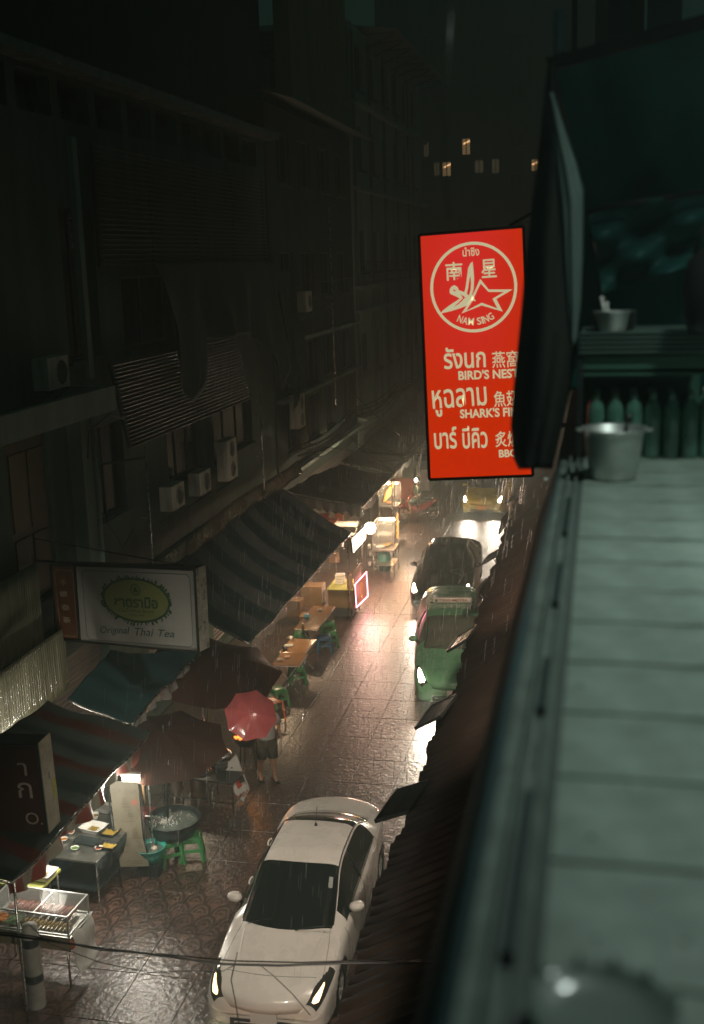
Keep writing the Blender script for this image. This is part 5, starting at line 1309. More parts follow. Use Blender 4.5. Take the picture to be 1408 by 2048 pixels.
for px, py, lb, c_ in ((160, 1640, 'brown sauce bottle standing on the steel table', food_br), (228, 1612, 'red sauce bottle beside the menu banner pole', red_pl), (606, 1262, 'dark sauce bottle on the second tan table', food_br), (650, 1208, 'clear sauce bottle at the far end of the long tan table', dish)):
    p = oz(px, py, .852 if px < 300 else .752); t = thing('sauce_bottle', lb, 'bottle', (p.x, p.y, .852 if px < 300 else .752), group='sauce bottles on the tables'); m = MB(); m.lathe([(.001, 0), (.032, 0), (.034, .12), (.016, .17), (.014, .20)], (0, 0, 0), 14); m.build('flask', c_, t); m = MB(); m.lathe([(.017, .198), (.017, .225), (.001, .226)], (0, 0, 0), 12); m.build('cap', white_plastic, t)
for k, (px, py, mt_, s) in enumerate(((664, 1040, orange_pl, (.42, .3, .24)), (690, 1024, card, (.45, .3, .25)), (648, 1028, red_pl, (.35, .3, .2)), (678, 1030, orange_pl, (.3, .3, .3)), (668, 1112, card, (.32, .12, .30)), (659, 1085, red_pl, (.3, .3, .25)))):
    p = oz(px, py, 1.3); t = thing('crate', ['orange crate of goods under the dark canopy', 'brown box at the back of the dark canopy', 'red crate farthest left under the dark canopy', 'second orange crate, beside the brown box', 'tan bag-like box hanging over the yellow counter', 'red tub under the end of the striped canopy'][k], 'crate', (p.x, p.y, 1.1), R(5 * k - 8), group='boxes and crates under the canopies')
    m = MB(); m.box2((-s[0] / 2, -s[1] / 2, 0), (s[0] / 2, s[1] / 2, .015)); 
    for sg_ in (-1, 1): m.box((sg_ * (s[0] / 2 - .008), 0, s[2] / 2), (.016, s[1], s[2])); m.box((0, sg_ * (s[1] / 2 - .008), s[2] / 2), (s[0] - .034, .016, s[2] - .002))
    m.build('crate_wall', mt_, t); m = MB(); m.grid(lambda u, v: ((u - .5) * s[0] * .9, (v - .5) * s[1] * .9, s[2] * .8 + .03 * math.sin(u * 17) * math.cos(v * 13)), 10, 8); m.build('contents', food_o if k % 2 else card, t)
# far glass food carts
cg = mat('clear_cart_glass', (.75, .78, .74), .08, alpha=.10, coat=.0, spec=.25)
def glass_cart(label, px, py, zref, W_, D_, z0, z1, legs=True, roofz=None, glow=None, rz=0.0, contents=None, grp='glass food carts'):
    p = oz(px, py, zref); t = thing('food_cart', label, 'food cart', (p.x, p.y, 0), rz, group=grp)
    m = MB(); m.box((0, 0, z0), (W_, D_, .05)); m.build('cart_top', tin, t)
    if legs:
        for a in (-1, 1):
            for b in (-1, 1): m = MB(); m.tube([(a * W_ * .47, b * D_ * .47, 0), (a * W_ * .47, b * D_ * .47, z0 - .02)], .014, 6); m.build('leg', steel, t)
        m = MB(); m.box((0, 0, .35), (W_ * .92, D_ * .92, .02)); m.build('lower_shelf', tin, t)
    m = MB(); z00 = z0 + .026
    for a in (-1, 1):
        for b in (-1, 1): m.bar((a * W_ * .48, b * D_ * .48, z00), (a * W_ * .48, b * D_ * .48, z1), .022)
        m.bar((a * W_ * .48, -D_ * .48, z1), (a * W_ * .48, D_ * .48, z1), .022); m.bar((-W_ * .48, a * D_ * .48, z1), (W_ * .48, a * D_ * .48, z1), .022)
    m.bar((0, -D_ * .48, z1), (0, D_ * .48, z1), .015); m.build('glass_frame', alu, t)
    for a in (-1, 1):
        m = MB(); m.box((a * W_ * .48, 0, (z00 + z1) / 2), (.005, D_ * .93, (z1 - z00) * .95)); m.build('glass_pane', cg, t)
        m = MB(); m.box((0, a * D_ * .48, (z00 + z1) / 2), (W_ * .93, .005, (z1 - z00) * .95)); m.build('glass_pane', cg, t)
    m = MB(); m.box((0, 0, (z00 + z1) / 2), (W_ * .88, D_ * .88, .006)); m.build('glass_shelf', cg, t)
    for i, (mt_, x_, y_) in enumerate(contents or []):
        b_ = MB(); b_.lathe([(.001, 0), (.10, 0), (.13, .03), (.11, .05), (.001, .07)], (x_, y_, z00 + .01), 14, sx=1.2); b_.build('food_tray', mt_, t)
    if glow:
        g = MB(); g.box((0, D_ * .40, z1 - .05), (W_ * .8, .03, .03)); g.build('cart_lamp', mat('cart_tube_glow', (1, .9, .7), .4, emit=14, ecol=(1, .82, .56)), t); lamp('POINT', (0, 0, z1 - .12), glow, (1, .70, .42), .15, t)
    return t
glass_cart('tall glass food cart on thin steel legs beside the bulb', 772, 1098, .8, .72, .95, .86, 1.75, glow=60, contents=[(food_y, 0, 0), (food_y, .1, .25), (foam, -.15, -.2)])
glass_cart('farther glass food cart with a tube lamp, under an orange light', 780, 1012, 1.0, .72, .8, 1.05, 1.85, glow=60, contents=[(food_o, 0, 0), (food_y, -.1, .2)])
og = thing('orange_light_box', 'glowing orange light box on the farther food cart', 'light box', oz(777, 985, 2.0), 0)
m = MB(); m.box((0, 0, 0), (.05, 1.3, .42), mtx=Matrix.Rotation(R(15), 3, 'Y')); m.build('lit_face', mat('orange_lit_face', (1, .5, .1), .5, emit=2.0, ecol=(1, .42, .10), var=.01), og)
m = MB(); m.box((-.05, 0, 0), (.03, 1.34, .46), mtx=Matrix.Rotation(R(15), 3, 'Y')); m.build('casing', metal_dark, og); lamp('POINT', (.4, 0, 0), 90, (1, .45, .14), .3, og)
q = ox(795, 1050, -6.35); og2 = thing('orange_light_box', 'small striped orange light strip on the tall glass cart\'s street side', 'light box', q); 
m = MB()
for k in range(4): m.box((0, 0, -.32 + .2 * k), (.03, .25, .12), mtx=Matrix.Rotation(R(25), 3, 'X'))
m.build('lit_face', MATS['orange_lit_face'], og2); m = MB(); m.box((-.03, 0, 0), (.02, .34, .86)); m.build('casing', metal_dark, og2)
p = oz(768, 1122, .35); t = thing('plastic_drum', 'green plastic drum under the tall glass cart', 'drum', (p.x, p.y + .1, 0)); m = MB(); m.lathe([(.001, 0), (.18, .0), (.21, .1), (.22, .4), (.20, .62), (.12, .68), (.001, .69)], (0, 0, 0), 22); m.build('drum_body', mat('sea_green_plastic', (.06, .26, .20), .35), t); m = MB(); m.lathe([(.205, .2), (.228, .22), (.215, .24)], (0, 0, 0), 22); m.build('drum_band', black_plastic, t)
p = oz(746, 1128, .2); t = thing('trolley', 'small wire trolley of jars beside the green drum', 'trolley', (p.x, p.y, 0))
m = MB()
for zz in (.15, .45, .75): m.box((0, 0, zz), (.36, .4, .015))
for a in (-1, 1):
    for b in (-1, 1): m.tube([(a * .17, b * .19, 0), (a * .17, b * .19, .85)], .01, 5)
m.build('rack', metal_dark, t)
for k in range(6): j = MB(); j.lathe([(.001, 0), (.05, 0), (.052, .12), (.04, .15), (.001, .15)], (-.09 + .17 * (k % 2), -.1 + .18 * (k // 2 % 2), .16 + .3 * (k // 2)), 12); j.build('jar', dish if k % 2 else foam, t)
# far stall things in the haze
for i, (px, py, lb) in enumerate(((843, 930, 'far stall with a pale top beyond the motorcycles'), (812, 945, 'far stall with a red front beyond the glass carts'))):
    p = oz(px, py, 1.0); t = thing('market_stall', lb, 'stall', (p.x, p.y, 0), group='far stalls'); m = MB(); m.box((0, 0, .5), (1.0, 2.2, .9)); m.build('stall_front', [food_r, red_pl][i] if i else mat('pink_grey_panel', (.3, .2, .18), .6), t); m = MB(); m.box((0, 0, .97), (1.1, 2.3, .04)); m.build('stall_top', foam if not i else card, t)
    for a in (-1, 1): m = MB(); m.tube([(.5 * a, -1.0, .98), (.5 * a, -1.0, 2.4)], .02, 6); m.build('post', steel, t)
    m = MB(); m.box((0, 0, 2.42), (1.3, 2.5, .03), mtx=Matrix.Rotation(R(10), 3, 'Y')); m.build('stall_roof', dark_cloth, t)
fl = oz(832, 960, 2.3); t = thing('hanging_lamp', 'small white hanging lamp at the far stalls', 'lamp', fl); m = MB(); m.lathe([(.001, -.08), (.06, -.05), (.07, 0), (.04, .06)], (0, 0, 0), 12); m.build('bulb', MATS['bulb_glow'], t); m = MB(); m.tube([(0, 0, .06), (0, 0, .5)], .008, 5); m.build('cord', wire_m, t); lamp('POINT', (0, 0, -.2), 220, (1, .78, .58), .1, t)

# ------------------------------------------------------------------ near stalls: washing-up, steamers, trays
bc_ = oz(346, 1638, .72)
tb = thing('washing_tub', 'big round dark tub full of water standing on green stools', 'tub', (bc_.x, bc_.y, .452))
tr_ = .46
m = MB(); m.lathe([(.001, 0), (tr_ * .78, 0), (tr_ * .93, .14), (tr_, .29), (tr_ + .03, .30), (tr_ + .03, .285), (tr_ - .015, .285), (tr_ * .9, .14), (tr_ * .76, .02), (.001, .02)], (0, 0, 0), 40); m.build('tub_shell', tub_m, tb)
m = MB(); m.grid(lambda u, v: ((tr_ - .03) * v * math.cos(2 * PI * u), (tr_ - .03) * v * math.sin(2 * PI * u), .23 + .012 * math.sin(v * 30) * math.exp(-3 * v) + .004 * math.sin(40 * u) * v), 64, 16); m.build('water', water, tb)
m = MB(); rs = random.Random(5)
for k in range(150):
    a = rs.uniform(0, 2 * PI); d = abs(rs.gauss(0, .13)); x_, y_ = -.17 + d * math.cos(a) * 1.4, -.06 + d * math.sin(a)
    if math.hypot(x_, y_) < tr_ - .06: m.tube([(x_, y_, .232), (x_ + rs.uniform(-.03, .03), y_ + rs.uniform(-.03, .03), .25 + rs.random() * .03)], rs.uniform(.003, .009), 5)
m.build('foam_bubbles', foam, tb)['kind'] = 'stuff'
m = MB(); a = oz(291, 1632, 1.05); b_ = bc_ + Vector((-.22, -.05, -.02)); m.tube([a, a.lerp(b_, .5) + Vector((0, 0, .04)), b_], [.014, .018, .03], 8)
tag(m.build('hose', mat('white_running_hose', (.65, .68, .66), .15, coat=1), None), 'white hose pouring water into the big dark tub', 'hose')
m = MB(); rs = random.Random(8)
p = oz(313, 1590, .9)
t = thing('red_box', 'red lidded plastic box behind the tub', 'box', oz(292, 1622, .72)); t.location.z = .55; m = MB(); m.box((0, 0, .09), (.26, .2, .18)); m.build('box', red_pl, t, bevel=.02); m = MB(); m.box((0, 0, .195), (.28, .22, .03)); m.build('lid', mat('pinkish_red_plastic', (.62, .09, .08), .35), t, bevel=.01)
t = thing('red_ladle', 'small red dipper hanging at the tub\'s left rim', 'dipper', oz(281, 1640, .8)); m = MB(); m.lathe([(.001, 0), (.05, .0), (.065, .07), (.06, .07), (.001, .01)], (0, 0, 0), 14); m.build('cup', red_pl, t); m = MB(); m.tube([(.06, 0, .06), (.2, .05, .08)], .01, 6); m.build('handle', red_pl, t)
bx = oz(313, 1700, .62); 
t = thing('washing_basin', 'turquoise basin of washing water under the dark tub\'s left rim', 'basin', (oz(300, 1690, .5).x, oz(300, 1690, .5).y, .22))
m = MB(); m.lathe([(.001, 0), (.17, 0), (.22, .14), (.255, .26), (.27, .265), (.265, .25), (.235, .25), (.20, .13), (.16, .02), (.001, .02)], (0, 0, 0), 34); m.build('basin_shell', turq, t)
m = MB(); m.lathe([(.001, .20), (.10, .203), (.224, .20)], (0, 0, 0), 30); m.build('water', water, t)
m = MB(); m.lathe([(.001, .05), (.05, .04), (.06, 0), (.001, -.01)], (.06, .03, .20), 12); m.build('sponge', mat('pale_sponge', (.6, .5, .42), .8), t)
t2 = thing('crate', 'dark low crate under the turquoise basin', 'crate', (t.location.x, t.location.y, 0)); m = MB()
for a in (-1, 1): m.box((a * .17, 0, .11), (.02, .36, .21)); m.box((0, a * .17, .11), (.318, .02, .21))
m.build('crate_wall', tub_m, t2); m = MB(); m.box((0, 0, .008), (.3, .3, .012)); m.build('crate_floor', tub_m, t2)
m = MB(); m.tube([oz(284, 1562, 1.75), oz(289, 1598, 1.2), oz(293, 1625, .85)], [.02, .019, .016], 8); o = m.build('bamboo_pole', mat('bamboo', (.42, .26, .13), .5, var=.3, vscale=14), None); tag(o, 'tan bamboo pole standing behind the menu banner', 'pole')
# banner menu board
b0 = oz(224, 1572, 1.60); b1 = oz(278, 1562, 1.60); c0_ = oz(243, 1733, .32); c1_ = oz(299, 1729, .32)
mt3 = panel_frame(b0, b1, c0_)
bn = thing('menu_banner', 'tall beige menu banner with brown pictures of ice cream cones, before the tub', 'banner', c0_); bn.rotation_euler = mt3.to_euler()
def Bq(px, py):
    r = ray(px, py); n_ = mt3.col[1]; tt = (c0_ - CAM).dot(n_) / r.dot(n_); p = CAM + r * tt - c0_; return (p.dot(mt3.col[0]), p.dot(mt3.col[2]))
def Bc(cx, cy): return Bq(210 + cx * 100 / 1024, 1550 + cy * 200 / 2048)
bq = [Bc(315, 1880), Bc(905, 1865), Bc(765, 1250), Bc(700, 420), Bc(668, 130), Bc(160, 120), Bc(95, 230), Bc(135, 560), Bc(190, 1050), Bc(245, 1480)]
m = MB(); flat_poly(m, bq, 0); m.build('banner_cloth', mat('beige_banner_cloth', (.12, .105, .07), .55, var=.12, vscale=4, bump=.3, bscale=6), bn, thick=.006)
m = MB()
pr = mat('dark_brown_print', (.07, .05, .03), .6)
def cone(cx, cy, s):
    for k in range(4):
        yy = cy - s * (.5 - .22 * k); w2 = s * (.12 + .07 * k)
        flat_poly(m, [Bc(cx - w2 + 12 * k * s / 250, yy), Bc(cx + w2 + 12 * k * s / 250, yy + 8), Bc(cx + w2 * .9 + 12 * k * s / 250, yy + s * .17), Bc(cx - w2 * .9 + 12 * k * s / 250, yy + s * .15)], -.005)
    flat_poly(m, [Bc(cx + 10, cy + s * .45), Bc(cx + 60 * s / 250, cy + s * .47), Bc(cx + 45 * s / 250, cy + s * .62), Bc(cx + 25, cy + s * .6)], -.005)
for c_ in ((395, 590, 250), (500, 800, 190), (330, 1220, 240), (430, 1410, 170), (610, 1220, 250), (700, 1440, 180)): cone(*c_)
m.build('cone_pictures', pr, bn)
m = MB(); text_on(m, 'Soft', Bc(150, 400), Bc(320, 395), .085, .0, y=-.005, shear=.2); m.build('lettering', pr, bn); m = MB(); text_on(m, 'Cream', Bc(395, 390), Bc(635, 382), .085, .0, y=-.005, shear=.2)
for a, b in (((320, 950), (630, 940)), ((330, 1570), (490, 1562)), ((610, 1590), (800, 1584)), ((500, 1760), (760, 1750)), ((510, 1810), (770, 1800))): flat_poly(m, [Bc(*a), Bc(*b), Bc(b[0], b[1] + 14), Bc(a[0], a[1] + 14)], -.005)
m.build('lettering', pr, bn)
m = MB(); flat_poly(m, ringpts(*Bc(600, 562), .052, .05, 24), -.005); m.build('red_spot', mat('faded_red_print', (.24, .06, .04), .6), bn)
m = MB(); a = Bc(60, 330); b = Bc(300, 1900); m.tube([(a[0], .02, a[1]), (b[0], .02, b[1] - .32)], .012, 6); a = Bc(700, 130); b = Bc(900, 1900); m.tube([(a[0], .03, a[1]), (b[0], .03, b[1] - .3)], .012, 6); a = Bc(120, 130); b = Bc(690, 125); m.tube([(a[0], .02, a[1]), (b[0], .02, b[1])], .01, 6); m.build('banner_stand', metal_dark, bn)
# steel table with trays
tp_ = oz(185, 1672, .86)
t = thing('steel_table', 'steel serving table with trays of food under the near striped awning', 'table', (tp_.x, tp_.y, 0), R(-4))
m = MB(); m.box((0, 0, .83), (.95, 1.5, .04)); m.build('tabletop', tin, t, bevel=.005)
for a in (-1, 1):
    for b in (-1, 1): m = MB(); m.tube([(a * .44, b * .7, 0), (a * .44, b * .7, .82)], .016, 6); m.build('leg', steel, t)
m = MB(); m.box((0, 0, .3), (.85, 1.4, .02)); m.build('lower_shelf', tub_m, t); m = MB(); m.grid(lambda u, v: (.47 + .015 * math.sin(u * 30), (u - .5) * 1.48, .82 - .28 * v), 40, 2); m.build('table_skirt', tub_m, t, thick=.004)
def tray(label, px, py, W_, D_, h, mt_, fill, rz=0.0, z=.852, name='food_tray'):
    p = oz(px, py, z + h / 2); t = thing(name, label, 'tray', (p.x, p.y, z), rz, group='food trays on the steel table')
    def f(u, v):
        a = 2 * PI * u; q = 1 / max(abs(math.cos(a)), abs(math.sin(a))) ** .85; k = [.0, .80, .84, 1, 1.06, 1.05, .97, .80, 0][int(round(v * 8))]; zz = [0, 0, .01, h, h, h - .008, h - .012, .012, .012][int(round(v * 8))]
        return (W_ / 2 * k * q * math.cos(a), D_ / 2 * k * q * math.sin(a), zz)
    m = MB(); m.grid(f, 40, 8); m.build('tray_shell', mt_, t)
    if fill:
        m = MB(); rs = random.Random(int(px)); kf = .38 if name == 'food_tray' and fill is food_y and W_ > .35 else .75; m.grid(lambda u, v: ((u - .5) * W_ * kf, (v - .5) * D_ * kf, h * .45 + .015 * math.sin(u * 21 + v * 7) * math.cos(v * 19)), 14, 10); m.build('food', fill, t)
    return t
tray('white tray with a little yellow food in the middle of the steel table', 187, 1656, .40, .32, .09, foam, food_y, R(-12))
tray('upper white foam tray with crumpled wrapping', 208, 1616, .36, .28, .08, foam, mat('crumpled_wrap', (.5, .5, .46), .4, bump=1.5, bscale=40), R(-8))
tray('dark tray of yellow food beside the menu banner', 219, 1665, .30, .26, .07, black_plastic, food_y, R(-8))
tray('lower dark tray of yellow food beside the menu banner', 216, 1692, .30, .22, .07, black_plastic, food_y, R(-8))
tray('dark empty tray at the street end of the steel table', 175, 1683, .42, .22, .05, tub_m, None, R(-10))
tray('pale paper packet with yellow print on the steel table', 188, 1632, .16, .20, .06, foam, food_y, R(20), name='paper_packet')
p = oz(110, 1715, .45); t = thing('waste_bag', 'blue bin bag hanging under the steel table', 'bag', (p.x, p.y, 0)); m = MB(); m.lathe([(.001, 0), (.2, .02), (.28, .25), (.30, .5), (.24, .62), (.27, .68)], (0, 0, 0), 26); 
for i in range(len(m.v)): x, y, z = m.v[i]; k = 1 + .08 * math.sin(math.atan2(y, x) * 7 + z * 9); m.v[i] = (x * k, y * k, z)
m.build('bag_body', mat('dark_blue_bag', (.02, .05, .10), .35, bump=1, bscale=12), t); m = MB(); m.tube([(.27 * math.cos(a), .27 * math.sin(a), .68 + .02 * math.sin(a * 5)) for a in np.linspace(0, 2 * PI, 20)], .018, 6); m.build('bag_rim', mat('dull_red_cloth', (.22, .06, .05), .7), t)
# fluorescent tube over the trays
p = oz(262, 1556, 2.05); t = thing('tube_lamp', 'white tube lamp hanging behind the top of the menu banner', 'lamp', p, R(8)); m = MB(); m.box((0, 0, 0), (.28, .05, .10)); m.build('tube', mat('tube_glow', (1, .95, .85), .4, emit=7, ecol=(1, .93, .80)), t); m = MB(); m.box((0, .0, .07), (.32, .09, .03)); m.build('fitting', white_plastic, t); lamp('POINT', (0, -.2, -.12), 100, (1, .92, .78), .12, t)
t = thing('tube_lamp', 'tube lamp hidden under the near striped awning', 'lamp', (-8.3, 15.0, 2.05), R(80)); m = MB(); m.tube([(-.5, 0, 0), (.5, 0, 0)], .02, 8); m.build('tube', MATS['tube_glow'], t); m = MB(); m.box((0, 0, .04), (1.1, .06, .03)); m.build('fitting', white_plastic, t); lamp('POINT', (0, 0, -.15), 90, (1, .93, .80), .2, t)
# cart at lower left with sausages
p0 = oz(118, 1832, .95)
ct = thing('snack_cart', 'glass topped snack cart of sausages and fried food at the lower left', 'food cart', (p0.x - .35, p0.y + .02, 0), R(-3))
m = MB(); m.box((0, 0, .72), (1.35, .62, .22)); m.build('cart_body', mat('worn_tan_panel', (.24, .19, .12), .5, var=.35, vscale=5), ct)
m = MB(); m.box((0, 0, .84), (1.42, .70, .03)); m.build('cart_top', tin, ct)
m = MB(); zt = 1.15
P8 = {(a, b, c): Vector((a * .66, b * .30 - (.0), (.86 if c == 0 else zt))) for a in (-1, 1) for b in (-1, 1) for c in (0, 1)}
for a in (-1, 1):
    for b in (-1, 1): m.bar(P8[(a, b, 0)], P8[(a, b, 1)], .022)
for c in (0, 1):
    for a in (-1, 1): m.bar(P8[(a, -1, c)], P8[(a, 1, c)], .02); m.bar(P8[(-1, a, c)], P8[(1, a, c)], .02)
m.bar((0.12, -.3, zt), (.12, .3, zt), .015); m.build('glass_frame', alu, ct)
for a in (-1, 1): m = MB(); m.box((a * .66, 0, 1.0), (.004, .58, .27)); m.build('glass_pane', cg, ct); m = MB(); m.box((0, a * .30, 1.0), (1.3, .004, .27)); m.build('glass_pane', cg, ct)
m = MB(); m.box((0, 0, zt + .006), (1.3, .58, .004)); m.build('glass_lid', cg, ct)
sa = MB(); sa.tube([(0, -.13, 0), (0, -.05, .012), (0, .05, .012), (0, .13, 0)], [.02, .024, .024, .02], 8); s0 = sa.build('sausage', food_r, ct); s0.location = (-.50, .13, .93)
share(s0, [(-.50 + .055 * k, .13 + .01 * (k % 3), .93 + .012 * (k % 2)) for k in range(1, 19)])
sa = MB(); sa.tube([(0, -.10, 0), (.01, 0, .02), (0, .10, 0)], [.016, .026, .016], 7); s0 = sa.build('fried_roll', food_y, ct); s0.location = (-.12, -.15, .885); share(s0, [(-.12 + .062 * k, -.15 + .012 * (k % 2), .885) for k in range(1, 12)])
m = MB(); rs = random.Random(2)
for k in range(60): x_, y_ = rs.uniform(-.60, -.42), rs.uniform(-.25, -.05); m.box((x_, y_, .88 + rs.random() * .04), (.05, .03, .006), rs.random() * 3)
m.build('carrot_slices', food_o, ct)['kind'] = 'stuff'
m = MB()
for k in range(60): x_, y_ = rs.uniform(-.38, -.20), rs.uniform(-.25, -.05); m.box((x_, y_, .88 + rs.random() * .04), (.06, .025, .004), rs.random() * 3)
m.build('salad_leaves', food_g, ct)['kind'] = 'stuff'
for a in (-1, 1):
    for b in (-1, 1): m = MB(); m.tube([(a * .6, b * .26, 0), (a * .6, b * .26, .62)], .018, 6); m.build('leg', steel, ct)
m = MB(); m.grid(lambda u, v: (.70 + .04 * math.sin(v * 6) + .12 * v * v, -.28 + .56 * u, .86 - .62 * v + .03 * math.sin(u * 9)), 12, 14); m.build('side_cloth', mat('white_plastic_apron', (.50, .52, .48), .35, var=.2, bump=.8, bscale=8), ct, thick=.006)
m = MB(); m.tube([(.69, -.30, .80), (.72, -.31, .72), (.69, -.32, .66)], .014, 6); m.tube([(.69, -.3, .80), (.76, -.33, .70)], .01, 6); m.build('orange_ribbon', orange_pl, ct)
tray('white lidded tray of pale food at the far left beside the snack cart', 84, 1748, .40, .34, .10, foam, food_y, R(-5), z=.86)
t3 = thing('steel_table', 'small table holding the pale food tray at the far left', 'table', (oz(60, 1748, .9).x - .1, oz(84, 1748, .9).y, 0), R(-3), group=None); m = MB(); m.box((0, 0, .83), (.9, .6, .04)); m.build('tabletop', yel, t3)
for a in (-1, 1):
    for b in (-1, 1): m = MB(); m.tube([(a * .4, b * .26, 0), (a * .4, b * .26, .82)], .016, 6); m.build('leg', steel, t3)
# white banner post at the bottom left
p = oz(74, 2010, .0); t = thing('banner_post', 'white cloth covered post with dark print at the bottom left corner', 'post', (p.x, p.y, 0)); m = MB(); m.lathe([(.13, 0), (.125, .5), (.12, 1.0), (.10, 1.25), (.001, 1.27)], (0, 0, 0), 22); m.build('cloth_cover', mat('dirty_white_cloth', (.26, .26, .23), .7, var=.35, vscale=5), t)
m = MB(); m.lathe([(.124, .95), (.121, 1.08)], (0, 0, 0), 22); m.build('dark_print', tub_m, t); m = MB(); m.lathe([(.130, .40), (.129, .52)], (0, 0, 0), 22); m.build('dark_print', tub_m, t)
# steamers, wok, pans by the umbrella
sp_ = oz(440, 1520, .95)
t = thing('stove_table', 'low steel stove table with two pots under the market umbrellas', 'table', (sp_.x - .35, sp_.y, 0), R(-6)); m = MB(); m.box((0, 0, .66), (1.5, .62, .03)); m.build('tabletop', mat('dark_sheet_steel', (.10, .10, .095), .35, metal=.8, var=.3), t)
for a in (-1, 1):
    for b in (-1, 1): m = MB(); m.bar((a * .72, b * .28, 0), (a * .72, b * .28, .64), .028); m.build('leg', steel, t)
m = MB(); m.bar((-.72, -.28, .25), (.72, -.28, .25), .025); m.bar((.72, -.28, .25), (.72, .28, .25), .025); m.build('stretcher', steel, t)
fire = mat('burning_charcoal', (1, .3, .05), .8, emit=2.2, ecol=(1, .28, .05))
def pot(label, px, py, z, r_, h, lid=True, mt_=None, glow=True):
    p = oz(px, py, z + h); t = thing('cooking_pot', label, 'pot', (p.x, p.y, z), 0, group='pots and woks on the stoves')
    m = MB(); m.lathe([(.001, 0), (r_ * .85, 0), (r_ * .96, .04), (r_, h), (r_ + .015, h + .004), (r_ + .012, h - .006), (r_ - .01, h - .004), (r_ * .93, .04), (.001, .02)], (0, 0, 0), 30); m.build('pot_wall', mt_ or steel, t)
    for k in (.35, .68): m = MB(); m.lathe([(r_ * (.97 + .03 * k), h * k - .006), (r_ * (.985 + .03 * k) + .006, h * k), (r_ * (.97 + .03 * k), h * k + .006)], (0, 0, 0), 30); m.build('band', chrome, t)
    if lid:
        m = MB(); m.lathe([(r_ + .012, h + .006), (r_ * .9, h + .05), (r_ * .5, h + .095), (.03, h + .115), (.001, h + .116)], (0, 0, 0), 30); l = m.build('lid', alu, t)
        m = MB(); m.lathe([(.012, h + .115), (.012, h + .135), (.028, h + .15), (.001, h + .165)], (0, 0, 0), 12); m.build('knob', black_plastic, l)
    for sd in (1, -1): m = MB(); m.tube([(sd * r_, -.05, h * .75), (sd * (r_ + .05), -.04, h * .77), (sd * (r_ + .05), .04, h * .77), (sd * r_, .05, h * .75)], .008, 6); m.build('handle', steel, t)
    return t
pot('large banded steamer pot with a domed lid next to the pink umbrella', 440, 1508, .70, .21, .26)
m = MB(); p = oz(432, 1524, .70); m.lathe([(.001, 0), (.10, .0), (.12, .02)], p + Vector((0, -.12, .0)), 16); tag(m.build('burner_flame', fire, None), 'small orange burner flame under the steamer pot', 'flame')
lamp('POINT', p + Vector((0, -.15, .05)), 4, (1, .35, .08), .05)
t = thing('grill_pan', 'charcoal grill glowing orange at the rim of the pink umbrella', 'grill', oz(491, 1472, .70)); t.location.z = .5; m = MB(); m.lathe([(.001, 0), (.18, .03), (.27, .20), (.28, .22), (.26, .21), (.001, .06)], (0, 0, 0), 26); m.build('grill_bowl', black_plastic, t)
m = MB(); rs = random.Random(9)
for k in range(70): a = rs.uniform(0, 2 * PI); d = .22 * math.sqrt(rs.random()); m.box((d * math.cos(a), d * math.sin(a), .185 + rs.random() * .03), (.04, .03, .03), rs.random() * 3)
m.build('coals', fire, t)['kind'] = 'stuff'; lamp('POINT', (0, 0, .35), 10, (1, .36, .10), .15, t)
for a in range(3): m = MB(); m.bar((.15 * math.cos(a * 2.1), .15 * math.sin(a * 2.1), .03), (.2 * math.cos(a * 2.1), .2 * math.sin(a * 2.1), -.5), .025); m.build('leg', rust, t)
t = bowl('dark wok of simmering sauce left of the steamer pot', 397, 1552, .60, .24, .10, mt=mat('wok_black', (.015, .015, .015), .25, metal=.6), name='wok', fill=water, cat='wok', grp='pots and woks on the stoves')
bowl('second dark wok under the umbrella edge', 347, 1560, .55, .22, .09, mt=MATS['wok_black'], name='wok', fill=water, cat='wok', grp='pots and woks on the stoves')
pot('small open aluminium pot in the second wok', 339, 1550, .62, .11, .11, lid=False, mt_=alu)
for i, (px, py) in enumerate(((397, 1575), (350, 1580))):
    p = oz(px, py, .3); t = thing('burner_stand', ['round burner stand under the left wok', 'round burner stand under the second wok'][i], 'burner', (p.x, p.y, 0)); m = MB(); m.lathe([(.17, 0), (.15, .3), (.16, .56), (.14, .56), (.13, .3), (.15, 0)], (0, 0, 0), 20); m.build('stand', rust, t); m = MB(); m.lathe([(.001, .45), (.08, .45), (.09, .40)], (0, 0, 0), 14); m.build('burner_ring', metal_dark, t)
p = oz(352, 1530, .9); t = bowl('steel basin of vegetables under the second umbrella edge', 405, 1522, .80, .19, .07, mt=tin, fill=food_g)
p = oz(398, 1530, .7); t = thing('side_table', 'small tin side table under the steel basin', 'table', (p.x, p.y, 0)); m = MB(); m.box((0, 0, .78), (.6, .5, .025)); m.build('tabletop', tin, t)
for a in (-1, 1):
    for b in (-1, 1): m = MB(); m.tube([(a * .27, b * .22, 0), (a * .27, b * .22, .77)], .013, 6); m.build('leg', steel, t)
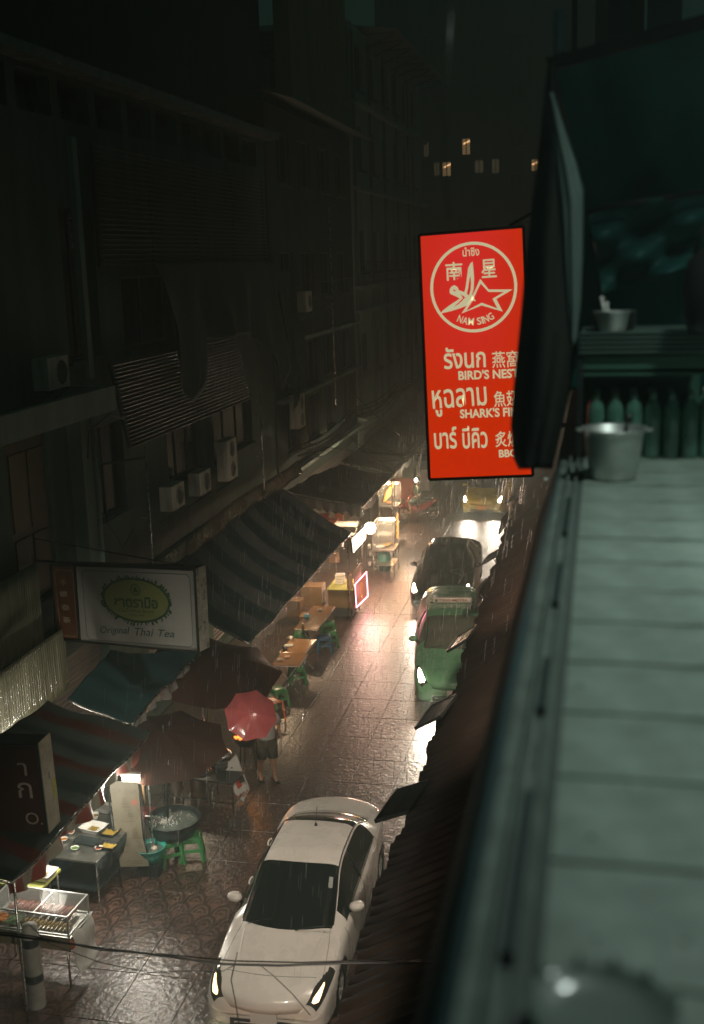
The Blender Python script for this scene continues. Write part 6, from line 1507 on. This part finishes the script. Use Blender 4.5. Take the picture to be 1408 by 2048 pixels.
# printed sack hanging from the stove table
k0_, k1_, k2_, k3_ = (450, 1540), (478, 1510), (499, 1588), (484, 1605)
sA = oz(447, 1531, 1.0); 
mtS = panel_frame(oz(449, 1528, .78), oz(478, 1519, .78), oz(478, 1602, .02))
sb = thing('printed_sack', 'white sack with a red block and red checks hanging from the stove table', 'sack', oz(484, 1604, .04)); org = Vector(sb.location); nS = Vector((0, -1, 0))
def Sk(px, py):
    r = ray(px, py); tt = (org.y - .02) / r.y; p = CAM + r * tt - org; return (p.x, p.z)
def K(cx, cy): return Sk(380 + cx * 300 / 1408, 1350 + cy * 300 / 1408)
ol = [K(500, 1195), K(555, 1085), (K(540, 1040)), K(480, 900), K(430, 745), K(315, 865), K(345, 950), K(400, 1090), K(440, 1160)]
m = MB(); m.prism(ol, 0, .05); m.build('sack_cloth', mat('white_sack_weave', (.55, .52, .47), .7, var=.12, bump=.5, bscale=25), sb, bevel=.012)
rpr = mat('red_sack_print', (.42, .06, .025), .6)
m = MB(); flat_poly(m, [K(448, 1075), K(490, 1045), K(445, 920), K(398, 955)], -.003)
for r_ in range(3):
    for c_ in range(7):
        if (r_ + c_) % 2: continue
        x_, y_ = 430 + 16 * c_, 1135 + 16 * r_ - 8 * c_; flat_poly(m, [K(x_, y_ + 15), K(x_ + 15, y_ + 8), K(x_ + 15, y_ - 7), K(x_, y_)], -.003)
m.build('red_print', rpr, sb); 
m = MB(); flat_poly(m, [K(470, 1020), K(515, 1000), K(480, 905), K(440, 925)][::1], -.0035); flat_poly(m, ringpts(*K(390, 875), .02, .02, 12), -.0035); m.build('dark_print', pr, sb)
# ================================================================== FOREGROUND: counter by the camera
tile_m = mat('pale_green_grey_tile', (.36, .44, .385), .45, var=.38, vscale=5, bump=.25, bscale=18, coat=.15)
ZC = CAMZ - .80
led = thing('counter', 'long pale green grey tiled counter beside the camera', 'counter', (0, 0, ZC))
m = MB(); m.box2((-.07, .30, -.06), (1.6, 4.85, -.002)); m.build('counter_bed', mat('dark_grout', (.10, .125, .112), .8), led)
base = None
for k in range(17):
    y0_ = .38 + .262 * k
    if base is None:
        m = MB(); m.box((0, 0, 0), (1.60, .251, .016)); base = m.build('tile', tile_m, led, bevel=.003); base.location = (.745, y0_ + .131, -.003)
    else: share(base, [(.745, y0_ + .131, -.003 + random.uniform(-.001, .001))])
rail_m = mat('blue_grey_rail_paint', (.075, .135, .14), .8, var=.25, vscale=6)
rl = thing('window_rail', 'blurred blue grey window rail with dark track slots along the counter edge', 'rail', (0, 0, ZC))
m = MB(); m.grid(lambda u, v: (-.148 - .09 * u, .30 + 4.3 * v, .004 - .25 * u), 1, 1); m.build('outer_face', rail_m, rl, thick=.004)
m = MB(); m.box2((-.145, .30, -.05), (-.072, 4.6, -.004)); m.build('track_bed', mat('grey_green_track', (.19, .235, .21), .5, var=.4, vscale=12, streak=False), rl)
m = MB(); m.box2((-.112, .30, -.002), (-.104, 4.6, .018)); m.box2((-.084, .30, -.002), (-.076, 4.6, .014)); m.build('track_rib', MATS['grey_green_track'], rl)
for y0_, y1_ in ((1.95, 2.22), (1.20, 1.62), (2.60, 2.95), (3.3, 3.8), (.7, .95)):
    m = MB(); m.box2((-.102, y0_, -.001), (-.086, y1_, .012)); m.build('track_slot', mat('dark_slot_green', (.03, .05, .045), .6), rl)
wd = thing('window_screw', 'small pale blurred screw on the rail', 'screw', oz(1090, 960, ZC + .02)); m = MB(); m.lathe([(.001, .01), (.008, .006), (.01, 0)], (0, 0, 0), 10); m.build('head', steel, wd)
# posts and dark cloth curtain
drape_m = mat('near_black_rolled_curtain', (.012, .015, .011), .8, var=.35, vscale=4, bump=.3, bscale=20)
YD = 4.6
edgeL = [(1098, 128), (1086, 250), (1068, 390), (1056, 500), (1043, 640), (1030, 770), (1024, 850), (1029, 915), (1040, 938)]
edgeR = [(1106, 128), (1135, 250), (1150, 390), (1158, 500), (1160, 600), (1150, 690), (1140, 770), (1120, 860), (1102, 936)]
def dr_(u, v):
    k = v * (len(edgeL) - 1); i = min(int(k), len(edgeL) - 2); f_ = k - i
    a = Vector(edgeL[i]).lerp(Vector(edgeL[i + 1]), f_); b = Vector(edgeR[i]).lerp(Vector(edgeR[i + 1]), f_); p = a.lerp(b, u)
    y_ = YD - .10 * math.sin(u * PI) + .03 * math.sin(u * 11 + v * 3) * v
    return oy(p.x, p.y, y_)
m = MB(); m.grid(lambda u, v: dr_(u, v), 18, 48)
m.grid(lambda u, v: dr_(u, v) + Vector((0, .22 * math.sin(u * PI) + .02, 0)), 18, 48)
tag(m.build('rolled_curtain', drape_m, None, thick=.012), 'dark rolled curtain hanging over the right edge of the red sign', 'curtain')
tarp = drops(mat('teal_tarpaulin', (.012, .15, .135), .6, var=.3, vscale=1.6, bump=.35, bscale=5), 30, .05)
YT = 5.35
def tp2(u, v):
    x = 1106 + 420 * u; ytop = 128 - 62 * u * 420 / 237; ybot = 780
    y = ytop + (ybot - ytop) * v
    fold = .05 * math.sin(u * 7 + v * 5) + .03 * math.sin(u * 15 - v * 9) + .10 * max(0, math.sin((u * 1.3 + v * 1.9) * 5.0)) * v
    return oy(x, y, YT + fold + .25 * v)
m = MB(); m.grid(tp2, 60, 60); tag(m.build('tarpaulin', tarp, None, thick=.01), 'large teal tarpaulin closing the balcony behind the pots', 'tarpaulin')
def tp3(u, v):
    p0_, p1_, = Vector((1175, 418)).lerp(Vector((1420, 378)), u), Vector((1205, 590)).lerp(Vector((1420, 520)), u); p = p0_.lerp(p1_, v)
    return oy(p.x, p.y, YT - .12 + .05 * math.sin((u * 2 + v * 3) * 4) + .05 * math.sin(u * 9 - v * 7))
m = MB(); m.grid(tp3, 40, 30); tag(m.build('tarpaulin', mat('lighter_teal_tarpaulin', (.03, .17, .155), .5, var=.3, vscale=2, bump=.5, bscale=6), None, thick=.01), 'smaller lighter teal sheet tied with a cord over the large tarpaulin', 'tarpaulin')
m = MB(); m.tube([oy(1172, 424, YT - .2), oy(1250, 408, YT - .2), (oy(1420, 382, YT - .2))], .012, 7); tag(m.build('cord', metal_dark, None), 'dark cord across the teal tarpaulin', 'cord')
pale = mat('grey_green_cloth', (.09, .135, .12), .7, var=.3, vscale=5, streak=True, bump=.3)
ea = [(1100, 185), (1104, 260), (1110, 340), (1118, 430), (1124, 520), (1132, 610), (1140, 690)]; eb = [(1104, 185), (1128, 260), (1152, 330), (1165, 380), (1164, 520), (1160, 610), (1150, 690)]
def st(u, v):
    k = v * 6; i = min(int(k), 5); a = Vector(ea[i]).lerp(Vector(ea[i + 1]), k - i); b = Vector(eb[i]).lerp(Vector(eb[i + 1]), k - i); p = a.lerp(b, u); return oy(p.x, p.y, 4.75 - .05 * math.sin(u * PI) + .01 * math.sin(u * 20))
m = MB(); m.grid(st, 12, 40)
# the pale strip hangs in front of the curtain's right half
for i in range(len(m.v)): x, y, z = m.v[i]; q = (Vector((x, y, z)) - CAM); m.v[i] = tuple(CAM + q * (4.30 / 4.75))
tag(m.build('cloth_strip', pale, None, thick=.008), 'pale grey green strip of cloth hanging between the dark curtain and the tarpaulin', 'cloth')
m = MB(); m.tube([oy(1118, 20, 4.9), oy(1119, 130, 4.9)], .022, 8); tag(m.build('awning_pole', mat('blue_grey_pole', (.10, .17, .20), .35, coat=.4), None), 'blue grey pole rising above the curtain\'s top corner', 'pole')
m = MB(); m.bar(oy(1095, 130, 4.9), oy(1420, 40, 4.9), .05); tag(m.build('tarpaulin_beam', drape_m, None), 'dark beam that the teal tarpaulin hangs from', 'beam')
# balcony wall bits above the tarpaulin
m = MB()
for px, w_, mt_i in ((1150, 10, 0), (1240, 40, 1), (1275, 26, 0), (1330, 60, 1)):
    a = oy(px, -20, 7.5); m.box((a.x, 7.5, 11.4), (w_ * 7.5 / 2300, .1, 2.6), mi=mt_i)
tag(m.build('balcony_screen', [mat('rusty_brown_post', (.05, .03, .02), .6), conc_dark], None), 'dim upper balcony posts and panels above the tarpaulin', 'balcony')
# shelf with trays and pots
YS = 4.55
sh = thing('shelf_stand', 'dim green shelf stand with ridged trays on top at the back of the counter', 'shelf', (0, 0, ZC))
pa = oy(1163, 665, YS); pb = oy(1420, 655, YS)
gpl = mat('dim_green_plastic', (.05, .14, .10), .4, var=.2); gx0 = pa.x; gx1 = pb.x
for k in range(5):
    m = MB(); z_ = pa.z - ZC - .018 * k; m.box2((gx0, YS - .02, z_ - .011), (gx1, YS + .36, z_)); m.box2((gx0 - .008, YS - .028, z_ - .004), (gx1, YS - .021, z_ + .002)); m.build('tray', mat('grey_green_tray', (.10, .15, .13), .4, var=.2), sh)
z1_ = pa.z - ZC - .095; z0_ = oy(1170, 752, YS).z - ZC
m = MB(); m.box2((gx0, YS, z0_), (gx1, YS + .018, z0_ + .025)); m.box2((gx0, YS, z1_ - .06), (gx1, YS + .018, z1_)); m.box2((gx0, YS, z0_ + .026), (gx0 + .02, YS + .018, z1_ - .061)); m.box2((oy(1285, 700, YS).x, YS, z0_ + .026), (gx1, YS + .018, z1_ - .061)); m.box2((gx0 + .02, YS + .05, z0_ + .02), (gx1, YS + .06, z1_)); m.build('crate_front', gpl, sh)
m = MB(); m.box2((gx0 - .012, YS - .01, .0), (gx0 + .008, YS + .02, pa.z - ZC)); m.build('upright', metal_dark, sh); m = MB(); m.box2((gx0, YS + .37, 0), (gx1, YS + .385, pa.z - ZC - .1)); m.build('back_board', gpl, sh)
# bottles packed below
glass_g = mat('green_tinted_bottle', (.13, .32, .24), .2, trans=.35, coat=1, var=.2)
n_b = 0; bot = None
for r_ in range(3):
    for k in range(7):
        p = oy(1186 + 38 * k, 905, YS + .0); loc = (p.x + .01, YS + .07 + .09 * r_, ZC + .001); lb = 'green tinted bottle packed in the rows under the crate, behind the pot'
        if bot is None:
            bot = thing('bottle', lb, 'bottle', loc, group='bottles packed under the crate'); m = MB(); m.lathe([(.001, 0), (.033, .002), (.035, .02), (.033, .08), (.035, .14), (.034, .19), (.028, .215), (.013, .235), (.013, .245)], (0, 0, 0), 18); m.build('flask', glass_g, bot); m = MB(); m.lathe([(.0135, .235), (.0135, .26), (.001, .261)], (0, 0, 0), 12); m.build('cap', mat('pale_green_cap', (.25, .36, .28), .4), bot)
            m = MB(); m.lathe([(.0328, .07), (.0328, .115)], (0, 0, 0), 18); m.build('bottle_label', mat('green_bottle_label', (.05, .12, .08), .5, var=.4, vscale=30), bot)
        else: dup(bot, loc)
# large saucepan
p = oz(1226, 958, ZC + .003)
t = thing('saucepan', 'aluminium saucepan with a dark ladle handle on the counter', 'saucepan', (p.x, p.y, ZC + .008))
r0 = 60 * p.y / 2300 * 1.02; hh = 98 * p.y / 2300
m = MB(); m.lathe([(.001, 0), (r0 * .70, 0), (r0 * .76, .008), (r0 * .93, hh * .85), (r0 * .97, hh), (r0 * 1.06, hh + .004), (r0 * 1.06, hh), (r0 * .95, hh - .004), (r0 * .72, .012), (.001, .006)], (0, 0, 0), 44); m.build('pan_wall', alu, t)
for sd in (-1, 1): m = MB(); m.tube([(sd * r0 * 1.0, -.02, hh - .006), (sd * (r0 + .02), -.012, hh - .002), (sd * (r0 + .02), .012, hh - .002), (sd * r0, .02, hh - .006)], .004, 6); m.build('handle', alu, t)
m = MB(); m.tube([(.02, .02, .05), (.05, .03, hh + .035)], .008, 8); m.tube([(.05, .03, hh + .02), (.052, .032, hh + .045)], .012, 8); m.build('ladle', black_plastic, t)
# cup stack above
p = oy(1228, 657, YS + .12)
for k in range(7):
    t = thing('steel_bowl', 'thin steel bowl in the stack under the spoon cup', 'bowl', (p.x, p.y, pa.z + .001 + .0105 * k), group='stacked steel bowls on the shelf'); m = MB(); rr3 = .082; m.lathe([(.001, .0), (rr3 * .8, .0), (rr3, .008), (rr3 + .003, .0085), (rr3 * .78, .003)], (0, 0, 0), 30); m.build('shell', alu, t)
t = thing('steel_cup', 'wide steel cup holding two pale spoons on top of the shelf', 'cup', (oy(1225, 657, YS + .02).x, YS + .02, pa.z + .001)); m = MB(); m.lathe([(.001, 0), (.048, 0), (.050, .01), (.064, .072), (.068, .076), (.066, .078), (.060, .072), (.046, .01), (.001, .006)], (0, 0, 0), 34); m.build('cup_wall', alu, t)
for a in (-.03, -.012): m = MB(); m.tube([(a + .01, 0, .02), (a - .012, .0, .12 - .02 * (a > -.02))], .0055, 6); m.lathe([(.001, .012), (.009, .008), (.010, 0), (.001, -.008)], (a - .012, 0, .122 - .02 * (a > -.02)), 10, sy=.5); m.build('spoon', white_plastic, t)
# dark vessel at the right edge of the shelf
t = thing('dark_kettle', 'black rounded vessel at the right edge of the shelf', 'kettle', (oy(1418, 600, YS).x, YS - .15, pa.z + .002)); m = MB(); m.lathe([(.001, 0), (.08, 0), (.105, .06), (.11, .16), (.09, .26), (.05, .30), (.001, .31)], (0, 0, 0), 30); m.build('body', black_plastic, t); m = MB(); m.tube([(-.07, 0, .28), (-.04, 0, .38), (.04, 0, .38), (.07, 0, .28)], .008, 8); m.build('handle', black_plastic, t)
# blurred wet dish at the bottom right
p = oz(1205, 2000, ZC + .03)
t = thing('metal_dish', 'blurred dark wet dish with a bright beaded rim at the bottom right', 'dish', (p.x, p.y, ZC + .006)); m = MB(); m.lathe([(.001, .004), (.045, .004), (.060, .006), (.074, .014), (.079, .017), (.081, .014), (.066, .003), (.001, .0)], (0, 0, 0), 48); m.build('dish_body', mat('dark_wet_enamel', (.22, .27, .24), .4, coat=1, var=.2), t)
bd = MB(); bd.lathe([(.001, .004), (.004, .002), (.0045, -.001), (.001, -.003)], (0, 0, 0), 10); wdm = mat('water_bead', (.9, .95, .92), .02, metal=1.0)
bo = bd.build('water_bead', wdm, t); bo.location = (.079 * math.cos(.2), .079 * math.sin(.2), .020)
share(bo, [(.079 * math.cos(a), .079 * math.sin(a), .020) for a in (.9, 1.4, 1.9, 2.5, 3.0, 3.6, 4.3, 5.2)])
m = MB(); rs = random.Random(11)
for k in range(26):
    x_, y_ = rs.uniform(-.05, .5), rs.uniform(1.2, 2.1); r_ = rs.uniform(.002, .0045); m.lathe([(.001, r_ * .7), (r_ * .8, r_ * .4), (r_, 0)], (x_, y_, .0055), 8)
o = m.build('water_drops', wdm, led); o['kind'] = 'stuff'
# hanging wet string near the camera
m = MB(); m.tube([oy(902, 20, 2.6), oy(893, 220, 2.6), oy(886, 330, 2.6), oy(898, 440, 2.6)], .0014, 5); tag(m.build('wet_string', mat('wet_string', (.08, .09, .08), .25), None), 'thin blurred wet string hanging in front of the lit far windows', 'string')
# ================================================================== LAMPS OF THE PLACE AND ADDED FLOODS
def wall_lamp(label, loc, target, energy, color, size=(.5, .3), spot=None):
    t = thing('flood_lamp', label, 'flood lamp', loc, group='lamps on the near building')
    l = lamp('SPOT', (0, 0, 0), energy, color, .15, t, spot=spot, blend=.7) if spot else lamp('AREA', (0, 0, 0), energy, color, size, t); l.rotation_euler = (Vector(target) - Vector(loc)).to_track_quat('-Z', 'Y').to_euler()
    d = (Vector(target) - Vector(loc)).normalized(); q = d.to_track_quat('-Z', 'Y').to_matrix()
    m = MB(); m.box(-d * .06, (size[0] * 1.05, size[1] * 1.05, .08), mtx=q); m.build('housing', metal_dark, t)
    m = MB(); m.box(-d * .015, (size[0], size[1], .006), mtx=q); m.build('lens', mat('flood_lens', (1, .9, .8), .4, emit=3, ecol=color), t)
wall_lamp('added flood lamp out of view at the near end of the canopy edge', (-2.4, 4.9, 5.6), (-4.6, 15.8, .3), 1200, (1.0, .86, .70), (.3, .2), R(58))  # added below the view to brighten the white car
wall_lamp('added flood lamp at the right building wall, hidden behind the rolled curtain', (-.55, 14, 8.8), (-4.6, 29, 0), 5600, (1.0, .66, .50), (.3, .2), R(50))  # added fill for the middle of the street, kept out of sight
wall_lamp('cool lamp over the balcony counter beside the camera', (1.0, 3.0, 12.4), (.7, 3.1, 9.2), 240, (.84, 1.0, .92), (.4, .2), R(98))
wall_lamp('second added flood lamp, unseen at the right building wall, turned back towards the white car', (-.6, 12.8, 8.9), (-4.4, 16.0, 1.0), 1700, (1.0, .84, .68), (.3, .2), R(72))  # added unseen light for the white car's roof
for i, (x_, y_, e_) in enumerate(((-1.6, 20.5, 190), (-1.6, 35, 500), (-1.6, 47, 800), (-1.6, 60, 900))):
    t = thing('shopfront_lamp', 'warm lamp under the right canopy, ' + ['nearest', 'second', 'third', 'farthest'][i] + ' along the street', 'lamp', (x_, y_, 3.1), group='lamps under the right canopy')
    m = MB(); m.lathe([(.001, -.07), (.05, -.05), (.06, 0), (.035, .06)], (0, 0, 0), 12); m.build('bulb', mat('warm_bulb_glow', (1, .6, .3), .4, emit=8, ecol=(1, .58, .32)), t); m = MB(); m.tube([(0, 0, .06), (0, 0, .7)], .008, 5); m.build('cord', wire_m, t)
    lamp('SPOT', (0, 0, -.15), e_ * 1.7, (1, .54, .36), .3, t, (0, R(-22), 0), R(140), .6)
    m = MB(); m.lathe([(.03, .10), (.16, -.02), (.165, -.03)], (0, 0, 0), 18); m.build('shade', metal_dark, t)
for i, (x_, y_, e_, c_) in enumerate(((-7.9, 26.5, 60, (1, .70, .42)), (-7.9, 30.5, 60, (1, .66, .40)), (-8.0, 36, 90, (1, .66, .40)), (-7.8, 44, 120, (1, .62, .38)), (-8.2, 20.6, 26, (1, .80, .56)))):
    t = thing('canopy_lamp', 'bare lamp hanging under the ' + ['near half of the striped canopy', 'far half of the striped canopy', 'dark tarpaulin canopy', 'farthest canopy', 'deep teal canopy'][i], 'lamp', (x_, y_, 2.3), group='lamps under the left canopies')
    m = MB(); m.lathe([(.001, -.07), (.04, -.05), (.05, 0), (.03, .06)], (0, 0, 0), 12); m.build('bulb', MATS['warm_bulb_glow'], t); m = MB(); m.tube([(0, 0, .06), (0, 0, .5)], .008, 5); m.build('cord', wire_m, t)
    lamp('SPOT', (0, 0, -.15), e_ * 2.4, c_, .1, t, (0, 0, 0), R(150), .6); m = MB(); m.lathe([(.03, .10), (.15, -.0), (.155, -.01)], (0, 0, 0), 18); m.build('shade', metal_dark, t)

# ================================================================== RAIN AND SPLASHES
rm = mat('falling_rain', (.75, .78, .75), .12, alpha=.5, spec=1.0)
m = MB(); rs = random.Random(21)
V_ = []; Fc = []
for k in range(13000):
    y_ = 13 + 47 * rs.random() ** 1.1; x_ = rs.uniform(-9.3, -1.0); z_ = rs.uniform(.1, 9.5)
    if x_ < -6.9 and z_ < 4.0: continue
    if x_ > -2.0 and z_ < 4.9: continue
    L_ = rs.uniform(.10, .30); r_ = .0011 ; dx = L_ * .10; 
    o = len(V_); V_ += [(x_ - r_, y_, z_), (x_ + r_, y_ - r_, z_), (x_, y_ + r_, z_), (x_ + dx - r_, y_, z_ + L_), (x_ + dx + r_, y_ - r_, z_ + L_), (x_ + dx, y_ + r_, z_ + L_)]
    Fc += [(o, o + 1, o + 4, o + 3), (o + 1, o + 2, o + 5, o + 4), (o + 2, o, o + 3, o + 5)]
m.add(V_, Fc); o = m.build('rain', rm, None); tag(o, 'fine rain falling through the lamp light over the street', None, kind='stuff')
m = MB(); V_ = []; Fc = []
for k in range(2600):
    y_ = 12 + 36 * rs.random() ** 1.1; x_ = rs.uniform(-6.9, -2.0); n_ = rs.randint(3, 5); R_ = rs.uniform(.01, .028)
    for q in range(n_):
        a = rs.uniform(0, 2 * PI); h_ = rs.uniform(.015, .06); o = len(V_); bx_, by_ = x_ + R_ * math.cos(a), y_ + R_ * math.sin(a); w2 = .0022
        V_ += [(bx_ - w2, by_, .006), (bx_ + w2, by_, .006), (bx_ + R_ * .8 * math.cos(a), by_ + R_ * .8 * math.sin(a), h_)]; Fc.append((o, o + 1, o + 2))
m.add(V_, Fc); tag(m.build('rain_splashes', rm, None), 'tiny splashes of rain on the wet paving', None, kind='stuff')

# ================================================================== AIR
m = MB(); m.box2((-45, -14, -1.3), (45, 128, 35.5))
hz = m.build('haze', mat('haze_surface_placeholder', (1, 1, 1)), None)
hz.data.materials.clear(); hm = bpy.data.materials.new('rain_haze'); hm.use_nodes = True; nt = hm.node_tree
nt.nodes.remove(nt.nodes['Principled BSDF']); pv = nt.nodes.new('ShaderNodeVolumePrincipled')
pv.inputs['Color'].default_value = (.74, .90, .82, 1); pv.inputs['Density'].default_value = .0095; pv.inputs['Anisotropy'].default_value = .35
nt.links.new(pv.outputs[0], nt.nodes['Material Output'].inputs['Volume']); hz.data.materials.append(hm); hz['kind'] = 'stuff'; hz['label'] = 'thin rain haze filling the street'
sc.cycles.volume_step_rate = 8
